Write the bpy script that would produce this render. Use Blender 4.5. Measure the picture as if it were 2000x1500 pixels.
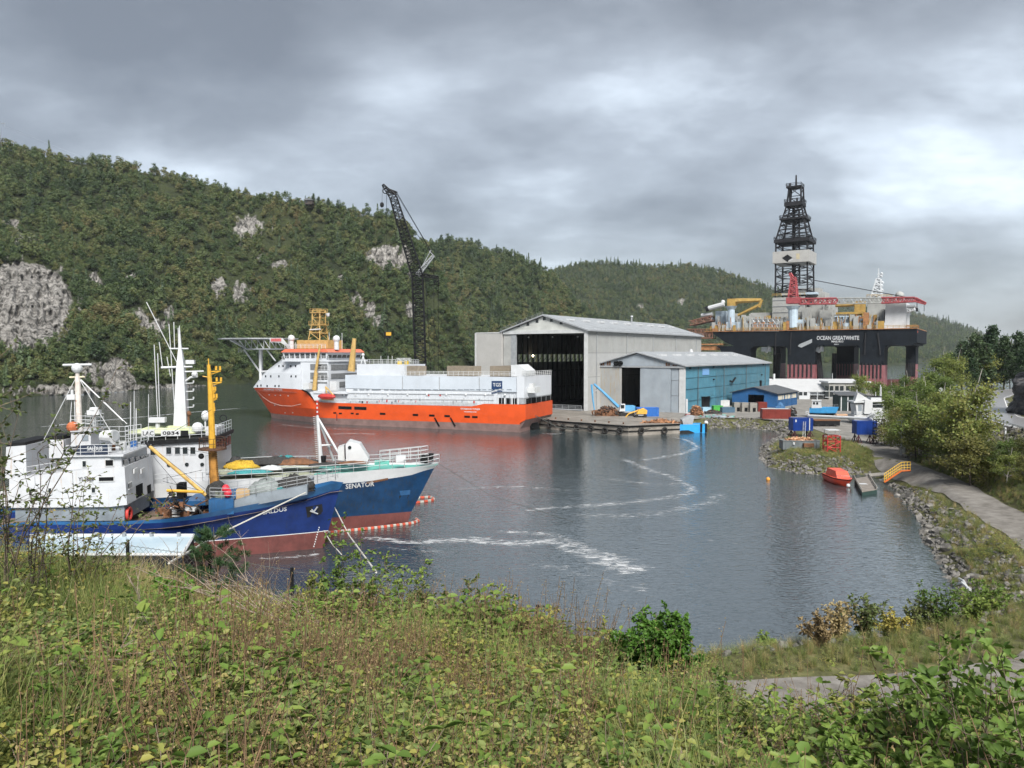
import bpy, math, random
import numpy as np
from mathutils import Vector, Matrix
from mathutils.bvhtree import BVHTree
R = math.radians
random.seed(7); rng = np.random.default_rng(7)
sc = bpy.context.scene
for _o in list(bpy.data.objects): bpy.data.objects.remove(_o)
COL = sc.collection
# ---------------------------------------------------------------- camera, sky, sun, exposure
FPX, CH, TH = 1480.0, 22.0, math.atan(60/1480)
_c = bpy.data.cameras.new('camera'); cam = bpy.data.objects.new('camera', _c); COL.objects.link(cam)
_c.lens = 36*FPX/2000; _c.sensor_width = 36; _c.clip_start = .1; _c.clip_end = 20000
cam.location = (0, 0, CH); cam.rotation_euler = (R(90)-TH, 0, 0); sc.camera = cam
sc.view_settings.view_transform = 'Standard'; sc.view_settings.look = 'None'
sc.view_settings.gamma = 1; sc.view_settings.use_curve_mapping = False
sc.view_settings.exposure = 2.36
sc.render.engine = 'CYCLES'; _cy = sc.cycles; _cy.max_bounces = 5; _cy.diffuse_bounces = 3; _cy.glossy_bounces = 2; _cy.transmission_bounces = 2; _cy.transparent_max_bounces = 6; _cy.use_adaptive_sampling = True; _cy.adaptive_threshold = .02
SUN_EL, SUN_AZ = 46, 166      # azimuth clockwise from +Y
def make_world():
    w = bpy.data.worlds.new('World'); sc.world = w; w.use_nodes = True
    nt = w.node_tree; N = nt.nodes; L = nt.links
    for n in list(N): N.remove(n)
    def nd(t, **k):
        n = N.new(t)
        for a, b in k.items(): setattr(n, a, b)
        return n
    def mth(op, a, b=None, cl=False):
        n = nd('ShaderNodeMath', operation=op, use_clamp=cl)
        for i, q in enumerate((a, b)):
            if q is None: continue
            if isinstance(q, (int, float)): n.inputs[i].default_value = q
            else: L.new(q, n.inputs[i])
        return n.outputs[0]
    out = nd('ShaderNodeOutputWorld'); bg = nd('ShaderNodeBackground')
    L.new(bg.outputs[0], out.inputs[0])
    sky = nd('ShaderNodeTexSky', sky_type='NISHITA'); sky.sun_disc = False
    sky.sun_elevation = R(SUN_EL); sky.sun_rotation = R(SUN_AZ)
    tc = nd('ShaderNodeTexCoord'); sp = nd('ShaderNodeSeparateXYZ'); L.new(tc.outputs['Generated'], sp.inputs[0])
    zc = mth('MAXIMUM', sp.outputs[2], 0.0)
    den = mth('ADD', zc, 0.30)
    u = mth('DIVIDE', sp.outputs[0], den); v = mth('DIVIDE', sp.outputs[1], den)
    cb = nd('ShaderNodeCombineXYZ'); L.new(u, cb.inputs[0]); L.new(v, cb.inputs[1]); cb.inputs[2].default_value = 3.7
    def noise(scale, det, rough, dist, off):
        mp = nd('ShaderNodeMapping'); L.new(cb.outputs[0], mp.inputs[0]); mp.inputs['Location'].default_value = off
        mp.inputs['Scale'].default_value = (1.0, 1.25, 1)
        n = nd('ShaderNodeTexNoise'); L.new(mp.outputs[0], n.inputs['Vector'])
        n.inputs['Scale'].default_value = scale; n.inputs['Detail'].default_value = det
        n.inputs['Roughness'].default_value = rough; n.inputs['Distortion'].default_value = dist
        return n.outputs[0]
    big = noise(.60, 3, .5, .2, (3.2, 8.33, 3)); med = noise(2.0, 9, .56, .12, (1.1, 4.2, 2))
    s = mth('ADD', mth('MULTIPLY', big, .58), mth('MULTIPLY', med, .42))
    # clouds thin towards the horizon
    s = mth('ADD', s, mth('MULTIPLY', mth('SUBTRACT', 1.0, mth('MULTIPLY', zc, 2.6, True), True), .06))
    rp = nd('ShaderNodeValToRGB'); L.new(s, rp.inputs[0]); e = rp.color_ramp.elements
    e[0].position = .43; e[0].color = (.050, .054, .060, 1)
    e[1].position = .71; e[1].color = (.30, .33, .36, 1)
    for p, c in ((.505, (.078, .085, .094, 1)), (.57, (.118, .130, .144, 1)), (.64, (.195, .217, .24, 1))):
        q = e.new(p); q.color = c
    mx = nd('ShaderNodeMix', data_type='RGBA'); mx.inputs[0].default_value = .93
    sk = nd('ShaderNodeMix', data_type='RGBA', blend_type='MULTIPLY'); sk.inputs[0].default_value = 1
    L.new(sky.outputs[0], sk.inputs[6]); sk.inputs[7].default_value = (.1, .1, .1, 1)
    L.new(sk.outputs[2], mx.inputs[6]); L.new(rp.outputs[0], mx.inputs[7])
    L.new(mx.outputs[2], bg.inputs[0]); bg.inputs[1].default_value = .8
make_world()
_s = bpy.data.lights.new('sun', 'SUN'); _s.energy = 1.5; _s.angle = R(24); _s.color = (1, .96, .9)
sun = bpy.data.objects.new('sun', _s); COL.objects.link(sun)
sun.rotation_euler = (R(90-SUN_EL), 0, R(180-SUN_AZ)); sun.location = (0, -50, 200)

# ---------------------------------------------------------------- helpers
class Fr:
    """a local frame; x()/y()/z() meet a sight line with a plane of that frame"""
    def __init__(s, o, deg=0):
        s.M = Matrix.Translation(Vector(o)) @ Matrix.Rotation(R(deg), 4, 'Z'); s.I = s.M.inverted()
    def ray(s, px, py):
        d = Vector((px-1000, FPX*math.cos(TH)+(750-py)*math.sin(TH), -FPX*math.sin(TH)+(750-py)*math.cos(TH)))
        return s.I @ Vector((0, 0, CH)), s.I.to_3x3() @ d
    def _p(s, px, py, k, v):
        o, d = s.ray(px, py); return o + d*((v-o[k])/d[k])
    def x(s, px, py, v=0): return s._p(px, py, 0, v)
    def y(s, px, py, v=0): return s._p(px, py, 1, v)
    def z(s, px, py, v=0): return s._p(px, py, 2, v)
W = Fr((0, 0, 0))
MATS = {}
def mat(name, col, rough=.6, var=.18, scale=1.5, rust=0, metal=0, bump=0, streak=0, col2=None, spec=.4, rustcol=(.16, .06, .025), noise_stretch=(1, 1, 1), wave=None):
    if name in MATS: return MATS[name]
    m = bpy.data.materials.new(name); MATS[name] = m; m.use_nodes = True
    nt = m.node_tree; N = nt.nodes; L = nt.links; b = N['Principled BSDF']
    b.inputs['Roughness'].default_value = rough; b.inputs['Metallic'].default_value = metal
    b.inputs['Specular IOR Level'].default_value = spec
    tc = N.new('ShaderNodeTexCoord'); mp = N.new('ShaderNodeMapping'); L.new(tc.outputs['Object'], mp.inputs[0])
    mp.inputs['Scale'].default_value = noise_stretch
    n = N.new('ShaderNodeTexNoise'); L.new(mp.outputs[0], n.inputs['Vector']); n.inputs['Scale'].default_value = scale
    n.inputs['Detail'].default_value = 7; n.inputs['Roughness'].default_value = .65
    rp = N.new('ShaderNodeValToRGB'); L.new(n.outputs[0], rp.inputs[0]); e = rp.color_ramp.elements
    c2 = col2 or tuple(max(0, c*(1-2*var)) for c in col)
    e[0].position = .33; e[0].color = (*c2, 1); e[1].position = .64; e[1].color = (*col, 1)
    out = rp.outputs[0]
    for amt, st, sc_ in ((rust, (1, 1, 1), .8), (streak, (1.6, 1.6, .12), 1.1)):
        if not amt: continue
        mp2 = N.new('ShaderNodeMapping'); L.new(tc.outputs['Object'], mp2.inputs[0]); mp2.inputs['Scale'].default_value = st
        n2 = N.new('ShaderNodeTexNoise'); L.new(mp2.outputs[0], n2.inputs['Vector']); n2.inputs['Scale'].default_value = sc_*2
        n2.inputs['Detail'].default_value = 8; n2.inputs['Roughness'].default_value = .7
        r2 = N.new('ShaderNodeValToRGB'); L.new(n2.outputs[0], r2.inputs[0])
        r2.color_ramp.elements[0].position = .70-.25*amt; r2.color_ramp.elements[0].color = (0, 0, 0, 1)
        r2.color_ramp.elements[1].position = .82-.2*amt; r2.color_ramp.elements[1].color = (.85, .85, .85, 1)
        mx = N.new('ShaderNodeMix'); mx.data_type = 'RGBA'; L.new(r2.outputs[0], mx.inputs[0])
        L.new(out, mx.inputs[6]); mx.inputs[7].default_value = (*rustcol, 1); out = mx.outputs[2]
    L.new(out, b.inputs['Base Color'])
    if wave:
        ax, sp_, dep = wave
        wv = N.new('ShaderNodeTexWave'); wv.bands_direction = ax; L.new(tc.outputs['Object'], wv.inputs['Vector'])
        wv.inputs['Scale'].default_value = sp_; wv.inputs['Distortion'].default_value = 0
        bp = N.new('ShaderNodeBump'); bp.inputs['Distance'].default_value = dep; bp.inputs['Strength'].default_value = .8
        L.new(wv.outputs['Fac'], bp.inputs['Height']); L.new(bp.outputs[0], b.inputs['Normal'])
    elif bump:
        bp = N.new('ShaderNodeBump'); bp.inputs['Strength'].default_value = .6; bp.inputs['Distance'].default_value = bump
        L.new(n.outputs[0], bp.inputs['Height']); L.new(bp.outputs[0], b.inputs['Normal'])
    return m
class MB:
    def __init__(s): s.v = []; s.f = []
    def add(s, v, f):
        k = len(s.v); s.v += [tuple(q) for q in v]; s.f += [tuple(i+k for i in q) for q in f]; return s
    def bx(s, x0, x1, y0, y1, z0, z1):
        x0, x1 = min(x0, x1), max(x0, x1); y0, y1 = min(y0, y1), max(y0, y1); z0, z1 = min(z0, z1), max(z0, z1)
        return s.add([(x0,y0,z0),(x1,y0,z0),(x1,y1,z0),(x0,y1,z0),(x0,y0,z1),(x1,y0,z1),(x1,y1,z1),(x0,y1,z1)],
                     [(3,2,1,0),(4,5,6,7),(0,1,5,4),(1,2,6,5),(2,3,7,6),(3,0,4,7)])
    def cyl(s, p0, p1, r0, r1=None, n=8):
        r1 = r0 if r1 is None else r1
        p0 = Vector(p0); p1 = Vector(p1); d = p1-p0
        if d.length < 1e-6: return s
        d.normalize(); a = d.orthogonal().normalized(); b = d.cross(a); v = []
        for p, r in ((p0, r0), (p1, r1)):
            for i in range(n):
                t = 2*math.pi*(i+.5)/n; v.append(p+(a*math.cos(t)+b*math.sin(t))*r)
        return s.add(v, [(i, (i+1) % n, n+(i+1) % n, n+i) for i in range(n)]+[tuple(range(n-1, -1, -1)), tuple(range(n, 2*n))])
    def tube(s, pts, r, n=5):
        for a, b in zip(pts[:-1], pts[1:]): s.cyl(a, b, r, r, n)
        return s
    def prism(s, poly, ax, a, b):
        """polygon in the plane across axis ax ('x','y','z'), pushed from a to b"""
        n = len(poly)
        def P(q, t): return (t, q[0], q[1]) if ax == 'x' else (q[0], t, q[1]) if ax == 'y' else (q[0], q[1], t)
        v = [P(q, a) for q in poly]+[P(q, b) for q in poly]
        return s.add(v, [tuple(range(n)), tuple(range(2*n-1, n-1, -1))]+[(i, n+i, n+(i+1) % n, (i+1) % n) for i in range(n)])
    def loft(s, rings, cap=True, closed=True):
        n = len(rings[0]); v = [q for r in rings for q in r]; f = []
        for k in range(len(rings)-1):
            for i in range(n if closed else n-1):
                j = (i+1) % n; f.append((k*n+i, k*n+j, (k+1)*n+j, (k+1)*n+i))
        if cap: f += [tuple(range(n-1, -1, -1)), tuple(range((len(rings)-1)*n, len(rings)*n))]
        return s.add(v, f)
    def sph(s, c, r, n=10, m=6, sz=1):
        rings = []
        for k in range(m+1):
            t = math.pi*(.02+.96*k/m); rings.append([(c[0]+r*math.sin(t)*math.cos(2*math.pi*i/n), c[1]+r*math.sin(t)*math.sin(2*math.pi*i/n), c[2]-r*sz*math.cos(t)) for i in range(n)])
        return s.loft(rings)
    def rail(s, pts, h=1.0, r=.035, step=2.0, bars=2, up=(0, 0, 1)):
        up = Vector(up); pts = [Vector(p) for p in pts]
        for a, b in zip(pts[:-1], pts[1:]):
            k = max(1, round((b-a).length/step))
            for i in range(k+1): s.cyl(a.lerp(b, i/k), a.lerp(b, i/k)+up*h, r, r, 4)
            for j in range(1, bars+1): s.cyl(a+up*h*j/bars, b+up*h*j/bars, r, r, 4)
        return s
    def lattice(s, p0, p1, w0, w1, n, r, rd=None, side=None, d0=None, d1=None):
        """four-chord lattice from p0 to p1"""
        p0 = Vector(p0); p1 = Vector(p1); d = (p1-p0).normalized(); rd = rd or r*.6
        a = Vector(side).normalized() if side else (d.orthogonal().normalized()); a = (a-d*a.dot(d)).normalized(); b = d.cross(a)
        d0 = w0 if d0 is None else d0; d1 = w1 if d1 is None else d1
        def ring(t):
            c = p0.lerp(p1, t); w = (w0+(w1-w0)*t)/2; e = (d0+(d1-d0)*t)/2
            return [c+a*w+b*e, c-a*w+b*e, c-a*w-b*e, c+a*w-b*e]
        rs = [ring(i/n) for i in range(n+1)]
        for k in range(4): s.cyl(rs[0][k], rs[-1][k], r, r, 5)
        for i in range(n):
            for k in range(4):
                j = (k+1) % 4; s.cyl(rs[i+1][k], rs[i+1][j], rd, rd, 4)
                s.cyl(*((rs[i][k], rs[i+1][j]) if i % 2 else (rs[i][j], rs[i+1][k])), rd, rd, 4)
        return s
    def build(s, name, m, parent=None, smooth=False):
        me = bpy.data.meshes.new(name); me.from_pydata([tuple(q) for q in s.v], [], s.f); me.update()
        if m: me.materials.append(m)
        if smooth: me.shade_smooth()
        o = bpy.data.objects.new(name, me); COL.objects.link(o)
        if parent: o.parent = parent
        return o
def tag(o, label=None, cat=None, group=None, kind=None):
    for k, q in (('label', label), ('category', cat), ('group', group), ('kind', kind)):
        if q: o[k] = q
    return o
def T(name, label, cat, fr, group=None):
    o = bpy.data.objects.new(name, None); o.empty_display_size = .5; COL.objects.link(o); o.matrix_world = fr.M
    return tag(o, label, cat, group)
def nmesh(name, v, f, m, parent=None, smooth=False):
    """numpy vertices and equal-sized faces"""
    me = bpy.data.meshes.new(name); v = np.asarray(v, np.float32); f = np.asarray(f, np.int32); k = f.shape[1]
    me.vertices.add(len(v)); me.vertices.foreach_set('co', v.ravel())
    me.loops.add(f.size); me.loops.foreach_set('vertex_index', f.ravel())
    me.polygons.add(len(f)); me.polygons.foreach_set('loop_start', np.arange(0, f.size, k, dtype=np.int32))
    me.update(calc_edges=True); me.validate()
    if m: me.materials.append(m)
    if smooth: me.shade_smooth()
    o = bpy.data.objects.new(name, me)
    COL.objects.link(o)
    if parent: o.parent = parent
    return o
_tx = {}
def text_geo(s):
    """unit text: width scaled to 1, height to 1"""
    if s in _tx: return _tx[s]
    cu = bpy.data.curves.new('t', 'FONT'); cu.body = s; cu.offset = .016; cu.resolution_u = 2
    o = bpy.data.objects.new('t', cu); COL.objects.link(o)
    dg = bpy.context.evaluated_depsgraph_get(); me = bpy.data.meshes.new_from_object(o.evaluated_get(dg))
    v = np.array([q.co[:2] for q in me.vertices]); f = [tuple(p.vertices) for p in me.polygons]
    bpy.data.objects.remove(o); bpy.data.meshes.remove(me)
    v -= v.min(0); v /= v.max(0); _tx[s] = (v, f); return _tx[s]
def text_on(s, m, parent, P, U, V, name='lettering'):
    """lettering with its lower left corner at P, along U, up V (local vectors of full width and height)"""
    v, f = text_geo(s); P, U, V = Vector(P), Vector(U), Vector(V)
    return MB().add([P+U*a+V*b for a, b in v], f).build(name, m, parent)
def cast(bvh, fr, px, py, off=.04):
    o, d = fr.ray(px, py); h = bvh.ray_cast(o, d.normalized())
    if h[0] is None: return None
    n = h[1] if h[1].dot(d) < 0 else -h[1]
    return h[0]+n*off
def text_cast(s, m, parent, bvh, fr, a, b, hgt, name='lettering', off=.04):
    """lettering laid onto a curved hull: baseline from a to b, letter height hgt up"""
    v, f = text_geo(s); vs = []
    for p, q in v:
        h = cast(bvh, fr, a[0]+(b[0]-a[0])*p, a[1]+(b[1]-a[1])*p-hgt*q, off)
        if h is None: return None
        vs.append(h)
    return MB().add(vs, f).build(name, m, parent)
def rect_cast(m, parent, bvh, fr, q, name, off=.03, n=4):
    g = []
    for j in range(n+1):
        for i in range(n+1):
            a, b = i/n, j/n
            h = cast(bvh, fr, (q[0][0]*(1-a)+q[1][0]*a)*(1-b)+(q[3][0]*(1-a)+q[2][0]*a)*b, (q[0][1]*(1-a)+q[1][1]*a)*(1-b)+(q[3][1]*(1-a)+q[2][1]*a)*b, off)
            if h is None: return None
            g.append(h)
    return MB().add(g, [(j*(n+1)+i, j*(n+1)+i+1, (j+1)*(n+1)+i+1, (j+1)*(n+1)+i) for j in range(n) for i in range(n)]).build(name, m, parent)
def hsh(i, j, k):
    h = (i.astype(np.int64)*374761393+j.astype(np.int64)*668265263+k*1274126177) & 0x7fffffff
    h = ((h ^ (h >> 13))*1103515245) & 0x7fffffff
    return ((h ^ (h >> 16)) & 0xffff)/65535.
def vnoise(x, y, k=0):
    i = np.floor(x); j = np.floor(y); u = x-i; v = y-j; u = u*u*(3-2*u); v = v*v*(3-2*v)
    return (hsh(i, j, k)*(1-u)+hsh(i+1, j, k)*u)*(1-v)+(hsh(i, j+1, k)*(1-u)+hsh(i+1, j+1, k)*u)*v
def fbm(x, y, k=0, o=4):
    x = np.asarray(x, float); y = np.asarray(y, float); t = 0; a = .5
    for q in range(o): t = t+a*(vnoise(x, y, k+q)-.5); x = x*2.03+7.1; y = y*2.03+3.3; a *= .5
    return t
def sstep(t): t = np.clip(t, 0, 1); return t*t*(3-2*t)
def polydist(P, X, Y, closed=False):
    """distance to a polyline and the side (positive = right of travel)"""
    best = np.full(X.shape, 1e9); side = np.zeros(X.shape); n = len(P)
    for i in range(n if closed else n-1):
        (ax, ay), (bx, by) = P[i][:2], P[(i+1) % n][:2]; dx, dy = bx-ax, by-ay; l2 = dx*dx+dy*dy+1e-9
        t = np.clip(((X-ax)*dx+(Y-ay)*dy)/l2, 0, 1); d = np.hypot(X-ax-t*dx, Y-ay-t*dy)
        c = (X-ax)*dy-(Y-ay)*dx; k = d < best; best = np.where(k, d, best); side = np.where(k, np.sign(c), side)
    return best, side
def inside(P, X, Y):
    r = np.zeros(X.shape, bool); n = len(P)
    for i in range(n):
        (ax, ay), (bx, by) = P[i][:2], P[(i+1) % n][:2]
        r ^= ((ay > Y) != (by > Y)) & (X < (bx-ax)*(Y-ay)/(by-ay+1e-12)+ax)
    return r
# instancing of 'stuff': a point mesh + geometry nodes with unlinked prototypes
def scatter(name, pts, rot, scl, idx, protos, parent=None):
    me = bpy.data.meshes.new(name); n = len(pts); me.vertices.add(n)
    me.vertices.foreach_set('co', np.asarray(pts, np.float32).ravel())
    for nm, ty, dat, key in (('rot', 'FLOAT_VECTOR', rot, 'vector'), ('scl', 'FLOAT_VECTOR', scl, 'vector'), ('idx', 'INT', idx, 'value')):
        a = me.attributes.new(nm, ty, 'POINT'); a.data.foreach_set(key, np.asarray(dat, np.int32 if ty == 'INT' else np.float32).ravel())
    o = bpy.data.objects.new(name, me); COL.objects.link(o)
    if parent: o.parent = parent
    g = bpy.data.node_groups.new(name+'_nodes', 'GeometryNodeTree')
    g.interface.new_socket('Geometry', in_out='INPUT', socket_type='NodeSocketGeometry')
    g.interface.new_socket('Geometry', in_out='OUTPUT', socket_type='NodeSocketGeometry')
    N = g.nodes; L = g.links; gi = N.new('NodeGroupInput'); go = N.new('NodeGroupOutput')
    gg = N.new('GeometryNodeGeometryToInstance')
    for p in reversed(protos):
        oi = N.new('GeometryNodeObjectInfo'); oi.inputs['Object'].default_value = p; oi.inputs['As Instance'].default_value = True
        L.new(oi.outputs['Geometry'], gg.inputs[0])
    def attr(nm, ty):
        a = N.new('GeometryNodeInputNamedAttribute'); a.data_type = ty; a.inputs['Name'].default_value = nm; return a.outputs[0]
    jn = N.new('GeometryNodeJoinGeometry')
    for k, p in enumerate(protos):
        ip = N.new('GeometryNodeInstanceOnPoints'); oi = N.new('GeometryNodeObjectInfo')
        oi.inputs['Object'].default_value = p; oi.inputs['As Instance'].default_value = True
        cm = N.new('FunctionNodeCompare'); cm.data_type = 'INT'; cm.operation = 'EQUAL'
        L.new(attr('idx', 'INT'), cm.inputs[2]); cm.inputs[3].default_value = k
        L.new(gi.outputs[0], ip.inputs['Points']); L.new(cm.outputs[0], ip.inputs['Selection'])
        L.new(oi.outputs['Geometry'], ip.inputs['Instance'])
        er = N.new('FunctionNodeEulerToRotation'); L.new(attr('rot', 'FLOAT_VECTOR'), er.inputs[0])
        L.new(er.outputs[0], ip.inputs['Rotation']); L.new(attr('scl', 'FLOAT_VECTOR'), ip.inputs['Scale'])
        L.new(ip.outputs[0], jn.inputs[0])
    N.remove(gg)
    for n_ in [q for q in N if q.bl_idname == 'GeometryNodeObjectInfo' and not q.outputs['Geometry'].links]: N.remove(n_)
    L.new(jn.outputs[0], go.inputs[0])
    md = o.modifiers.new('scatter', 'NODES'); md.node_group = g
    return o
def proto(o):
    for c in list(o.users_collection): c.objects.unlink(o)
    return o
# ---------------------------------------------------------------- ground materials
def ramp_mat(name, stops, scale, rough=.9, bump=.1, stretch=(1, 1, 1), coord='Object', detail=9, extra=None):
    m = bpy.data.materials.new(name); m.use_nodes = True; MATS[name] = m
    N = m.node_tree.nodes; L = m.node_tree.links; b = N['Principled BSDF']; b.inputs['Roughness'].default_value = rough
    b.inputs['Specular IOR Level'].default_value = .25
    tc = N.new('ShaderNodeTexCoord'); mp = N.new('ShaderNodeMapping'); L.new(tc.outputs[coord], mp.inputs[0]); mp.inputs['Scale'].default_value = stretch
    n = N.new('ShaderNodeTexNoise'); L.new(mp.outputs[0], n.inputs[0]); n.inputs['Scale'].default_value = scale; n.inputs['Detail'].default_value = detail; n.inputs['Roughness'].default_value = .68
    r = N.new('ShaderNodeValToRGB'); L.new(n.outputs[0], r.inputs[0]); e = r.color_ramp.elements
    e[0].position, e[0].color = stops[0][0], (*stops[0][1], 1); e[1].position, e[1].color = stops[-1][0], (*stops[-1][1], 1)
    for p, c in stops[1:-1]: q = e.new(p); q.color = (*c, 1)
    L.new(r.outputs[0], b.inputs[0])
    if bump:
        bp = N.new('ShaderNodeBump'); bp.inputs['Distance'].default_value = bump; bp.inputs['Strength'].default_value = .8
        L.new(n.outputs[0], bp.inputs['Height']); L.new(bp.outputs[0], b.inputs['Normal'])
    return m
m_soil = ramp_mat('soil_and_grass', [(.3, (.03, .028, .016)), (.45, (.06, .06, .025)), (.58, (.10, .105, .04)), (.7, (.15, .13, .065))], .9, bump=.15)
m_gravel = ramp_mat('gravel', [(.3, (.085, .078, .07)), (.5, (.155, .146, .134)), (.7, (.225, .215, .20))], .6, bump=.04, detail=14)
m_yard = ramp_mat('yard_gravel', [(.28, (.10, .095, .088)), (.5, (.185, .178, .165)), (.72, (.27, .26, .245))], .35, bump=.03)
m_asphalt = ramp_mat('wet_asphalt', [(.3, (.16, .16, .165)), (.7, (.23, .23, .235))], 1.2, rough=.32, bump=.01)
m_rock = ramp_mat('grey_rock', [(.25, (.045, .045, .045)), (.45, (.17, .165, .155)), (.6, (.29, .28, .265)), (.75, (.40, .39, .37))], .9, bump=.2)
m_darkrock = ramp_mat('dark_wet_rock', [(.3, (.02, .02, .022)), (.5, (.06, .06, .063)), (.66, (.12, .115, .11)), (.75, (.17, .12, .06))], .55, rough=.55, bump=.35, stretch=(1, 1, 1.6))
def hill_mat(name, g0, g1):
    m = bpy.data.materials.new(name); m.use_nodes = True
    N = m.node_tree.nodes; L = m.node_tree.links; b = N['Principled BSDF']; b.inputs['Roughness'].default_value = .9; b.inputs['Specular IOR Level'].default_value = .2
    tc = N.new('ShaderNodeTexCoord')
    def nz(sc_, st, det=9, rg=.65):
        mp = N.new('ShaderNodeMapping'); L.new(tc.outputs['Object'], mp.inputs[0]); mp.inputs['Scale'].default_value = st
        n = N.new('ShaderNodeTexNoise'); L.new(mp.outputs[0], n.inputs[0]); n.inputs['Scale'].default_value = sc_; n.inputs['Detail'].default_value = det; n.inputs['Roughness'].default_value = rg
        return n.outputs[0]
    def rp(src, st):
        r = N.new('ShaderNodeValToRGB'); L.new(src, r.inputs[0]); e = r.color_ramp.elements
        e[0].position, e[0].color = st[0][0], (*st[0][1], 1); e[1].position, e[1].color = st[-1][0], (*st[-1][1], 1)
        for p, c in st[1:-1]: q = e.new(p); q.color = (*c, 1)
        return r.outputs[0]
    green = rp(nz(.12, (1, 1, 1)), [(.35, g0), (.65, g1)])
    nr = nz(.2, (1, 1, .3), 12, .74)
    rock = rp(nr, [(.36, (.022, .024, .02)), (.44, (.085, .082, .076)), (.51, (.23, .222, .21)), (.72, (.42, .41, .39))])
    mpv = N.new('ShaderNodeMapping'); L.new(tc.outputs['Object'], mpv.inputs[0]); mpv.inputs['Scale'].default_value = (1, 1, .4); mpv.inputs['Rotation'].default_value = (.25, .2, 0)
    vo = N.new('ShaderNodeTexVoronoi'); vo.feature = 'DISTANCE_TO_EDGE'; L.new(mpv.outputs[0], vo.inputs['Vector']); vo.inputs['Scale'].default_value = .17
    vr = N.new('ShaderNodeMapRange'); L.new(vo.outputs['Distance'], vr.inputs[0]); vr.inputs[1].default_value = .0; vr.inputs[2].default_value = .07; vr.inputs[3].default_value = .35
    vm = N.new('ShaderNodeMix'); vm.data_type = 'RGBA'; vm.blend_type = 'MULTIPLY'; vm.inputs[0].default_value = 1; L.new(rock, vm.inputs[6]); L.new(vr.outputs[0], vm.inputs[7]); rock = vm.outputs[2]
    at = N.new('ShaderNodeAttribute'); at.attribute_name = 'rock'
    mx = N.new('ShaderNodeMix'); mx.data_type = 'RGBA'; L.new(at.outputs['Fac'], mx.inputs[0]); L.new(green, mx.inputs[6]); L.new(rock, mx.inputs[7])
    L.new(mx.outputs[2], b.inputs[0])
    bp = N.new('ShaderNodeBump'); bp.inputs['Distance'].default_value = 2.5; L.new(nr, bp.inputs['Height']); L.new(bp.outputs[0], b.inputs['Normal'])
    return m
def foliage_mat(name, stops, trans=.25, scale=.6, rough=.6, isl=.3):
    m = bpy.data.materials.new(name); m.use_nodes = True; MATS[name] = m
    N = m.node_tree.nodes; L = m.node_tree.links; b = N['Principled BSDF']; b.inputs['Roughness'].default_value = rough; b.inputs['Specular IOR Level'].default_value = .3
    oi = N.new('ShaderNodeObjectInfo'); tc = N.new('ShaderNodeTexCoord'); n = N.new('ShaderNodeTexNoise')
    L.new(tc.outputs['Object'], n.inputs[0]); n.inputs['Scale'].default_value = scale; n.inputs['Detail'].default_value = 3
    ge = N.new('ShaderNodeNewGeometry')
    a = N.new('ShaderNodeMath'); a.operation = 'MULTIPLY_ADD'; L.new(n.outputs[0], a.inputs[0]); a.inputs[1].default_value = .5
    a2 = N.new('ShaderNodeMath'); a2.operation = 'MULTIPLY_ADD'; L.new(ge.outputs['Random Per Island'], a2.inputs[0]); a2.inputs[1].default_value = isl
    a3 = N.new('ShaderNodeMath'); a3.operation = 'MULTIPLY'; L.new(oi.outputs['Random'], a3.inputs[0]); a3.inputs[1].default_value = .5
    L.new(a3.outputs[0], a2.inputs[2]); 
    a4 = N.new('ShaderNodeMath'); a4.operation = 'SUBTRACT'; L.new(a2.outputs[0], a4.inputs[0]); a4.inputs[1].default_value = isl/2
    L.new(a4.outputs[0], a.inputs[2])
    if 'forest' in name:
        ln = N.new('ShaderNodeTexNoise'); L.new(oi.outputs['Location'], ln.inputs[0]); ln.inputs['Scale'].default_value = .016; ln.inputs['Detail'].default_value = 4
        lm = N.new('ShaderNodeMath'); lm.operation = 'MULTIPLY_ADD'; L.new(ln.outputs[0], lm.inputs[0]); lm.inputs[1].default_value = 1.1; lm.inputs[2].default_value = -.58
        l2 = N.new('ShaderNodeMath'); l2.operation = 'ADD'; L.new(lm.outputs[0], l2.inputs[0]); L.new(a4.outputs[0], l2.inputs[1]); L.new(l2.outputs[0], a.inputs[2])
    r = N.new('ShaderNodeValToRGB'); L.new(a.outputs[0], r.inputs[0]); e = r.color_ramp.elements
    e[0].position, e[0].color = stops[0][0], (*stops[0][1], 1); e[1].position, e[1].color = stops[-1][0], (*stops[-1][1], 1)
    for p, c in stops[1:-1]: q = e.new(p); q.color = (*c, 1)
    L.new(r.outputs[0], b.inputs[0])
    if trans:
        t = N.new('ShaderNodeBsdfTranslucent'); L.new(r.outputs[0], t.inputs[0]); ms = N.new('ShaderNodeMixShader'); ms.inputs[0].default_value = trans
        L.new(b.outputs[0], ms.inputs[1]); L.new(t.outputs[0], ms.inputs[2]); L.new(ms.outputs[0], N['Material Output'].inputs[0])
    return m
m_bark = mat('bark', (.11, .09, .07), .9, .3, 3, bump=.03)
m_birch = mat('birch_bark', (.42, .40, .37), .8, .3, 5)
m_twig = mat('grey_twig', (.22, .17, .13), .85, .3, 6)
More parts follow.
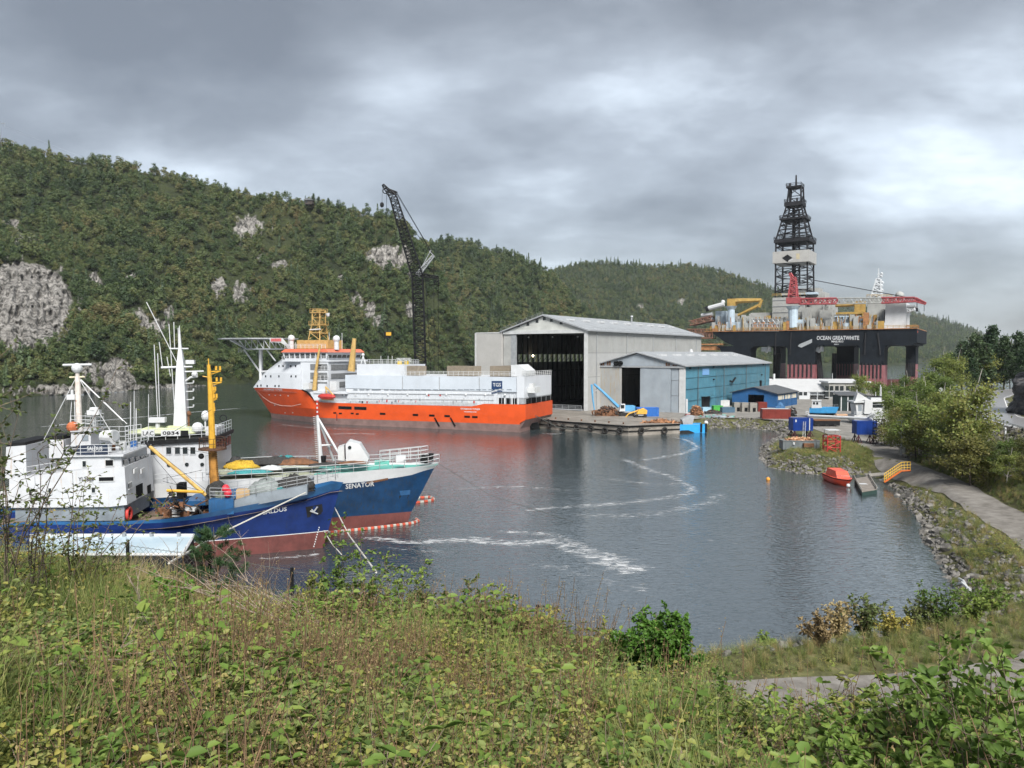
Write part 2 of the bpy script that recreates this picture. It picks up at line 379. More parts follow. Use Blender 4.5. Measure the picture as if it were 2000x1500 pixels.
def leafcloud(c, size, aspect=.55, nrm=None, flat=.5):
    """one four-sided leaf or leaf clump for each centre"""
    n = len(c); c = np.asarray(c)
    nz = rng.normal(size=(n, 3)); nz /= np.linalg.norm(nz, axis=1)[:, None]
    if nrm is not None: nz = nz*(1-flat)+np.asarray(nrm)*flat
    nz /= np.linalg.norm(nz, axis=1)[:, None]+1e-9
    t = np.cross(nz, rng.normal(size=(n, 3))); t /= np.linalg.norm(t, axis=1)[:, None]+1e-9; b = np.cross(nz, t)
    s = (np.asarray(size)*np.ones(n)*rng.uniform(.65, 1.35, n))[:, None]; a = s*aspect
    v = np.stack([c-t*s*.5, c+b*a*.5-t*s*.08, c+t*s*.5, c-b*a*.5-t*s*.08], 1).reshape(-1, 3)
    f = np.arange(4*n).reshape(n, 4); return v, f
def crown_pts(n, lumps, fill=.35):
    k = rng.integers(0, len(lumps), n); L_ = np.array(lumps)[k]
    d = rng.normal(size=(n, 3)); d /= np.linalg.norm(d, axis=1)[:, None]
    r = np.where(rng.random(n) < fill, rng.random(n)**.5, 1)*rng.uniform(.85, 1.1, n)
    return L_[:, :3]+d*L_[:, 3:4]*r[:, None]*np.array([1, 1, .8]), d
# ---------------------------------------------------------------- land
def zpx(px, py, z=0): q = W.z(px, py, z); return (q.x, q.y)
SHORE = [(-60, 330), (-60, 285), (-20, 262), (3, 228), (12, 219), (31, 203), (45, 209), (50, 216)] + [zpx(*p) for p in
    ((1385, 837), (1430, 836), (1480, 838), (1515, 843), (1535, 852), (1510, 860), (1490, 872), (1487, 893), (1500, 912), (1560, 925), (1640, 929), (1690, 927), (1730, 938), (1762, 972),
     (1800, 1020), (1808, 1060), (1832, 1086), (1852, 1120), (1887, 1182), (1868, 1212), (1750, 1247), (1550, 1272), (1400, 1288), (1330, 1300))] + \
    [(4, 48), (-10, 43), (-30, 38), (-60, 36), (-140, 38), (-140, -40), (440, -40), (440, 560), (330, 470), (250, 400), (215, 395), (120, 420), (40, 420)]
GR = [(300, 335), (200, 290), (140, 262), (112, 232), (97, 200), (84, 165), (73, 138), (70, 121), (68, 110), (62.6, 92.6), (57, 75), (48, 55), (36, 40), (15, 33), (-5, 30)]
UP = [(40, 20), (58, 55), (74, 88), (84, 118), (92, 144), (107, 170), (129, 205), (158, 240), (200, 272), (440, 330)]
def knoll(X, Y):
    z = 20.35-.28*Y-.16*np.clip(X, -9, 3)
    e = np.interp(X, [-30, -8, 0, 1.6, 2.5, 3.4, 30], [13.5, 13.3, 13.1, 12.6, 9.6, 8.0, 7.6])
    over = np.clip(Y-e, 0, None)
    return z-over*1.05+.16*fbm(X*.7, Y*.7, 5), over
def height(X, Y, detail=True):
    X = np.asarray(X, float); Y = np.asarray(Y, float)
    d, _ = polydist(SHORE, X, Y, True); d = np.where(inside(SHORE, X, Y), d, -d)
    z = np.clip(d*.52, -3, 2.6)
    dg, sg = polydist(GR, X, Y); du, su = polydist(UP, X, Y)
    left = sg > 0        # water side is the right hand of travel towards the camera
    up_side = (su > 0)
    s = dg/(dg+np.maximum(du-5, 0)+.01)
    zz = np.where(up_side & (du > 5), 10+.5*np.clip(du-8, 0, 60), 2.6+7.4*s**1.0)
    zz = np.where(du <= 5, 10, zz)
    z = np.where((~left) & (d > 0), np.maximum(z, zz), z)
    if detail: z = z+np.where(d < 6, .35, .05)*fbm(X*.6, Y*.6, 3)*np.where(du < 6, 0, 1)
    k, over = knoll(X, Y)
    return np.maximum(z, np.where((Y < 40) & (X < 45), k, -9))
def zt(x, y): return float(height(np.array([x]), np.array([y]), False)[0])
def grid(name, xs, ys, m, skip=None, smooth=True):
    X, Y = np.meshgrid(xs, ys); Z = height(X, Y); nx = len(xs); ny = len(ys)
    v = np.stack([X, Y, Z], -1).reshape(-1, 3)
    i = (np.arange(ny-1)[:, None]*nx+np.arange(nx-1)[None]).ravel(); f = np.stack([i, i+1, i+nx+1, i+nx], 1)
    c = v[f].mean(1); k = np.ones(len(f), bool)
    if skip: k &= ~((c[:, 0] > skip[0]) & (c[:, 0] < skip[1]) & (c[:, 1] > skip[2]) & (c[:, 1] < skip[3]))
    k &= v[f][:, :, 2].max(1) > -2.4
    return nmesh(name, v, f[k], m, smooth=smooth)
tag(grid('ground', np.arange(-142, 442, 2.0), np.arange(-42, 562, 2.0), m_soil, (-40, 80, -10, 170)), kind='structure')
tag(grid('shore_ground', np.arange(-40, 80.1, .6), np.arange(30, 170.1, .6), m_soil), kind='structure')
tag(grid('hillside', np.arange(-40, 80.1, .5), np.arange(-10, 30.1, .4), m_soil), kind='structure')
def strip(name, pts, w, m, off=.05, step=1.5, flat=None, kind='structure'):
    P = []
    for a, b in zip(pts[:-1], pts[1:]):
        a = Vector(a[:2]); b = Vector(b[:2]); k = max(1, int((b-a).length/step)); P += [a.lerp(b, i/k) for i in range(k)]
    P.append(Vector(pts[-1][:2]))
    for _ in range(6): P = [P[0]]+[(P[i-1]+P[i]*2+P[i+1])/4 for i in range(1, len(P)-1)]+[P[-1]]
    v = []; n = 7
    for i, p in enumerate(P):
        d = (P[min(i+1, len(P)-1)]-P[max(i-1, 0)]).normalized(); q = Vector((d.y, -d.x)); ww = w*(1+.08*math.sin(i*.37)+.05*math.sin(i*1.1))
        for j in range(n): r = p+q*ww*(j/(n-1)-.5); v.append((r.x, r.y))
    v = np.array(v); z = height(v[:, 0], v[:, 1]) if flat is None else np.full(len(v), flat)
    V = np.column_stack([v, z+off]); k = (np.arange(len(P)-1)[:, None]*n+np.arange(n-1)[None]).ravel()
    return tag(nmesh(name, V, np.stack([k, k+1, k+n+1, k+n], 1), m, smooth=True), kind=kind)
GRC = [(93, 196), (80, 163), (69, 137), (66.5, 121), (64.5, 110), (59.3, 92.6), (53.7, 75), (45, 57), (34, 44.5), (24, 42.5), (14, 41.5), (8, 41)]
strip('gravel_road', GRC, 5.5, m_gravel, .09)
strip('road', UP, 8.2, m_asphalt, .07)
m_line = mat('road_paint', (.75, .75, .73), .6, .08)
for o_ in (-3.6, 3.6):
    pts = []
    for i, p in enumerate(UP):
        a = Vector(UP[max(i-1, 0)]); b = Vector(UP[min(i+1, len(UP)-1)]); d = (b-a).normalized(); pts.append((p[0]+d.y*o_, p[1]-d.x*o_))
    strip('road_edge_line', pts, .15, m_line, .085)
# yard sheet
YARD = [(16, 222), (31, 208), (44, 212), (52, 222), (60, 228), (72, 226), (80, 214), (78, 200), (75, 175), (72, 150), (84, 160), (100, 200), (120, 240), (160, 275), (215, 300), (240, 330), (225, 390), (120, 412), (45, 412), (-10, 330), (-15, 270)]
tag(MB().prism([(x, y) for x, y in YARD], 'z', 2.55, 2.68).build('yard', m_yard), kind='structure')
# ---------------------------------------------------------------- water
def water_mat():
    m = bpy.data.materials.new('dark_fjord_water'); m.use_nodes = True
    N = m.node_tree.nodes; L = m.node_tree.links; b = N['Principled BSDF']
    b.inputs['Base Color'].default_value = (.028, .040, .044, 1); b.inputs['Roughness'].default_value = .035; b.inputs['IOR'].default_value = 3.4
    b.inputs['Specular IOR Level'].default_value = .5
    tc = N.new('ShaderNodeTexCoord'); h = None
    for s_, st, am, rot in ((.30, (1, 2.4, 1), .6, 12), (1.25, (1, 2.0, 1), .8, -8), (.05, (1, 1.4, 1), 1.0, 30)):
        mp = N.new('ShaderNodeMapping'); L.new(tc.outputs['Object'], mp.inputs[0]); mp.inputs['Scale'].default_value = st; mp.inputs['Rotation'].default_value = (0, 0, R(rot))
        n = N.new('ShaderNodeTexNoise'); L.new(mp.outputs[0], n.inputs[0]); n.inputs['Scale'].default_value = s_; n.inputs['Detail'].default_value = 2.5; n.inputs['Roughness'].default_value = .5; n.inputs['Distortion'].default_value = .3
        q = N.new('ShaderNodeMath'); q.operation = 'MULTIPLY'; L.new(n.outputs[0], q.inputs[0]); q.inputs[1].default_value = am
        if h is None: h = q.outputs[0]
        else:
            a = N.new('ShaderNodeMath'); a.operation = 'ADD'; L.new(h, a.inputs[0]); L.new(q.outputs[0], a.inputs[1]); h = a.outputs[0]
    bp = N.new('ShaderNodeBump'); bp.inputs['Distance'].default_value = .075; bp.inputs['Strength'].default_value = 1
    L.new(h, bp.inputs['Height']); L.new(bp.outputs[0], b.inputs['Normal'])
    return m
tag(MB().add([(-2500, 30, 0), (4500, 30, 0), (4500, 6000, 0), (-2500, 6000, 0)], [(0, 1, 2, 3)]).build('water', water_mat()), kind='structure')
def foam_mat():
    m = bpy.data.materials.new('white_foam'); m.use_nodes = True
    N = m.node_tree.nodes; L = m.node_tree.links; b = N['Principled BSDF']; b.inputs['Base Color'].default_value = (.62, .64, .66, 1); b.inputs['Roughness'].default_value = .7
    tc = N.new('ShaderNodeTexCoord'); mp = N.new('ShaderNodeMapping'); L.new(tc.outputs['Object'], mp.inputs[0]); mp.inputs['Scale'].default_value = (.55, 1.5, 1)
    n = N.new('ShaderNodeTexNoise'); L.new(mp.outputs[0], n.inputs[0]); n.inputs['Scale'].default_value = 1.1; n.inputs['Detail'].default_value = 9; n.inputs['Roughness'].default_value = .75; n.inputs['Distortion'].default_value = .8
    at = N.new('ShaderNodeAttribute'); at.attribute_name = 'dens'
    a = N.new('ShaderNodeMath'); a.operation = 'ADD'; L.new(n.outputs[0], a.inputs[0]); L.new(at.outputs['Fac'], a.inputs[1])
    r = N.new('ShaderNodeMapRange'); L.new(a.outputs[0], r.inputs[0]); r.inputs[1].default_value = .9; r.inputs[2].default_value = 1.1; r.inputs[4].default_value = .85
    L.new(r.outputs[0], b.inputs['Alpha']); return m
m_foam = foam_mat()
def foam(pts, dens):
    """pts: (px, py, half width in metres) on the water"""
    P = [(*zpx(a, b), c*1.45) for a, b, c in pts]; C = []; dens = dens*.88
    for i in range(len(P)-1):
        for k in range(8):
            t = k/8; C.append([P[i][j]*(1-t)+P[i+1][j]*t for j in range(3)])
    C.append(list(P[-1])); C = np.array(C)
    for _ in range(8): C[1:-1] = (C[:-2]+2*C[1:-1]+C[2:])/4
    v, dn = [], []; n = 7; l = len(C)
    for i, (x, y, w) in enumerate(C):
        d = C[min(i+1, l-1)]-C[max(i-1, 0)]; h = math.hypot(d[0], d[1])+1e-9; qx, qy = d[1]/h, -d[0]/h
        for j in range(n):
            t = 2*j/(n-1)-1; v.append((x+qx*w*t, y+qy*w*t, .006)); dn.append(dens*(1-t*t)*min(1, i/4, (l-1-i)/4))
    k = (np.arange(l-1)[:, None]*n+np.arange(n-1)[None]).ravel()
    o = nmesh('sea_foam', v, np.stack([k, k+1, k+n+1, k+n], 1), m_foam); a = o.data.attributes.new('dens', 'FLOAT', 'POINT'); a.data.foreach_set('value', np.array(dn, np.float32))
    return tag(o, kind='stuff')
foam([(690, 1048, .8), (740, 1052, 1.3), (800, 1060, 1.5), (880, 1056, 2.0), (930, 1054, 2.6), (990, 1062, 2.2), (1040, 1060, 2.0), (1085, 1055, 2.6), (1150, 1080, 3.4), (1215, 1105, 3.6), (1270, 1128, 3.0)], .54)
foam([(940, 1035, .8), (1010, 1040, 1.4), (1070, 1042, 1.6), (1120, 1058, 1.6), (1180, 1078, 1.4)], .50)
foam([(850, 958, 1), (930, 953, 1.4), (1010, 950, 1.6), (1080, 955, 1.5), (1140, 962, 1)], .47)
foam([(980, 1001, 1), (1080, 992, 1.5), (1200, 984, 2), (1290, 975, 2), (1365, 960, 1.6), (1310, 930, 1.6), (1250, 912, 1.8), (1195, 885, 1.5)], .50)
foam([(1225, 905, 1.2), (1290, 893, 1.8), (1340, 885, 1.6), (1365, 872, 1.6), (1340, 858, 1), (1290, 850, .8)], .50)
foam([(590, 842, 1.2), (640, 848, 2.5), (700, 846, 3), (760, 850, 2.2)], .48)
foam([(530, 826, 1), (580, 833, 1.8), (650, 838, 2), (740, 840, 1.5)], .46)
foam([(1040, 846, .8), (1080, 848, 1.6), (1110, 845, 1)], .5)
foam([(30, 840, 1.6), (150, 826, 2.2), (300, 812, 2.2), (420, 801, 2), (500, 795, 1.2)], .55)
foam([(30, 812, 1.6), (180, 804, 2), (330, 793, 2), (470, 783, 1.4)], .48)
foam([(700, 1062, 1), (760, 1072, 1.4), (840, 1078, 1.4), (930, 1072, 1)], .44)
foam([(1250, 1000, 3), (1350, 1020, 5), (1440, 1060, 6), (1520, 1110, 5)], .36)
foam([(1080, 1000, 2), (1180, 1010, 3), (1290, 1004, 3.5), (1380, 985, 3), (1430, 950, 2)], .46)
foam([(1150, 930, 1.5), (1220, 940, 2.2), (1300, 948, 2.2), (1360, 940, 1.5)], .46)
foam([(1000, 1090, 2), (1100, 1110, 3), (1210, 1140, 3.5), (1300, 1165, 3)], .43)
foam([(640, 1080, .8), (600, 1086, 1), (540, 1090, 1), (480, 1092, .8)], .5)
# ---------------------------------------------------------------- hills and forest
def far_tree(kind, seed):
    global rng; rng = np.random.default_rng(seed)
    if kind == 'broad':
        n = rng.integers(6, 9); lm = [(rng.normal()*1.25, rng.normal()*1.25, rng.uniform(2.4, 6.2), rng.uniform(1.2, 1.9)) for _ in range(n)]+[(0, 0, 7.4, 1.2)]
        c, d = crown_pts(440, lm, .15); d = d+[0, 0, .35]; v, f = leafcloud(c, .66, .8, d, .68); m = m_fb
    else:
        zz = rng.random(230)**1.3*9+1; r = (10.2-zz)*.21*rng.uniform(.3, 1.05, 230); a = rng.random(230)*6.283
        c = np.column_stack([r*np.cos(a), r*np.sin(a), zz]); d = np.column_stack([np.cos(a), np.sin(a), np.full(230, .7)]); v, f = leafcloud(c, .9, .6, d, .6); m = m_fc
    return proto(nmesh('far_'+kind, v, f, m))
m_fb = foliage_mat('forest_leaves', [(.12, (.030, .056, .024)), (.36, (.072, .112, .042)), (.58, (.118, .150, .055)), (.76, (.165, .160, .066)), (.95, (.19, .14, .07))], .35, .35, .6, .14)
m_fc = foliage_mat('forest_needles', [(.2, (.030, .052, .026)), (.7, (.078, .115, .052))], .1)
FT = [far_tree('broad', 11+i) for i in range(6)]+[far_tree('fir', 31+i) for i in range(2)]
def hill(name, sky, base, dr, g0, g1, rocks, ntree, cols, rows, amp, tree=1., fir=.12, back=250, seed=1):
    global rng; rng = np.random.default_rng(seed)
    u = np.linspace(sky[0][0], sky[-1][0], cols); ys = np.interp(u, *zip(*sky)); yb = np.interp(u, *zip(*base)); Dr = np.interp(u, *zip(*dr))
    Db = np.array([W.z(a, b, 0).y for a, b in zip(u, yb)]); t = np.linspace(0, 1, rows)[:, None]
    D = Db+(Dr-Db)*t**1.1; PY = yb+(ys-yb)*t; U = u+0*t
    D = D+amp*9*fbm((U+.8*PY)/95, (U-1.1*PY)/260, seed+31, 4)*np.sin(np.pi*np.clip(t, 0, 1))
    D = D+amp*6*fbm(U/70, D/45, seed, 4)*np.sin(np.pi*np.clip(t*1.0, 0, 1))**.5
    rk = np.full(U.shape, -1.)
    for cx, cy, rx, ry, *bo in rocks: v_ = 1-((U-cx)/rx)**2-((PY-cy)/ry)**2; rk = np.maximum(rk, v_+(np.clip(v_*6, 0, 1)*bo[0] if bo else 0))
    rk = np.clip((rk-.12+2.6*fbm(U/7, PY/26, seed+9, 5)+1.2*fbm(U/20, PY/9, seed+13, 3))*4, 0, 1)*(rk > -.9)
    D = D+rk*16*(np.abs(fbm(U/11, PY/34, seed+20, 5))*2-.25)+rk*5*fbm(U/40, PY/5, seed+24, 3)
    cs, sn = math.cos(TH), math.sin(TH)
    dy = FPX*cs+(750-PY)*sn; X = (U-1000)*D/dy; Z = CH+(-FPX*sn+(750-PY)*cs)*D/dy
    bk = [np.stack([X[-1]*(1+back*q/Dr), D[-1]+back*q, Z[-1]-back*q*.55], -1) for q in (.15, .4, 1)]
    V = np.concatenate([np.stack([X, D, Z], -1)]+[b[None] for b in bk]); ny = len(V)
    i = (np.arange(ny-1)[:, None]*cols+np.arange(cols-1)[None]).ravel(); f = np.stack([i, i+1, i+cols+1, i+cols], 1)
    V = V.reshape(-1, 3); o = tag(nmesh(name, V, f, hill_mat(name+'_ground', g0, g1), smooth=True), kind='structure')
    a = o.data.attributes.new('rock', 'FLOAT', 'POINT'); rr = np.zeros(len(V), np.float32); rr[:rk.size] = rk.ravel(); a.data.foreach_set('value', rr)
    # forest
    q = V[f]; ar = np.linalg.norm(np.cross(q[:, 2]-q[:, 0], q[:, 3]-q[:, 1]), axis=1)/2; ar[f[:, 0] >= (rows+1)*cols] = 0
    ar *= rr[f].mean(1) < .45
    k = rng.choice(len(f), ntree, p=ar/ar.sum()); w = rng.random((ntree, 2))
    p = q[k, 0]+(q[k, 1]-q[k, 0])*w[:, :1]+(q[k, 3]-q[k, 0])*w[:, 1:]; p[:, 2] -= .8
    s = rng.uniform(.5, 1.35, ntree)*tree*(1+.9*fbm(p[:, 0]/30, p[:, 1]/30, seed, 3))
    isf = rng.random(ntree) < fir*(1+3*fbm(p[:, 0]/60, p[:, 2]/40, seed+3, 2)); idx = np.where(isf, rng.integers(6, 8, ntree), rng.integers(0, 6, ntree))
    ok = p[:, 2] > 2
    p, s, idx = p[ok], s[ok], idx[ok]; n = len(p)
    rot = np.column_stack([rng.normal(0, .06, n), rng.normal(0, .06, n), rng.random(n)*6.28]); sc3 = np.column_stack([s*rng.uniform(.85, 1.2, n), s*rng.uniform(.85, 1.2, n), s*np.where(idx > 5, 1.15, .95)])
    return tag(scatter('forest', p, rot, sc3, idx, FT), kind='stuff')
hill('hill', [(-330, 235), (0, 290), (80, 305), (150, 318), (250, 332), (400, 360), (500, 383), (560, 394), (640, 408), (690, 422), (740, 422), (775, 430), (800, 452), (830, 490), (856, 540), (880, 600), (905, 660), (935, 720)],
     [(-330, 790), (0, 776), (120, 772), (250, 764), (400, 753), (500, 748), (600, 744), (935, 735)],
     [(-330, 600), (0, 700), (300, 760), (600, 790), (800, 780), (935, 690)], (.014, .02, .009), (.04, .05, .018),
     [(40, 602, 108, 92, 1.2), (15, 440, 24, 12), (50, 468, 36, 14), (110, 560, 22, 40), (490, 446, 36, 25), (470, 460, 16, 22), (188, 550, 16, 17), (262, 541, 14, 10), (428, 562, 20, 20), (470, 575, 17, 26), (268, 628, 24, 26), (310, 640, 24, 24), (330, 610, 10, 14),
      (228, 735, 34, 38, .6), (180, 730, 30, 22), (120, 762, 120, 11), (320, 756, 130, 6), (755, 503, 38, 28, .3), (790, 515, 14, 34), (700, 586, 18, 22), (722, 605, 16, 18), (668, 548, 12, 12), (804, 604, 14, 16), (738, 628, 16, 15), (510, 505, 14, 8), (545, 515, 16, 10)],
     6600, 620, 260, 3.2, 1.22, .035, seed=3)
hill('hill', [(740, 560), (790, 500), (820, 478), (870, 476), (930, 484), (1000, 499), (1050, 521), (1080, 541), (1110, 581), (1140, 611), (1165, 632), (1200, 665), (1260, 700)],
     [(740, 728), (1260, 722)], [(740, 1050), (900, 1090), (1100, 1060), (1260, 960)], (.016, .024, .011), (.04, .052, .02),
     [(875, 600, 10, 16), (890, 640, 12, 14), (850, 590, 8, 20), (960, 560, 8, 5)], 4600, 260, 120, 3, 1.3, .14, seed=8)
hill('hill', [(1020, 560), (1075, 530), (1130, 517), (1200, 515), (1290, 523), (1350, 519), (1400, 531), (1450, 546), (1510, 566), (1580, 592), (1660, 632), (1740, 680), (1780, 706)],
     [(1020, 716), (1780, 713)], [(1020, 1750), (1400, 1800), (1780, 1600)], (.018, .026, .014), (.04, .05, .022), [(1330, 590, 10, 8), (1250, 600, 8, 6)], 9000, 240, 90, 3, 1.25, .3, seed=12)
hill('hill', [(1380, 640), (1480, 606), (1600, 594), (1700, 602), (1790, 617), (1830, 624), (1870, 636), (1895, 646), (1960, 674), (2100, 690), (2300, 700)],
     [(1380, 709), (2300, 708)], [(1380, 2900), (1800, 2800), (2300, 2500)], (.02, .028, .016), (.045, .055, .025), [], 9000, 200, 60, 3, 1.7, .4, back=500, seed=15)
def haze():
    m = bpy.data.materials.new('haze'); m.use_nodes = True; N = m.node_tree.nodes; L = m.node_tree.links; N.remove(N['Principled BSDF'])
    v = N.new('ShaderNodeVolumePrincipled'); v.inputs['Color'].default_value = (.82, .88, .95, 1); v.inputs['Density'].default_value = .00006; v.inputs['Anisotropy'].default_value = .2
    L.new(v.outputs[0], N['Material Output'].inputs['Volume'])
    tag(MB().bx(-2600, 4600, -60, 6100, -5, 430).build('haze', m), kind='stuff')
haze()
# ---------------------------------------------------------------- shared materials
m_white = mat('white_paint', (.50, .52, .54), .45, .06, .6)
m_whited = mat('weathered_white_paint', (.50, .52, .53), .5, .10, .5, streak=.5, rustcol=(.30, .20, .12))
m_black = mat('black_paint', (.012, .013, .015), .55, .2, 1, spec=.2)
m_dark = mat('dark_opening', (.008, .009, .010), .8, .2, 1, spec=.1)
m_glass = mat('dark_window_glass', (.02, .026, .03), .08, .1, 1, spec=.8)
m_grey = mat('grey_paint', (.30, .32, .34), .55, .12, 1)
m_steel = mat('galvanised_steel', (.42, .44, .46), .45, .15, 2, metal=.5)
m_yel = mat('yellow_paint', (.58, .33, .035), .5, .15, 1.5, rust=.12)
m_rust = mat('rusty_steel', (.19, .085, .04), .85, .3, 1.8, col2=(.07, .04, .025), bump=.02)
m_rope = mat('pale_rope', (.55, .54, .50), .8, .15, 4)
m_darkrope = mat('dark_rope', (.06, .065, .06), .85, .2, 4)
m_red = mat('red_paint', (.42, .035, .03), .5, .15, 1)
m_conc = ramp_mat('wet_concrete', [(.3, (.10, .092, .082)), (.5, (.19, .175, .155)), (.7, (.28, .26, .235))], .22, rough=.55, bump=.02)
# ---------------------------------------------------------------- quay
QF = Fr((0, 0, 0)); q_ = MB()
q_.prism([(6, 226), (13, 216.5), (31, 201.0), (46, 207.5), (50, 218), (44, 262), (22, 262), (-2, 262)], 'z', -3, 2.74)
quay = tag(q_.build('quay', m_conc), kind='structure')
e_ = MB()
for a, b in (((6, 226), (13, 216.5)), ((13, 216.5), (31, 201.0)), ((31, 201.0), (46, 207.5))):
    n = Vector((b[1]-a[1], -(b[0]-a[0]), 0)).normalized()*.18
    e_.cyl(Vector((*a, 2.5))+n, Vector((*b, 2.5))+n, .22, .22, 6); e_.cyl(Vector((*a, 1.2))+n, Vector((*b, 1.2))+n, .15, .15, 6)
e_.build('fender_beam', m_dark, quay)
m_rub = mat('black_rubber', (.02, .02, .02), .8, .2, 2)
def torus(mb, c, ax, r, rt, n=14, k=6):
    ax = Vector(ax).normalized(); a = ax.orthogonal().normalized(); b = ax.cross(a); rings = []
    for i in range(n+1):
        t = 2*math.pi*i/n; d = a*math.cos(t)+b*math.sin(t); p = Vector(c)+d*r
        rings.append([p+(d*math.cos(2*math.pi*j/k)+ax*math.sin(2*math.pi*j/k))*rt for j in range(k)])
    return mb.loft(rings, False)
for i in range(9):
    if i < 2: a, b, t = Vector((6, 226)), Vector((13, 216.5)), (i+.5)/2
    elif i < 7: a, b, t = Vector((13, 216.5)), Vector((31, 201)), (i-1.5)/5
    else: a, b, t = Vector((31, 201)), Vector((46, 207.5)), (i-6.5)/2.2
    p = a.lerp(b, t); n = Vector((b.y-a.y, -(b.x-a.x), 0)).normalized(); mb = MB()
    torus(mb, Vector((p.x, p.y, 1.25+.25*math.sin(i*2.2)))+n*.5, n, .75, .26); mb.build('fender_tyre', m_rub, quay, True)
for i in range(7):
    p = Vector((8, 224)).lerp(Vector((29, 204.5)), i/6)+Vector((1.3, 1.1)); MB().cyl((p.x, p.y, 2.74), (p.x, p.y, 3.2), .2, .28, 8).build('bollard', m_rust, quay)
# ---------------------------------------------------------------- halls
def panels(name, mt, parent, plane, u0, u1, z0, z1, nu, nz, fixed, thick, gap=.09, uw=None, zs=None):
    us = uw or [u0+(u1-u0)*i/nu for i in range(nu+1)]; zz = zs or [z0+(z1-z0)*i/nz for i in range(nz+1)]
    for i in range(len(us)-1):
        for j in range(len(zz)-1):
            a, b, c, d = us[i]+gap/2, us[i+1]-gap/2, zz[j]+gap/2, zz[j+1]-gap/2; t = thick*(1+.25*((i*7+j*3) % 3))
            mb = MB(); mb.bx(a, b, fixed, fixed-t, c, d) if plane == 'y' else mb.bx(fixed, fixed-t, a, b, c, d); mb.build(name, mt if not isinstance(mt, list) else mt[(i*3+j*5) % len(mt)], parent)
m_clad = mat('pale_ribbed_cladding', (.405, .415, .415), .55, .07, .25, streak=.45, rustcol=(.36, .33, .28), wave=('X', 2.2, .05))
m_clad2 = mat('pale_ribbed_cladding_stained', (.355, .365, .36), .55, .10, .25, streak=.6, rustcol=(.33, .30, .25), wave=('X', 2.2, .05))
m_roofl = mat('pale_grey_roof', (.30, .32, .34), .5, .1, .3, wave=('X', 1.6, .05))
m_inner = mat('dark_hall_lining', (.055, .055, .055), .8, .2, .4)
m_pane = bpy.data.materials.new('translucent_pane'); m_pane.use_nodes = True
_n = m_pane.node_tree.nodes; _t = _n.new('ShaderNodeBsdfTranslucent'); _t.inputs[0].default_value = (.75, .75, .68, 1); m_pane.node_tree.links.new(_t.outputs[0], _n['Material Output'].inputs[0])
HA = Fr((*zpx(1147, 803, 2.6), 2.6), 56)
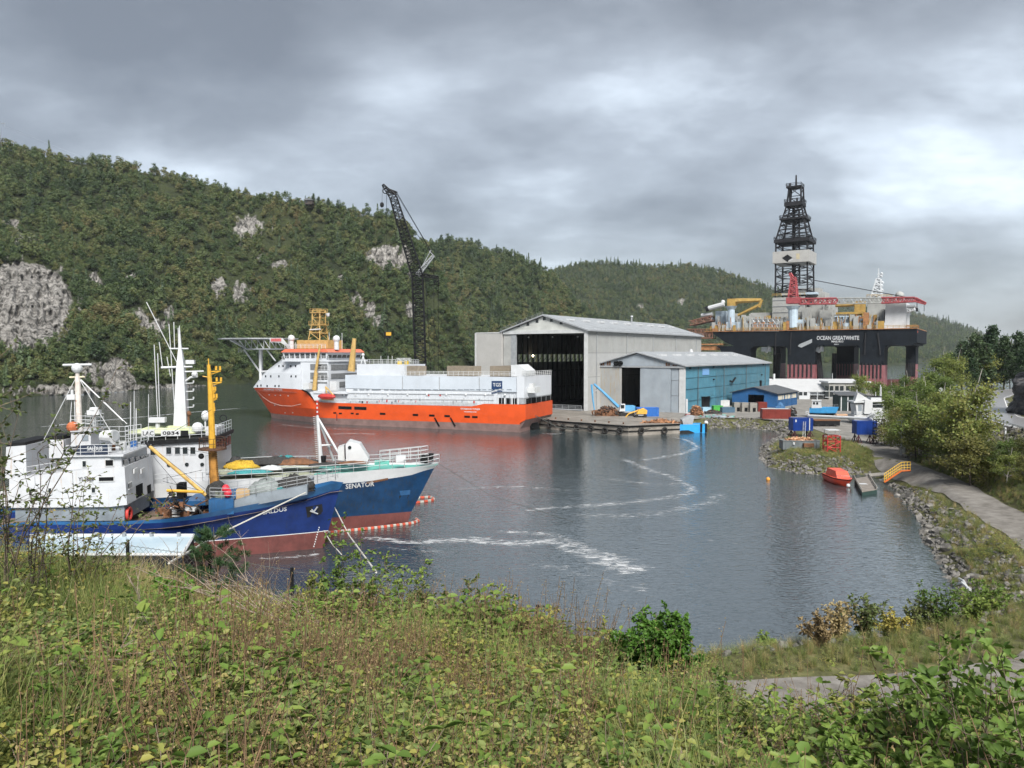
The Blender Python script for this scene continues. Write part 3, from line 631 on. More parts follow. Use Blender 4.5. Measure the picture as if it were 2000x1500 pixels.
def big_hall():
    t = T('shipyard_hall', 'tall pale ribbed hall with a huge dark open doorway', 'hall', HA)
    Wd = HA.x(984, 780).y; ze = HA.x(1150, 645).z; za = ze+HA.x(1065, 618).z-HA.x(1065, 645).z+.5; Ln = HA.y(1370, 660).x
    y1 = HA.x(1142, 700).y; y0 = HA.x(1009, 700).y; zo = HA.x(1075, 651).z
    # frame walls
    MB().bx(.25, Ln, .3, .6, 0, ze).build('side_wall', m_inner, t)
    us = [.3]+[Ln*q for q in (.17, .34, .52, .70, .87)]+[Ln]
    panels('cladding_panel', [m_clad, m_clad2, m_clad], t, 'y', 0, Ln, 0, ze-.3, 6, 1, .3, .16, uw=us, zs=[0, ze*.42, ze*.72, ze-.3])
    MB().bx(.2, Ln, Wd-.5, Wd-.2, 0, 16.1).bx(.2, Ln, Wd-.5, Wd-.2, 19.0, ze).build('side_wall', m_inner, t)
    pn = 30
    for i in range(pn):
        a = Ln*i/pn+.5; b = Ln*(i+1)/pn-.6
        MB().bx(a, b, Wd-.38, Wd-.32, 16.1, 19.0).build('window_pane', m_pane, t)
    c = MB()
    for i in range(pn+1): c.bx(Ln*i/pn-.25+.4, Ln*i/pn+.25+.4, Wd-1.0, Wd-.52, 0, ze-.4)
    for i in range(pn): c.cyl((Ln*i/pn+.4, Wd-.8, 16.1), (Ln*(i+1)/pn+.4, Wd-.8, 19.0), .12, .12, 4)
    for z in (6, 12.5): c.bx(.5, Ln, Wd-1.6, Wd-1.05, z, z+.25)
    c.build('steel_frame', m_dark, t)
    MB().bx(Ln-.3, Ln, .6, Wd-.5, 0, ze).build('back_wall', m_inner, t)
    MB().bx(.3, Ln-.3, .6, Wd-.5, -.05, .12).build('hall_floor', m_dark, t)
    # front
    MB().bx(-.5, .2, -.1, y1, 0, zo+1).build('door_pillar', m_whited, t); MB().bx(-.3, .2, y0, y0+2.2, 0, zo).build('door_pillar', m_grey, t)
    MB().bx(-.2, .2, y0+2.25, Wd-.05, 0, zo).build('front_wall', m_clad2, t)
    ya = Wd/2
    MB().prism([(y1+.05, zo), (Wd-.1, zo), (Wd-.1, ze-.2), (ya, za-.25), (.1, ze-.2), (.1, zo+1.05), (y1+.05, zo+1.05)], 'x', -.35, .2).build('gable', mat('gable_cladding', (.52, .54, .52), .55, .1, .3, streak=.35, rustcol=(.33, .3, .25), wave=('Y', 1.4, .05)), t)
    MB().bx(-.6, -.36, y1+.1, Wd, zo-.1, zo+1.1).build('door_header', m_whited, t)
    for i, (px, py) in enumerate(((1013, 635), (1031, 633), (1049, 627), (1063, 622), (1077, 625), (1096, 630))):
        p = HA.x(px, py, -.36); MB().bx(-.42, -.3, p.y-.55, p.y+.55, p.z-.6, p.z+.6).build('vent_window', m_glass, t)
    # roof
    ov = 1.0
    for s in (0, 1):
        y_e = -ov if s == 0 else Wd+ov; zz = ze-ov*(za-ze)/ya
        o = MB(); o.prism([(ya, za), (y_e, zz), (y_e, zz+.45), (ya, za+.5)], 'x', -1.2, Ln+.8); o.build('roof_slope', m_roofl, t)
    for i in range(9):
        x = Ln*(i+.6)/9.4; yy = ya*.62; zc = ze+(za-ze)*(yy/ya)+.5; MB().bx(x-1.8, x+1.8, yy-.8, yy+.8, zc-.1, zc+.55).build('roof_hatch', m_white, t)
    g = MB(); g.rail([(-.8, -.9, ze+.2), (Ln, -.9, ze+.2)], .8, .04, 3, 1); g.rail([(-1, ya, za+.5), (-1, Wd+.6, ze+.3)], .9, .04, 2.2, 2); g.build('roof_railing', m_steel, t)
    v = MB(); v.cyl((Ln*.62, ya*.9, za), (Ln*.62, ya*.9, za+2.2), .35, .35, 10); v.cyl((Ln*.62, ya*.9, za+2.2), (Ln*.62, ya*.9, za+2.8), .7, .5, 10); v.build('roof_vent', m_steel, t)
    for k in range(5): x = Ln*(.06+.22*k); MB().cyl((x, -.12, 0), (x, -.12, ze-.4), .13, .13, 6).build('downpipe', m_grey, t)
    # sliding door pocket
    yp = HA.x(933, 700).y; zp = HA.x(960, 651).z
    MB().bx(-.9, 1.2, Wd+.3, yp, 0, zp).build('sliding_door', mat('door_cladding', (.41, .41, .40), .55, .06, .3, streak=.5, rustcol=(.38, .37, .35), wave=('Y', 1.3, .05)), t)
    MB().bx(-1.1, 1.3, yp+.02, yp+.5, 0, zp+.2).bx(-1, 1.3, Wd+.2, yp, zp+.02, zp+.35).build('door_trim', m_whited, t)
    # gate at the sill
    s = MB(); s.bx(-2.2, -1.2, y1, y0, .25, .6); s.rail([(-2, y1, .6), (-2, y0, .6)], 1.3, .06, 2.5, 3); s.build('sill_walkway', m_grey, t)
    for yy in (6, 16, 26):
        for zz in (zo-1.2,): MB().sph((4, yy, zz), .3).build('ceiling_lamp', m_white, t)
    lm = bpy.data.materials.new('lit_lamp'); lm.use_nodes = True; b = lm.node_tree.nodes['Principled BSDF']; b.inputs['Emission Color'].default_value = (1, .8, .5, 1); b.inputs['Emission Strength'].default_value = 12
    p = HA.y(1041, 695, Wd-2); MB().sph((p.x, Wd-2.0, p.z), .28).build('lit_lamp', lm, t)
    return Wd, Ln
HALL = big_hall()
m_bluec = mat('blue_ribbed_cladding', (.075, .235, .33), .55, .14, .22, streak=.55, rustcol=(.09, .13, .10), wave=('X', 2.0, .04))
m_bluec2 = mat('blue_ribbed_cladding_stained', (.06, .195, .275), .55, .16, .22, streak=.72, rustcol=(.11, .12, .08), wave=('X', 2.0, .04))
m_gblue = mat('grey_blue_cladding', (.30, .345, .39), .55, .09, .25, streak=.42, rustcol=(.30, .27, .20), wave=('Y', 2.0, .04))
HB = Fr((*zpx(1337, 807, 2.6), 2.6), 56)
m_dgreyp = mat('dull_pipe', (.10, .12, .13), .6, .2)
def blue_hall():
    t = T('workshop_hall', 'lower hall with grey gable doors and a streaky blue side wall', 'hall', HB)
    Wd = HB.x(1160, 770).y; ze = HB.x(1337, 715).z; za = HB.x(1245, 689).z; Ln = HB.y(1503, 740).x; ya = HB.x(1245, 700).y
    zh = HB.x(1250, 718).z
    MB().bx(.3, Ln, .25, .5, 0, ze-.1).build('side_wall', m_inner, t)
    panels('cladding_panel', [m_bluec, m_bluec2, m_bluec, m_bluec2, m_bluec], t, 'y', .45, Ln, 0, ze-.15, 3, 4, .25, .12, .05, uw=[.5, Ln*.3, Ln*.66, Ln])
    MB().bx(.3, Ln, Wd-.4, Wd-.1, 0, ze-.1).bx(Ln-.3, Ln, .5, Wd-.4, 0, ze).build('back_wall', m_inner, t)
    MB().bx(.3, Ln-.3, .5, Wd-.4, -.05, .1).build('hall_floor', m_dark, t)
    MB().bx(-.35, .45, -.12, HB.x(1327, 770).y, 0, ze).build('corner_post', m_whited, t)
    yy = [HB.x(p, 770).y for p in (1326, 1311, 1251, 1215, 1162)]
    panels('door_panel', m_gblue, t, 'x', 0, 1, 0, zh, 1, 1, .1, .22, .1, uw=[yy[0], yy[1]], zs=[0, zh*.38, zh*.72, zh])
    panels('sliding_door', m_gblue, t, 'x', 0, 1, 0, zh, 1, 1, -.16, .3, .1, uw=[yy[1], yy[2]], zs=[0, zh])
    panels('sliding_door', mat('stained_grey_cladding', (.34, .35, .35), .55, .1, .2, streak=.75, rustcol=(.34, .24, .10), wave=('Y', 2.0, .04)), t, 'x', 0, 1, 0, zh, 1, 1, -.16, .3, .1, uw=[yy[3], yy[4]], zs=[0, zh])
    MB().bx(-.7, .3, .0, Wd, zh+.02, zh+.55).build('door_rail', m_grey, t)
    sl = (za-ze)/ya
    MB().prism([(.1, zh+.6), (Wd-.1, zh+.6), (Wd-.1, ze+.2), (ya, za-.3), (.1, ze-.1)], 'x', -.2, .25).build('gable', m_gblue, t)
    # rusted strips at both gable ends
    for side in (0, 1):
        for i in range(9):
            a = (.3+i*.8) if side == 0 else Wd-.9-i*.8; zt_ = (ze+sl*a-.45) if side == 0 else (ze+.2+(za-.3-ze-.2)*(Wd-a-.6)/(Wd-ya)-.1)
            if i % 3 != 2 and zt_ > zh+.9: MB().bx(-.26, -.205, a, a+.6, zh+.65, zt_).build('rusted_sheet', m_rust, t)
    for p in ((1205, 709), (1213, 709)):
        q = HB.x(*p, -.3); MB().cyl((-.25, q.y, q.z), (-1.3, q.y, q.z-.2), .75, .85, 12).build('extractor_duct', m_dark, t)
    for y_e, z_e in ((-.9, ze-.9*sl), (Wd+.6, ze-.3)):
        MB().prism([(ya, za), (y_e, z_e), (y_e, z_e+.35), (ya, za+.4)], 'x', -1, Ln+.7).build('roof_slope', m_roofl, t)
    MB().bx(-1.06, -1.0, -.9, ya, 0, 0).build('roof_edge', m_whited, t) if False else None
    for i in range(7):
        x = Ln*(i+.7)/7.6; y_ = ya*.7; zc = ze+(za-ze)*.7+.4; MB().bx(x-2.6, x+2.6, y_-.7, y_+.7, zc-.2, zc+.45).build('roof_hatch', m_white, t)
    MB().cyl((Ln*.5, ya, za), (Ln*.5, ya, za+1.4), .8, .5, 10).build('roof_vent', m_white, t)
    MB().rail([(-.7, -.85, ze-.3), (Ln, -.85, ze-.3)], 1, .035, 2.5, 1).build('snow_rail', m_steel, t)
    q = [HB.y(p, z) for p, z in ((1372, 720), (1385, 732))]; MB().bx(q[0].x, q[1].x, .02, -.02, q[1].z, q[0].z).build('blue_sign', mat('plain_blue', (.16, .34, .62), .5, .05), t)
    a, b = HB.y(1425, 744), HB.y(1431, 738); MB().tube([(a.x, -.1, a.z), (a.x+.6, -.9, a.z-.4), (b.x, -1, b.z)], .35, 8).build('exhaust_pipe', m_black, t)
    for p in ((1347, 719), (1393, 717), (1490, 712), (1393, 741), (1487, 732)):
        q = HB.y(*p); MB().bx(q.x-.3, q.x+.3, .0, -.5, q.z-.2, q.z+.25).build('wall_lamp', m_black, t)
    d0, d1 = HB.y(1371, 775), HB.y(1386, 772); dr = MB().bx(d0.x, d1.x, .1, -.06, 0, d0.z).build('door', m_black, t)
    MB().bx(d0.x-.6, d1.x+.6, .1, -1.6, d0.z+.1, d0.z+.35).build('door_canopy', m_bluec2, t)
    for k in range(4): x = Ln*(.12+.27*k); MB().cyl((x, -.12, 0), (x, -.12, ze-.4), .12, .12, 6).build('downpipe', m_dgreyp, t)
    for z in (.24, .5, .74): MB().bx(.5, Ln, .1, -.04, ze*z, ze*z+.1).build('seam_rail', m_bluec2, t)
blue_hall()
# ---------------------------------------------------------------- small yard buildings
m_sblue = mat('bright_blue_cladding', (.022, .10, .26), .5, .12, .6, wave=('X', 4.0, .03)); m_sroof = mat('dark_grey_roof', (.085, .092, .10), .6, .1, .8, wave=('X', 3, .03))
HC = Fr((*zpx(1517, 797, 2.6), 2.6), 52)
def gable_shed(fr, name, label, cat, Wd, Ln, ze, za, wall, roof, door=None, ov=.7, windows=None, winm=None):
    t = T(name, label, cat, fr); sl = (za-ze)/(Wd/2)
    MB().bx(.1, Ln, 0, .25, 0, ze).build('side_wall', wall, t); MB().bx(.1, Ln, Wd-.25, Wd, 0, ze).build('side_wall', wall, t)
    d0, d1, dz = door or (Wd*.4, Wd*.4, 0)
    MB().bx(0, .25, 0, d0, 0, ze).build('front_wall', wall, t); MB().bx(0, .25, d1, Wd, 0, ze).build('front_wall', wall, t)
    MB().prism([(0, ze+.01), (Wd, ze+.01), (Wd/2, za)], 'x', 0, .25).build('gable', wall, t); MB().prism([(.25, 0), (Wd-.25, 0), (Wd-.25, ze), (Wd/2, za-.1), (.25, ze)], 'x', Ln-.25, Ln).build('back_wall', wall, t)
    if door:
        MB().bx(.02, .22, d0, d1, dz, ze-.01).build('door_lintel', wall, t)
    MB().bx(.3, Ln-.3, .3, Wd-.3, -.05, .08).build('shed_floor', m_dark, t)
    for s in (0, 1):
        ye = -ov if s == 0 else Wd+ov; z_ = ze-ov*sl
        MB().prism([(Wd/2, za), (ye, z_), (ye, z_+.22), (Wd/2, za+.24)], 'x', -ov, Ln+ov).build('roof_slope', roof, t)
    for (a, b, c, d) in windows or []: MB().bx(a, b, -.06, .02, c, d).build('window', winm or m_glass, t)
    return t
_w = HC.x(1430, 780).y; _l = HC.y(1556, 775).x; _ze = HC.y(1517, 769).z
shed = gable_shed(HC, 'blue_shed', 'small bright blue shed with dark grey gable roof', 'shed', _w, _l, _ze, _ze+HC.x(1470, 757).z-HC.x(1470, 768).z, m_sblue, m_sroof,
    (HC.x(1492, 780).y, HC.x(1461, 780).y, _ze*.88), windows=[(_l*a, _l*b, _ze*.55, _ze*.86) for a, b in ((.06, .34), (.4, .66), (.72, .97))], winm=mat('cream_panel', (.52, .50, .42), .6, .1, 1))
for i in range(5): MB().bx(_l*i/4.05, _l*i/4.05+.3, -.12, -.02, 0, _ze-.2).build('wall_batten', m_sblue, shed)
MB().cyl((_l*.5, _w*.6, _ze+1.5), (_l*.5, _w*.6, _ze+4.2), .4, .4, 8).build('chimney', m_black, shed)
m_wroof = mat('white_sheet_roof', (.46, .47, .48), .5, .06, .3, wave=('X', 2.5, .03))
def back_buildings():
    D = W.z(1600, 779, 2.6).y; fr = Fr((W.z(1502, 779, 2.6).x, D, 2.6), -4)
    t = T('white_roofed_building', 'long low building under a big white sloping roof', 'building', fr)
    x1 = fr.y(1610, 770).x; zt_ = fr.y(1560, 764).z; zr = fr.y(1560, 741, 16).z
    MB().bx(.3, x1, .5, 16, 0, zt_).build('wall', m_white, t)
    MB().prism([(-.6, zt_-.3), (16, zr), (32, zt_), (32, zt_+.3), (16, zr+.3), (-.6, zt_)], 'x', -1, x1+18).build('roof', m_wroof, t)
    MB().prism([(-.6, 0), (16, 0), (16, zr-.1), (0, zt_-.1)], 'x', -.9, -.4).build('gable_wall', m_white, t)
    a = fr.y(1557, 768, -.2).x; b = fr.y(1578, 768, -.2).x
    MB().bx(a, b, -3, .45, 0, zt_-.4).build('porch', m_white, t)
    for p in (1564, 1573): q = fr.y(p, 769, -3); MB().bx(q.x-.7, q.x+.7, -3.06, -2.98, q.z-.7, q.z+.7).build('window', m_glass, t)
    for p in (1587, 1594, 1602): q = fr.y(p, 772, .5); MB().bx(q.x-.6, q.x+.6, .42, .52, q.z-.6, q.z+.6).build('window', m_glass, t)
    MB().bx(b+.1, x1-.1, -2, .4, zt_-1.6, zt_-1.3).build('porch_roof', m_grey, t)
    c = MB(); c.cyl((6, 15, zr-2), (6, 15, zr+2.5), .5, .5, 8); c.build('chimney', m_white, t)
    f2 = Fr((W.z(1611, 779, 2.6).x, D-4, 2.6), -4); t2 = T('office_building', 'flat grey two-storey block with two rows of small windows', 'building', f2)
    x1 = f2.y(1676, 770).x; zt_ = f2.y(1640, 748).z; mg = mat('grey_render', (.30, .30, .285), .8, .1, .5)
    MB().bx(0, x1, 0, 10, 0, zt_).build('wall', mg, t2); MB().bx(-.6, x1+5, -.6, 10.5, zt_+.01, zt_+.7).build('roof', m_white, t2)
    for row in (758.5, 770.5):
        for px in (1615, 1624, 1634.5, 1644, 1656, 1665):
            q = f2.y(px, row); w = MB().bx(q.x-.75, q.x+.75, -.08, .02, q.z-1, q.z+1).build('window', m_glass, t2)
            MB().bx(q.x-.9, q.x+.9, -.2, .02, q.z-1.25, q.z-1.04).build('window_sill', m_white, w)
    MB().bx(-.03, x1, -.05, 0, zt_*.5, zt_*.5+.2).build('floor_band', m_grey, t2)
    MB().cyl((3, 5, zt_), (3, 5, zt_+4), .12, .12, 6).build('roof_pole', m_white, t2)
    D = W.z(1665, 803, 2.6).y; f3 = Fr((W.z(1639, 803, 2.6).x, D, 2.6), -8); t3 = T('boathouse', 'dark green lean-to boathouse beside the beached white wheelhouse', 'shed', f3)
    x1 = f3.y(1690, 800).x; z0 = f3.y(1640, 773).z; z1 = f3.y(1650, 766, 8).z; md = mat('dark_green_boards', (.022, .042, .042), .7, .2, 1, wave=('X', 5, .03))
    MB().bx(0, x1, 0, 8, 0, z0).build('wall', md, t3); MB().prism([(-.5, z0), (9, z1), (9, z1+.2), (-.5, z0+.25)], 'x', -.5, x1+.5).build('roof', m_sroof, t3)
    for p in (1643, 1656): q = f3.y(p, 780); MB().bx(q.x-.15, q.x+.15, -.12, -.02, 0, z0-.3).build('white_post', m_white, t3)
    MB().bx(x1*.3, x1*.45, -.06, .01, 0, z0*.75).build('door', m_dark, t3)
back_buildings()
# ---------------------------------------------------------------- lattice crane behind the ship
def crane():
    o = W.y(824, 735, 292); fr = Fr((o.x, 292, 2.6), 0); t = T('lattice_crane', 'tall black lattice boom crane standing behind the orange ship', 'crane', fr)
    m = m_black; P = lambda px, py, d=0: fr.y(px, py, d)
    b = MB(); b.bx(-4, 4, -5, 6, 1.2, 4.5).bx(-3.5, 3.5, 4, 8, 2, 6); b.build('machine_house', m, t)
    for s in (-1, 1): MB().bx(s*4.4-.8, s*4.4+.8, -5, 5, -.2, 1.4).build('crawler_track', m_rub, t)
    base = Vector((0, 0, 4)); top = P(815, 538); tip = P(766, 378); nose = P(748, 361)
    MB().lattice(base+Vector((-.2, 0, 0)), top, 4.0, 4.0, 26, .28, .13, (1, 0, 0), 2.4, 2.4).build('tower', m, t)
    MB().lattice(top, P(768, 385), 4.2, 2.6, 22, .25, .12, (1, 0, .3), 2.4, 1.8).build('boom', m, t)
    h = MB(); h.lattice(P(768, 385), nose, 2.6, .8, 4, .22, .14, (1, 0, .3), 1.8, .6); torus(h, P(753, 373), (0, 1, 0), 1.0, .18); h.lattice(P(775, 378), P(760, 372), 1, 1, 3, .2, .15, (1, 0, 0)); h.build('boom_head', m, t)
    g = MB(); g.lattice(top, P(847, 499), 1.6, .8, 6, .2, .12, (0, 1, 0)); g.cyl(top, P(842, 488), .14); g.cyl(P(838, 490), P(847, 499), .14); g.build('gantry_mast', m_grey, t)
    g = MB(); g.lattice(P(822, 537), P(856, 542), 1.2, .7, 5, .2, .12, (0, 1, 0)); g.lattice(P(853, 542), P(853, 556), 1.2, 1.6, 2, .12, .08, (1, 0, 0)); g.build('rear_strut', m, t)
    c = MB()
    for a, q in (((847, 499), (775, 376)), ((847, 499), (785, 420)), ((845, 497), (772, 374)), ((856, 542), (856, 735)), ((847, 500), (848, 735)), ((831, 545), (842, 735)), ((811, 540), (812, 735)), ((770, 385), (808, 532)), ((840, 600), (870, 735))):
        c.cyl(P(*a), P(*q, 0), .09, .09, 4)
    c.build('pendant_cable', m, t)
    k = MB(); k.cyl(P(747, 364), P(746, 398), .05, .05, 4); k.sph(P(746, 400), .8, 8, 6, 1.3); k.build('ball_hook', m, t)
    k = MB(); k.cyl(P(755, 378), P(756, 650), .07, .07, 4); q = P(757, 655); k.bx(q.x-1.3, q.x+1.3, -.5, .5, q.z-1.2, q.z+1.4); k.cyl(q, q-Vector((0, 0, 3)), .3, .2, 6); k.cyl(q, P(757, 700), .05, .05, 4); k.build('hook_block', m, t)
    k = MB(); k.bx(q.x-.5, q.x+1.5, -.7, -.52, q.z-.1, q.z+1.2); k.build('hook_block_plate', m_yel, t)
crane()
# ---------------------------------------------------------------- drilling rig
RG = Fr((139, 510, 0), -32.5)
def rig():
    t = T('drilling_rig', 'black semi-submersible drilling rig with dark lattice derrick and grey modules', 'rig', RG)
    P = lambda px, py, d=0: RG.y(px, py, d)
    mb_ = mat('rig_black_hull', (.010, .014, .020), .7, .3, .15, spec=.1, streak=.35, rustcol=(.05, .045, .042)); mp = mat('rig_faded_red', (.24, .085, .095), .6, .2, .2, streak=.5, rustcol=(.12, .07, .07))
    mg = mat('rig_grey_module', (.36, .37, .36), .55, .14, .25, streak=.4, rustcol=(.26, .22, .18), wave=('X', 1.2, .05)); ml = mat('rig_pale_blue', (.40, .49, .57), .5, .12, .3, streak=.35, rustcol=(.30, .24, .2))
    mr = mat('rig_red', (.34, .07, .08), .55, .2, .5); mo = mat('rig_orange_rust', (.36, .17, .07), .7, .3, .6); mw = mat('rig_white', (.52, .55, .58), .5, .08, .3, streak=.35, rustcol=(.4, .33, .28)); mk = mat('derrick_dark', (.022, .022, .026), .6, .3, .5, spec=.2)
    zt_ = P(1600, 645).z; zb = P(1600, 675).z; x0, x1 = P(1388, 660).x, P(1791, 660).x
    MB().prism([(x0, zt_), (x0+10, zb+2.5), (x0+16, zb), (x1-2, zb), (x1-2, zb+1), (x1, zb+1.5), (x1, zt_)], 'y', 0, 74).build('deck_box', mb_, t)
    MB().bx(x0-4, x1, -.8, 75, zt_+.02, zt_+.5).build('main_deck', mo, t)
    zp = P(1560, 712).z
    def column(name, px0, px1, d0, d1, haunch):
        a, b = P(px0, 700, d0).x, P(px1, 700, d0).x; h = 6*haunch
        MB().loft([[(a-e, d0-.05*0, z), (b+e, d0, z), (b+e, d1, z), (a-e, d1, z)] for e, z in ((0, zp), (0, zb-h*1.2), (h*.25, zb-h*.5), (h*.7, zb-.8), (h, zb+.01))]).build(name, mb_, t)
        c = MB().bx(a, b, d0, d1, -6, zp-.01).build('column_foot', mp, t)
        f = MB()
        for i in range(6): f.cyl((a+(b-a)*(i+.7)/6.4, d0-.2, zp-8), (a+(b-a)*(i+.7)/6.4, d0-.2, zp+1), .45, .45, 6)
        f.build('column_fender', mk, c)
    column('column', 1408, 1464, .3, 16, .5); column('column', 1538, 1591, .3, 20, .35); column('column', 1679, 1726, .3, 20, .35)
    column('column', 1510, 1524, 56, 73, .2); column('column', 1634, 1668, 52, 73, .2); column('column', 1769, 1789, 56, 73, .1)
    br = MB(); br.cyl(P(1596, 680, 10), P(1603, 745, 10), 2.0, 2.0, 8); br.cyl(P(1521, 690, 30), P(1516, 745, 30), 2, 2, 8); br.cyl(P(1630, 690, 30), P(1628, 745, 30), 1.5, 1.5, 8); br.build('brace', mk, t)
    MB().bx(P(1400, 700, 8).x, P(1727, 700, 8).x, 2, 18, -8, 4.5).build('pontoon', mp, t); MB().bx(P(1400, 700, 8).x, P(1740, 700, 8).x, 56, 72, -8, 4.5).build('pontoon', mp, t)
    for px in (1497, 1599): q = P(px, 682, 4); MB().bx(q.x-3, q.x+3, 3, 5, q.z-1.5, q.z+1.5).cyl((q.x, 4, q.z-2), (q.x+2, 3, q.z+2), .9).build('hull_fitting', m_steel, t)
    def block(px0, py0, px1, py1, d0, d1, m, name='module'):
        a, b = P(px0, py1, d0), P(px1, py0, d0); return MB().bx(a.x, b.x, d0, d1, max(a.z, zt_+.5), b.z).build(name, m, t)
    for q in ((1508, 579, 1572, 640, 22, 46, mg), (1531, 562, 1600, 640, 47, 60, mg), (1572, 570, 1611, 640, 30, 46.5, mg), (1612, 584, 1626, 640, 24, 45, mg), (1728, 590, 1770, 645, 6, 30, mw), (1693, 581, 1742, 645, 31, 56, mg),
              (1397, 607, 1417, 640, 10, 22, ml), (1387, 620, 1397, 640, 14, 24, ml), (1418, 628, 1464, 645, 2, 12, ml), (1455, 616, 1500, 645, 16, 21, mg), (1532, 624, 1567, 645, 3, 15, ml), (1580, 632, 1595, 645, 4, 9, ml), (1647, 630, 1682, 645, 3, 12, ml), (1680, 630, 1696, 645, 2, 10, ml), (1710, 630, 1727, 645, 3, 12, ml),
              (1525, 570, 1595, 577, 23, 46, ml), (1625, 612, 1694, 628, 26, 40, mg), (1640, 622, 1692, 645, 9, 16, ml), (1566, 600, 1580, 645, 14, 21.5, mg), (1466, 610, 1507, 645, 25, 34, mg), (1440, 622, 1470, 645, 13, 18, mg), (1600, 604, 1624, 645, 12, 22, mg), (1418, 612, 1440, 628, 14, 20, mg), (1700, 604, 1727, 645, 14, 28, mg)): block(*q)
    for k in range(5):
        z = P(1540, 586+k*12, 21.9); MB().bx(P(1508, 600, 21.8).x, P(1571, 600, 21.8).x, 21.7, 21.98, z.z, z.z+.3).build('module_band', m_grey, t)
    lad = MB(); lad.lattice(P(1614, 640, 23), P(1614, 585, 23), 3, 3, 8, .25, .15, (1, 0, 0), 2, 2); lad.build('stair_tower', mg, t)
    # derrick
    dk = 34; D = lambda px, py: P(px, py, dk)
    b0, b1 = D(1552, 640), D(1552, 522); w0 = D(1583, 560).x-D(1520, 560).x
    d = MB(); d.lattice(b0, D(1552, 470), w0, w0*.95, 12, .6, .26, (1, 0, 0)); d.build('derrick_base', mk, t)
    d = MB(); d.lattice(D(1552, 470), D(1553.5, 404), w0*.95, w0*.46, 7, .55, .26, (1, 0, 0)); d.build('derrick_taper', mk, t)
    d = MB(); d.lattice(D(1553.5, 404), D(1555, 366), w0*.44, w0*.36, 2, .6, .26, (1, 0, 0)); d.build('derrick_crown', mk, t)
    for y0, y1, f in ((404, 396, .56), (470, 476, 1.08), (365, 368, .46), (428, 431, .8)):
        a, b = D(1553, y0), D(1553, y1); w = w0*f/2; MB().bx(a.x-w, a.x+w, dk-w, dk+w, a.z, b.z).build('derrick_platform', mk, t)
        g = MB(); c = [(a.x-w, dk-w), (a.x+w, dk-w), (a.x+w, dk+w), (a.x-w, dk+w), (a.x-w, dk-w)]; zz = max(a.z, b.z); g.rail([(x, y, zz) for x, y in c], 1.8, .16, 3.5, 2); g.build('platform_railing', mk, t)
    a, b = D(1517, 518), D(1588, 491); w = (b.x-a.x)/2; cx = (a.x+b.x)/2
    wb = MB(); wb.bx(a.x, b.x, dk-w, dk-w+.5, a.z, b.z).bx(a.x, b.x, dk+w-.5, dk+w, a.z, b.z).bx(a.x, a.x+.5, dk-w+.5, dk+w-.5, a.z, b.z).bx(b.x-.5, b.x, dk-w+.5, dk+w-.5, a.z, b.z).bx(a.x+.6, b.x-.6, dk-w+.6, dk+w-.6, a.z-.3, a.z+.2); wb.build('wind_wall', mat('wind_wall_grey', (.36, .36, .35), .5, .08, .3), t)
    yq = dk-w-.06; q = lambda px, py: P(px, py, yq)
    MB().add([q(1527, 504), q(1538, 497), q(1548, 503.5), q(1541, 508), q(1538, 512)], [(0, 1, 2, 3, 4)]).build('emblem', m_black, t)
    MB().add([q(1540, 508.5), q(1548, 505.5), q(1549, 507), q(1541, 510)], [(0, 1, 2, 3)]).build('emblem_wave', m_white, t)
    MB().add([q(1555, 495), q(1562, 495), q(1562, 506), q(1555, 506)], [(0, 1, 2, 3)]).build('wall_hatch', mat('beige', (.45, .40, .28), .6, .1), t)
    an = MB(); an.cyl(D(1555, 366), D(1555, 342), .7, .45, 6); an.cyl(D(1543, 400), D(1542.5, 358), .7, .6, 6); an.cyl(D(1557, 398), D(1557, 386), .5, .4, 6); an.build('antenna', mk, t)
    td = MB(); td.cyl(D(1549, 560), D(1550, 405), .9, .9, 6); td.lattice(D(1557, 555), D(1556, 410), 3, 3, 16, .3, .2, (1, 0, 0)); td.build('top_drive_guide', mk, t)
    # cranes
    c = MB(); c.cyl(P(1549, 640, 2), P(1549, 602, 2), 3.0, 3.0, 12); c.cyl(P(1549, 604, 2), P(1549, 598, 2), 3.2, 4.6, 12); c.build('crane_pedestal', ml, t)
    c = MB(); a, b = P(1535, 593, -1.5), P(1562, 580, -1.5); c.bx(a.x, b.x, -1.5, 6, a.z, b.z); c.build('crane_house', mr, t)
    c = MB(); c.lattice(P(1549, 580, 2), P(1550, 542, 2), 5, 2.6, 7, .5, .32, (1, 0, 0)); c.lattice(P(1553, 552, 2), P(1543, 534, 2), 2, 1, 3, .45, .3, (1, 0, 0)); c.build('crane_gantry', mr, t)
    c = MB(); c.lattice(P(1561, 589, 2), P(1635, 588, 2), 3.4, 3.4, 8, .5, .28, (0, 1, 0)); c.build('crane_boom', mr, t)
    c = MB(); c.lattice(P(1635, 588, 2), P(1722, 587, 2), 3.4, 3.2, 10, .32, .2, (0, 1, 0)); c.build('crane_boom', mg, t)
    c = MB(); c.lattice(P(1722, 587, 2), P(1787, 585, 2), 3.2, 2.4, 8, .5, .28, (0, 1, 0)); c.lattice(P(1787, 585, 2), P(1808, 593, 2), 2.2, .8, 4, .5, .3, (0, 1, 0)); c.build('crane_boom_tip', mr, t)
    c = MB()
    for o_ in (-.6, .6): c.cyl(P(1550, 540, 2+o_), P(1790, 584, 2+o_), .22, .22, 4)
    c.cyl(P(1791, 586, 2), P(1791, 602, 2), .2, .2, 4); c.cyl(P(1805, 593, 2), P(1805, 608, 2), .15, .15, 4); q = P(1791, 602, 2); c.bx(q.x-.6, q.x+.6, 1.5, 2.5, q.z-2, q.z); c.build('crane_cable', mk, t)
    my = mat('rig_yellow', (.40, .26, .07), .6, .2, .5, rust=.25)
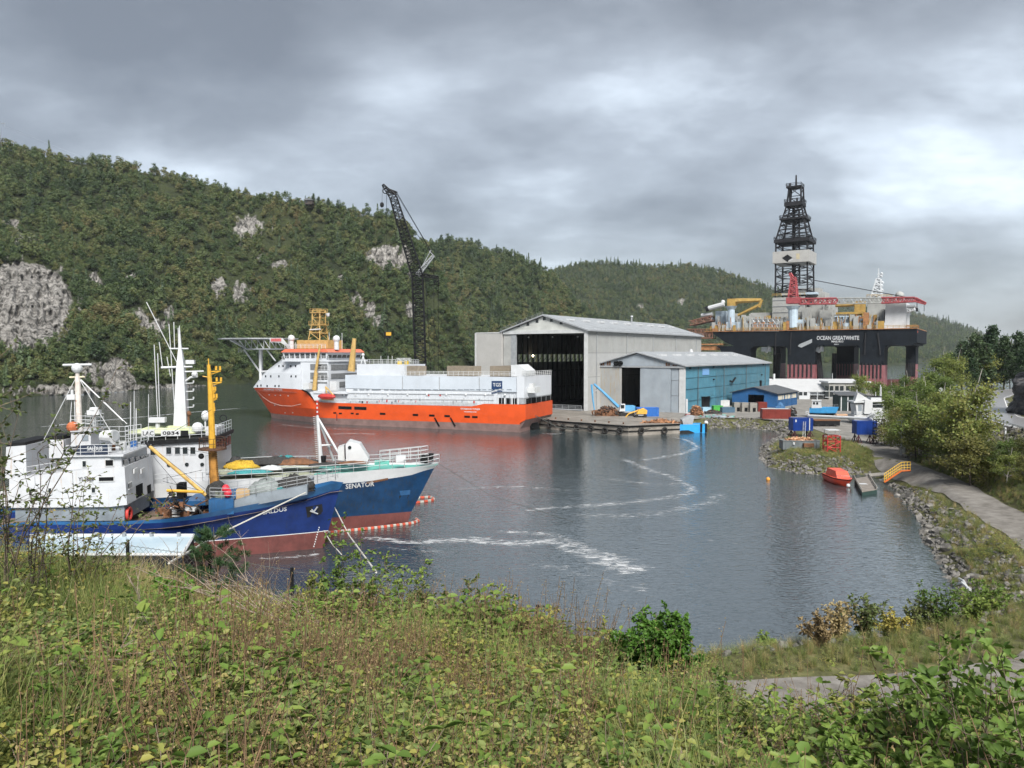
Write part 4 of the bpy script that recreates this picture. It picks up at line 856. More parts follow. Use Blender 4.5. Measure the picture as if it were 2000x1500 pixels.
    c = MB(); c.cyl(P(1428, 640, 4), P(1428, 602, 4), 2.4, 2.4, 12); c.cyl(P(1428, 604, 4), P(1428, 598, 4), 2.6, 4.2, 12); c.build('crane_pedestal', ml, t)
    c = MB(); a, b = P(1420, 598, 1), P(1436, 583, 1); c.bx(a.x, b.x, 1, 6, a.z, b.z); c.cyl(P(1436, 588, 3), P(1487, 586, 3), 1.9, 1.2, 6); c.cyl(P(1487, 585, 3), P(1482, 600, 3), 1.2, 1.1, 6); c.cyl(P(1485, 595, 3), P(1441, 616, 3), 1.2, .9, 6); c.build('knuckle_crane', my, t)
    c = MB(); a = P(1632, 596, 20); b = P(1690, 594, 20); c.cyl(a, b, 1.4, 1.2, 6); c.bx(b.x-6, b.x, 18, 22, zt_+8, b.z+2); c.bx(P(1633, 612, 18).x, P(1690, 612, 18).x, 17, 21, P(1640, 614, 18).z, P(1640, 610, 18).z); c.build('pipe_handling_crane', my, t)
    # deck clutter: pipe racks, rails, tanks
    rr = random.Random(4); c = MB(); c2 = MB(); c3 = MB()
    for i in range(420):
        px = rr.uniform(1392, 1728); d_ = rr.uniform(.5, 30); q = P(px, 643, d_); h = rr.uniform(1, 5.5)+(rr.random() < .25)*rr.uniform(2, 7); w = rr.uniform(.3, 1.9)
        (c2, c, c2, c3)[i % 4].bx(q.x-w, q.x+w, d_-rr.uniform(.4, 1.5), d_+rr.uniform(.4, 1.5), zt_+.5, zt_+h)
    for i in range(170):
        px = rr.uniform(1395, 1725); d_ = rr.uniform(0, 20); q = P(px, 640, d_); (c2, c, c2, c3)[i % 4].cyl((q.x, d_, zt_+.5), (q.x+rr.uniform(-2, 2), d_, zt_+rr.uniform(4, 10)), .25, .25, 5)
    for i in range(40):
        px = rr.uniform(1470, 1520); q = P(px, 630, .5+i*.05); c.cyl((q.x, .3, zt_+1), (q.x, .3, zt_+rr.uniform(3, 6)), .45, .45, 6)
    c.build('deck_equipment', mo, t); c2.build('deck_equipment', mg, t); c3.build('deck_equipment', my, t)
    g = MB(); g.rail([(x0-3, -.6, zt_+.5), (x1, -.6, zt_+.5)], 1.7, .12, 3.2, 2); g.rail([(P(1508, 579, 22).x, 22, P(1508, 579, 22).z), (P(1572, 579, 22).x, 22, P(1508, 579, 22).z)], 1.6, .14, 3, 2); g.rail([P(1693, 580.5, 31), P(1742, 580.5, 31)], 1.6, .14, 3, 2); g.build('deck_railing', my, t)
    g = MB(); g.lattice(P(1466, 640, 1), P(1522, 640, 1), 2, 2, 12, .3, .25, (0, 1, 0), 4.5, 4.5); g.lattice(P(1466, 628, 3), P(1525, 628, 3), 3, 3, 12, .3, .25, (0, 1, 0)); g.build('pipe_rack', m_steel, t)
    g = MB(); g.lattice(P(1630, 640, 18), P(1690, 640, 18), 3, 3, 10, .4, .3, (0, 1, 0), 14, 14); g.build('drill_floor_frame', ml, t)
    # left stern platform, flare booms
    g = MB(); g.lattice(P(1345, 652, 4), P(1395, 652, 4), 8, 8, 9, .4, .3, (0, 1, 0), 6, 6); g.lattice(P(1350, 632, 8), P(1392, 622, 8), 8, 8, 6, .4, .3, (0, 1, 0), 3, 3); g.build('stern_platform', mat('rust_red_lattice', (.20, .10, .07), .7, .3, .6), t)
    a, b = P(1366, 684, 3), P(1415, 672, 3); MB().bx(a.x, b.x, 2, 12, a.z, a.z+3).bx(a.x, b.x, 1, 13, b.z-.5, b.z+.3).build('lower_platform', mo, t)
    g = MB(); g.cyl(P(1384, 602, 6), P(1414, 594, 6), 1.6, 1.6, 8); g.cyl(P(1370, 616, 8), P(1392, 613, 8), 1.3, 1.3, 8); g.sph(P(1412, 590, 8), 1.5); g.build('exhaust_pipe', m_white, t)
    MB().cyl(P(1379, 604, 6), P(1384.2, 602, 6), 2.0, 1.8, 8).build('exhaust_mouth', m_black, t)
    # accommodation details
    g = MB(); g.lattice(P(1712, 581, 40), P(1716, 545, 40), 6, 2.5, 6, .4, .28, (1, 0, 0)); g.cyl(P(1716, 545, 40), P(1716, 524, 40), .4, .2, 5)
    for py, l in ((536, 8), (541, 7), (553, 9), (559, 8), (568, 9)): g.cyl(P(1714, py, 40), P(1714+l*1.4, py-.5, 40), .35, .35, 5); g.sph(P(1714+l, py-2, 40), .8, 6, 4)
    g.build('communication_mast', mw, t)
    MB().bx(P(1762, 604, 12).x, P(1788, 604, 12).x, 8, 30, P(1770, 600, 12).z, P(1770, 597, 12).z).build('helideck', m_grey, t)
    g = MB(); g.lattice(P(1768, 606, 10), P(1786, 602, 10), 3, 2, 4, .35, .25, (0, 1, 0)); g.build('helideck_truss', mw, t)
    MB().sph(P(1757, 577, 30), 2.6, 12, 8).cyl(P(1757, 590, 30), P(1757, 580, 30), .8).build('radome', mg, t)
    for py in (598, 607, 616, 625): 
        for k in range(5): q = P(1732+k*8, py, 5.95); MB().bx(q.x-.6, q.x+.6, 5.9, 6.02, q.z-.7, q.z+.7).build('window', m_glass, t) if False else None
    lb = MB(); a = P(1770, 649, 4); L_ = P(1793, 649, 4).x-a.x
    lb.loft([[(a.x+L_*s, 4+r*2.2*math.cos(k), a.z+r*2.4*math.sin(k)*(1 if math.sin(k) > 0 else .8)) for k in [2*math.pi*i/10 for i in range(10)]] for s, r in ((0, .5), (.12, .9), (.5, 1), (.85, .8), (1, .2))]); lb.build('lifeboat', mat('lifeboat_orange', (.62, .085, .03), .4, .06, 1), t)
    d = MB(); d.rail([P(1770, 641, 2), P(1794, 641, 2)], 1.5, .2, 3, 2); d.cyl(P(1774, 641, 3), P(1774, 668, 3), .35, .35, 5); d.cyl(P(1770, 642, 4), P(1790, 642, 4), .4, .4, 5); d.build('lifeboat_davit', mo, t)
    u = P(1678, 664, -.1)-P(1595, 664, -.1); v = Vector((0, 0, P(1600, 656, -.1).z-P(1600, 664, -.1).z))
    text_on('OCEAN GREATWHITE', m_white, t, P(1595, 664, -.1), u, v); text_on('MAJURO', m_white, t, P(1624, 670, -.1), u*.28, v*.62); text_on('IMO', m_white, t, P(1629, 673.5, -.1), u*.11, v*.26)
    for (px0, py0, px1, py1) in ((1558, 662, 1586, 676), (1693, 655, 1696, 690)):
        MB().add([P(px0, py1, -.06), P(px0+4, py1-4, -.06), P(px1, py0, -.06), P(px1, py0+7, -.06), P(px0+7, py1+3, -.06)], [(0, 1, 2, 3, 4)]).build('hull_patch', m_grey, t) if px0 == 1558 else None
    pipe = MB()
    for px in (1515, 1545, 1690, 1714): pipe.cyl(P(px, 650, -.5), P(px+rr.uniform(-3, 8), 693, -.5), .4, .4, 6)
    pipe.build('hull_pipe', mk, t)
rig()
# ---------------------------------------------------------------- ships
def taper(B, ent, p): return lambda x, xb: B*min(1, max(0, (xb-x)/ent))**p
def hull(levels, xa, bands, parent, ns=26, aft=None, close=True):
    """levels: (z(x), bow x, half breadth(x, bow x)); bands: (lower, upper, material, name)"""
    S = [1-(1-i/ns)**1.0 for i in range(ns+1)]; S = [s**.75 for s in S]; rows = []
    for z, xb, hb in levels:
        r = []
        for s in S:
            x = xa+(xb-xa)*s; y = hb(x, xb)
            if aft: y *= 1-aft[0]*max(0, 1-(x-xa)/aft[1])**2
            r.append((x, y, z(x)))
        rows.append(r)
    allv, allf = [], []
    for i, j, m, name in bands:
        mb = MB()
        for a, b in zip(range(i, j), range(i+1, j+1)):
            A, Bq = rows[a], rows[b]; v = []; n = ns+1
            for sgn in (1, -1): v += [(x, y*sgn, z) for x, y, z in A]+[(x, y*sgn, z) for x, y, z in Bq]
            f = []
            for k in range(ns):
                f.append((k, k+1, n+k+1, n+k)); f.append((2*n+k+1, 2*n+k, 3*n+k, 3*n+k+1))
            f.append((0, n, 3*n, 2*n))
            if close: f.append((n-1, 3*n-1, 4*n-1, 2*n-1))
            mb.add(v, f)
        o = mb.build(name, m, parent); o.data.shade_smooth()
        o.data.set_sharp_from_angle(angle=R(32))
        k = len(allv); allv += mb.v; allf += [tuple(q+k for q in f) for f in mb.f]
    return rows, BVHTree.FromPolygons([Vector(v) for v in allv], allf)
def deck(row, dz, m, parent, name='deck', inset=.12):
    v = [(x, max(0, y-inset), z+dz) for x, y, z in row]+[(x, -max(0, y-inset), z+dz) for x, y, z in row]; n = len(row)
    return MB().add(v, [(k, n+k, n+k+1, k+1) for k in range(n-1)]).build(name, m, parent)
def pbox(fr, t, a, b, c, d, y0, y1, m, name, bev=0):
    p, q = fr.y(a, d, y0), fr.y(c, b, y0); return MB().bx(p.x, q.x, y0, y1, p.z, q.z).build(name, m, t)
def ppoly(fr, t, pts, y0, y1, m, name):
    return MB().prism([(q.x, q.z) for q in (fr.y(a, b, y0) for a, b in pts)], 'y', y0, y1).build(name, m, t)
def pwin(fr, t, px, py, w, h, y, m=None, name='window', th=.05, frame=None):
    q = fr.y(px, py, y); a = fr.y(px+w/2, py+h/2, y)-q; dw, dh = abs(a.x), abs(a.z)
    s = -1 if y < 0 else 1
    o = MB().bx(q.x-dw, q.x+dw, y-s*.02, y+s*th, q.z-dh, q.z+dh).build(name, m or m_glass, t)
    if frame:
        f = MB(); e = .07
        f.bx(q.x-dw-e, q.x+dw+e, y, y+s*(th+.03), q.z+dh, q.z+dh+e).bx(q.x-dw-e, q.x+dw+e, y, y+s*(th+.03), q.z-dh-e, q.z-dh).bx(q.x-dw-e, q.x-dw, y, y+s*(th+.03), q.z-dh, q.z+dh).bx(q.x+dw, q.x+dw+e, y, y+s*(th+.03), q.z-dh, q.z+dh); f.build('window_frame', frame, o)
    return o
def fwin(fr, t, px, py, w, h, xf, m=None, name='window', th=.06, frame=None):
    q = fr.x(px, py, xf); a = fr.x(px+w/2, py, xf)-q; b = fr.x(px, py+h/2, xf)-q; dw, dh = abs(a.y), abs(b.z)
    o = MB().bx(xf-.02, xf+th, q.y-dw, q.y+dw, q.z-dh, q.z+dh).build(name, m or m_glass, t)
    if frame:
        f = MB(); e = .08; f.bx(xf, xf+th+.03, q.y-dw-e, q.y+dw+e, q.z+dh, q.z+dh+e).bx(xf, xf+th+.03, q.y-dw-e, q.y+dw+e, q.z-dh-e, q.z-dh); f.build('window_frame', frame, o)
    return o
def onside(fr, px, py, hb, sgn):
    y = 0
    for _ in range(12): q = fr.y(px, py, y*sgn); y = .5*y+.5*hb(q.x)
    return q.x, q.z
def tab(pts):
    pts = sorted(pts); X = [p[0] for p in pts]; Z = [p[1] for p in pts]; return lambda x: float(np.interp(x, X, Z))
m_blue = mat('faded_blue_paint', (.016, .092, .235), .45, .18, .6, rust=.3, streak=.5, rustcol=(.03, .045, .06))
m_blued = mat('deep_blue_paint', (.009, .028, .135), .5, .25, .4, spec=.15, streak=.5, rustcol=(.02, .03, .06))
m_boot = mat('faded_antifouling_red', (.135, .040, .036), .65, .25, .6, streak=.6, rustcol=(.12, .05, .045))
m_shipw = mat('ship_white', (.47, .49, .52), .42, .08, .5, rust=.16, streak=.5, rustcol=(.36, .25, .16))
m_dgrey = mat('deck_house_grey', (.20, .235, .27), .55, .15, .7, rust=.15, streak=.3)
m_ddeck = mat('brown_deck', (.20, .15, .11), .8, .3, .8, rust=.3)
m_gdeck = mat('worn_green_deck', (.33, .37, .27), .8, .25, .4, rust=.2, col2=(.22, .22, .17)); m_teal = mat('turquoise_deck', (.12, .42, .36), .6, .15, .8, rust=.12)
m_net = mat('dark_net', (.05, .05, .05), .9, .4, 5, bump=.1); m_ynet = mat('yellow_net', (.62, .40, .04), .85, .3, 6, bump=.1); m_tnet = mat('teal_net', (.05, .28, .30), .85, .3, 6, bump=.1); m_tarp = mat('grey_tarpaulin', (.22, .25, .25), .7, .2, 2, bump=.05)
def heap(t, fr, px, py, y, rx, ry, rz, m, name, seed=0, n=14):
    q = fr.y(px, py, y); r = random.Random(seed); mb = MB(); rings = []
    for k in range(6):
        a = k/5*math.pi/2; rings.append([(q.x+rx*math.cos(a)*math.cos(2*math.pi*i/n)*r.uniform(.8, 1.15)+.01, y+ry*math.cos(a)*math.sin(2*math.pi*i/n)*r.uniform(.8, 1.15), q.z+rz*math.sin(a)*r.uniform(.75, 1.2)) for i in range(n)])
    return mb.loft(rings).build(name, m, t, True)
def marks(t, fr, pts, m, sz, y):
    for px, py in pts: q = fr.y(px, py, y); MB().bx(q.x-sz, q.x+sz, y-.03, y+.03, q.z-sz, q.z+sz).build('draft_mark', m, t)
# ---- blue trawler in front
FS = Fr((*zpx(628, 1070), 0), 8)
def blue_trawler():
    F = FS; t = T('fishing_trawler', 'blue rusty trawler with yellow foremast, nearest the pale barge', 'ship', F, 'moored trawlers')
    P = F.y; B = 4.9; head = P(671, 942); kn = P(663, 955)
    hbt = taper(B, 17, .62); f_top = lambda x: hbt(x, head.x)
    top = tab([onside(F, a, b, f_top, -1) for a, b in ((664, 941), (640, 946), (600, 960), (560, 970), (500, 984), (455, 992), (400, 1003), (336, 1013), (240, 1018), (192, 1019), (60, 1018))]+[(head.x, head.z), (-50, 2.9)])
    band = lambda x: top(x)-max(.35, min(.95, .5+.03*(x+12)))
    rows, bvh = hull([(lambda x: -1.2, -1.2, taper(B*.86, 24, .9)), (lambda x: 0, .15, taper(B*.95, 22, .85)), (lambda x: 1.9, .75, taper(B*.97, 21, .8)), (lambda x: 1.98, .78, taper(B*.97, 21, .8)), (band, kn.x, taper(B*.995, 18, .66)), (top, head.x, hbt)], -46,
        [(0, 2, m_boot, 'hull_bottom'), (2, 3, m_white, 'waterline_stripe'), (3, 4, m_blued, 'hull_side'), (4, 5, m_blue, 'bulwark')], t, aft=(.25, 8))
    deck(rows[5], -1.0, m_ddeck, t)
    text_cast('SALDUS', m_white, t, bvh, F, (513, 1005), (560, 997.5), 8.2)
    rect_cast(m_black, t, bvh, F, [(597, 990), (629, 984), (631, 1003), (600, 1011)], 'anchor_pocket', .05)
    a = cast(bvh, F, 612, 998, .25)
    if a: an = MB(); an.cyl(a, a+Vector((.4, 0, .55)), .09, .09, 6); an.cyl(a+Vector((-.4, 0, .1)), a+Vector((.45, 0, -.25)), .1, .07, 6); an.cyl(a, a+Vector((-.25, 0, .3)), .07); an.build('anchor', m_grey, t)
    dm = MB()
    for i in range(9):
        c = cast(bvh, F, 623-i*1.25, 1030+i*4.6, .05)
        if c: MB().bx(c.x-.05, c.x+.05, c.y-.03, c.y+.02, c.z-.07, c.z+.07).build('draft_mark', m_white, t)
    # forecastle house and rails
    zd = lambda x: top(x)-1.0
    pbox(F, t, 408, 975, 456, 1006, -3.6, 3.4, m_blue, 'forecastle_bulkhead'); 
    ppoly(F, t, [(456, 978), (500, 965), (560, 955), (600, 948), (600, 966), (456, 995)], -3.2, 3.2, m_dgrey, 'forecastle_deck')
    g = MB(); g.rail([P(410, 974, -3.5), P(456, 975, -3.5), P(500, 968, -3.4), P(560, 955, -3.2), P(620, 944, -2.3), P(660, 934, -.8)], 1.15, .03, 1.3, 3)
    g.rail([P(440, 962, 3), P(560, 945, 3), P(650, 932, .6)], 1.1, .03, 1.5, 2); g.cyl(P(655, 938, -.6), P(655, 893, -.6), .06, .06, 5); g.build('railing', m_steel, t)
    heap(t, F, 520, 965, -1.5, 2.3, 1.5, 1.6, m_tarp, 'tarpaulin', 1); heap(t, F, 575, 958, -1.2, 2.2, 1.4, 1.7, m_net, 'net_heap', 2); heap(t, F, 548, 962, -2.2, .8, .6, .6, m_tnet, 'net_heap', 3); heap(t, F, 592, 952, -1.4, 1.3, 1, 1.0, m_net, 'net_heap', 7)
    for px, py, m in ((425, 968, m_grey), (436, 966, m_gdeck), (476, 964, mat('cardboard', (.42, .3, .17), .8, .1))): q = P(px, py, -2); MB().bx(q.x-.7, q.x+.7, -2.5, -1.5, q.z-.5, q.z+.5).build('deck_crate', m, t)
    for px, py in ((441, 955), (445, 963)): q = P(px, py, -2.8); MB().sph(q, .42, 10, 7, 1.2).build('red_buoy', mat('buoy_red', (.55, .03, .05), .45, .1), t)
    wn = MB(); q = P(421, 955, -1.5); wn.cyl(q+Vector((0, -1, 0)), q+Vector((0, 1, 0)), .8, .8, 10); wn.bx(q.x-.9, q.x+.9, -2.2, -.8, q.z-1.6, q.z-.6); wn.build('winch', m_net, t)
    # foremast
    ym = m_yel; mo = mat('rusted_yellow', (.42, .20, .04), .7, .3, 1.2, rust=.45)
    y = -.6; M = lambda px, py: P(px, py, y)
    MB().cyl(M(420, 960), M(415, 880), .52, .44, 10).build('mast_foot', mo, t); MB().cyl(M(415, 880), M(411, 760), .38, .28, 10).cyl(M(411, 760), M(407.5, 712), .28, .17, 8).cyl(M(407.5, 712), M(407, 700), .07, .05, 5).build('mast', ym, t)
    pl = MB(); q = M(415, 878); pl.cyl(q, q+Vector((0, 0, .18)), 1.5, 1.5, 12); rg = [(q.x+1.4*math.cos(a), y+1.4*math.sin(a), q.z+.18) for a in [2*math.pi*i/10 for i in range(11)]]; pl.rail(rg, 1.1, .03, 3, 2); pl.build('mast_platform', mat('brown_rust', (.10, .05, .03), .8, .3, 2), t)
    br = MB()
    for py, l in ((726, 22), (748, 24), (766, 12), (780, 15), (798, 9), (806, 10)):
        a, b = M(409, py), M(409+l, py-1); br.cyl(a, b, .07, .07, 5); br.cyl(M(410, py+6), b, .05, .05, 4)
        for k in range(2): c = M(409+l*(.6+.35*k), py-3); br.cyl(c, c+Vector((0, 0, .45)), .12, .12, 6)
    br.cyl(M(410, 737), M(396, 735), .06, .06, 5); br.build('mast_bracket', ym, t)
    ld = MB()
    for k in range(22): c = M(421.5+k*.35, 880+k*3.6); ld.cyl(c+Vector((-.2, -.3, 0)), c+Vector((.2, -.3, 0)), .02, .02, 4)
    ld.build('ladder', m_black, t)
    bm = MB(); bm.cyl(P(292, 872, 1.5), P(403, 968, -1), .2, .2, 8); bm.build('derrick_boom', mat('worn_yellow', (.55, .36, .10), .6, .25, 1, rust=.3), t); MB().cyl(P(326, 958, -2.8), P(398, 961, -2.8), .16, .16, 8).build('derrick_boom', ym, t)
    MB().cyl(P(403, 968, -1), P(407, 972, -1), .26, .1, 8).build('boom_fitting', m_black, t); MB().cyl(P(285, 864, 1.5), P(293, 873, 1.5), .12, .22, 8).build('boom_fitting', m_black, t)
    w = MB()
    for a, b in (((285, 864), (411, 886)), ((300, 892), (345, 945)), ((310, 885), (400, 955)), ((318, 935), (395, 918)), ((411, 895), (405, 968)), ((318, 940), (392, 958)), ((413, 800), (300, 866))): w.cyl(P(*a, -2.4), P(*b, -2.4), .022, .022, 4)
    w.build('rigging_wire', m_black, t)
    q = P(393, 891, -1); MB().sph(q, .32, 8, 6).build('pulley_block', m_black, t)
    # deckhouse
    ppoly(F, t, [(30, 985), (243, 985), (243, 1017), (30, 1018)], -3.9, 3.9, m_dgrey, 'lower_deckhouse')
    ppoly(F, t, [(18, 992), (215, 990), (248, 986), (243, 912), (144, 919), (18, 936)], -4.25, 4.25, m_shipw, 'main_deckhouse')
    ppoly(F, t, [(124, 919), (238, 912), (236, 889), (124, 892)], -3.95, 3.95, m_shipw, 'wheelhouse'); xw = P(238, 900, -3.95).x+.02; xm = P(246, 950, -4.25).x+.06; zr = P(236, 888, -3.95).z
    MB().prism([(q.x, q.z) for q in (P(a, b, -4.1) for a, b in ((215, 891), (243, 891), (243, 887), (215, 888)))], 'y', -4.4, 4.4).build('wheelhouse_roof', m_shipw, t)
    ppoly(F, t, [(120, 893), (225, 891), (225, 889), (120, 891)], -4.2, 4.2, m_shipw, 'bridge_deck')
    for px, py in ((245, 902), (257, 899), (268, 897), (278, 895), (287, 893.5)): fwin(F, t, px, py, 7, 9.5, xw, frame=m_whited)
    for px, py, a, b in ((165, 906, 7, 11), (214, 904, 15, 11), (208, 935.5, 29, 7), (183, 957, 7, 10), (98, 959, 6, 11), (60, 962, 6, 10)): pwin(F, t, px, py, a, b, -4.26 if py > 919 else -3.96, m_dark if a > 12 else None, frame=m_whited)
    fwin(F, t, 272, 958, 12, 24, xm, m_dark, 'doorway'); fwin(F, t, 291, 955, 6, 16, xm, m_dark, 'doorway'); fwin(F, t, 254, 948, 6, 11, xm, frame=m_whited)
    for px in (264, 278): fwin(F, t, px, 919, 7, 9, xm, m_whited, 'deadlight_cover', .1)
    u = P(183, 940, -4.3)-P(153, 940, -4.3); v = Vector((0, 0, P(153, 932, -4.3).z-P(153, 940, -4.3).z)); text_on('YL2888', m_black, t, P(153, 940, -4.29), u, v)
    bd = pbox(F, t, 149, 869, 211, 888, -3.9, -3.8, mat('navy_board', (.015, .025, .05), .5, .1), 'name_board'); u = P(200, 879, -3.95)-P(170, 879, -3.95); text_on('SALDUS', m_white, t, P(170, 880, -3.94), u, Vector((0, 0, P(170, 872, -3.95).z-P(170, 880, -3.95).z)))
    pbox(F, t, 139, 843, 177, 872, -1.8, 1.8, m_shipw, 'mast_house'); pbox(F, t, 160, 850, 172, 861, -1.86, -1.8, m_dgrey, 'panel'); pbox(F, t, 137, 841, 179, 843.5, -2.0, 2.0, m_shipw, 'mast_house_roof')
    g = MB(); g.rail([P(130, 891, -3.9), (xw, -3.9, zr), (xw, 3.9, zr)], 1.1, .03, 1.2, 3); g.rail([P(139, 842, -1.8), P(177, 842, -1.8), P(177, 842, -1.8)+Vector((0, 3.6, 0)), P(139, 842, -1.8)+Vector((0, 3.6, 0))], 1.6, .03, 1.0, 4); g.rail([(xw-2, 3.9, zr), (xw-8, 3.9, zr)], 2.2, .03, 1.0, 4); g.rail([P(125, 919, -4.1), P(20, 937, -4.1)], 1.0, .03, 1.3, 2); g.build('railing', m_white, t)
    c = MB(); q = P(212, 852, -2); c.cyl(q+Vector((-.5, 0, 0)), q+Vector((.8, -.6, 0)), .62, .75, 14); c.cyl(q+Vector((0, 0, -1.6)), q, .3, .3, 8); c.build('searchlight', m_white, t)
    q = P(214, 851, -2)+Vector((.52, -.45, 0)); MB().cyl(q, q+Vector((.22, -.16, 0)), .5, .55, 14).build('searchlight_lens', m_grey, t)
    for px, py, m in ((240, 872, m_whited), (262, 870, mat('blue_drum', (.03, .12, .35), .5)), (218, 873, m_rust)): q = P(px, py, 2.5 if px > 255 else 0); MB().cyl(q-Vector((0, 0, .8)), q+Vector((0, 0, .5)), .38, .38, 10).build('deck_drum', m, t)
    # radar mast
    rm = mat('rusty_white_mast', (.62, .58, .54), .6, .15, 2, rust=.55, rustcol=(.32, .11, .04)); y = 0; M = lambda px, py: P(px, py, y)
    MB().cyl(M(155, 845), M(151.5, 735), .34, .26, 10).cyl(M(151.5, 735), M(150.5, 722), .2, .2, 8).build('radar_mast', rm, t)
    q = M(150.5, 719); MB().sph(q, .55, 12, 8, 1).build('radar_drum', m_white, t); a, b = M(123, 713), M(179, 712); MB().cyl(a, b, .13, .13, 6).build('radar_scanner', m_white, t); MB().cyl(M(136, 737), M(166, 736), .1, .1, 6).build('cross_bar', mat('cream_paint', (.6, .55, .4), .6), t)
    w = MB()
    for a, b in (((146, 742), (86, 858)), ((156, 742), (216, 843)), ((158, 741), (248, 828)), ((157, 742), (240, 822)), ((140, 780), (135, 850)), ((145, 775), (147, 845))): w.cyl(M(*a), P(*b, -1.5), .035, .035, 4)
    w.cyl(P(262, 850, -1), P(262, 763, -1), .05, .03, 5); w.cyl(P(266, 860, -1), P(266, 798, -1), .06, .06, 5); w.cyl(P(290, 860, 1), P(290, 770, 1), .04, .03, 5); w.cyl(P(255, 860, -2), P(255, 785, -2), .05, .05, 5); w.build('stay_and_antenna', m_white, t)
    q = M(141, 774); MB().bx(q.x-.4, q.x+.4, -.4, .4, q.z-.35, q.z+.2).cyl(q, q+Vector((0, 0, .7)), .15).cyl(q+Vector((0, 0, -.3)), M(152, 780), .06).build('mast_lamp', m_white, t)
    h = MB(); q = P(184, 810, -.5); h.cyl(P(185, 845, -.5), q, .18, .18, 8); h.bx(q.x-.6, q.x+.6, -.9, -.1, q.z, q.z+.5); h.cyl(q+Vector((0, 0, .5)), q+Vector((0, 0, .8)), .5, .4, 10); h.build('satellite_dome', m_white, t)
    MB().sph(P(142, 834, -1.5), .6, 10, 6).build('orange_horn', mat('faded_orange', (.45, .13, .05), .6), t)
    # aft funnels
    ppoly(F, t, [(10, 936), (12, 873), (50, 870), (52, 930)], -3.4, 3.4, m_shipw, 'aft_casing'); pbox(F, t, 13, 864, 49, 872, -3.2, 3.2, m_black, 'funnel_top'); pbox(F, t, 96, 859, 124, 895, -2.6, 2.6, m_shipw, 'funnel_casing'); pbox(F, t, 98, 851, 123, 859, -2.4, 2.4, m_black, 'funnel_top')
    # deck things
    mb = MB(); q = F.x(252, 1003, P(243, 1000, -3.9).x+.15); torus(mb, q, (1, 0, 0), .62, .17); mb.build('life_buoy', mat('life_buoy_red', (.62, .06, .05), .5), t, True)
    for a, b, c, d in ((318, 1000, 352, 1004), (333, 1006, 372, 1010), (345, 994, 380, 1000)): pbox(F, t, a, b, c, d, -2.2+.3*(a % 3), 1.5, m_whited, 'hatch_cover')
    pbox(F, t, 345, 945, 358, 975, 1.8, 3.2, m_dark, 'companionway'); pbox(F, t, 360, 978, 404, 988, -1, 3.6, m_blue, 'side_locker')
    r = random.Random(2); cl = MB(); cl2 = MB()
    for i in range(46):
        q = P(r.uniform(305, 402), r.uniform(985, 1006), r.uniform(-4, 2)); (cl if i % 2 else cl2).cyl(q, q+Vector((r.uniform(-1.2, 1.2), r.uniform(-.6, .6), r.uniform(.1, 1.4))), .07, .07, 5)
    for i in range(14):
        q = P(r.uniform(305, 402), r.uniform(988, 1004), r.uniform(-3, 2)); cl.bx(q.x-r.uniform(.2, .7), q.x+r.uniform(.2, .7), q.y-.4, q.y+.4, q.z-.3, q.z+r.uniform(.1, .5))
    cl.build('deck_gear', m_rust, t); cl2.build('deck_gear', m_net, t)
    st = MB(); a, b = P(335, 962, -3), P(352, 998, -3)
    for k in range(9): p = a.lerp(b, k/8); st.bx(p.x-.25, p.x+.25, -3.5, -2.6, p.z-.04, p.z+.04)
    st.cyl(a+Vector((0, -.5, .8)), b+Vector((0, -.5, .8)), .03); st.build('deck_stair', m_black, t)
blue_trawler()
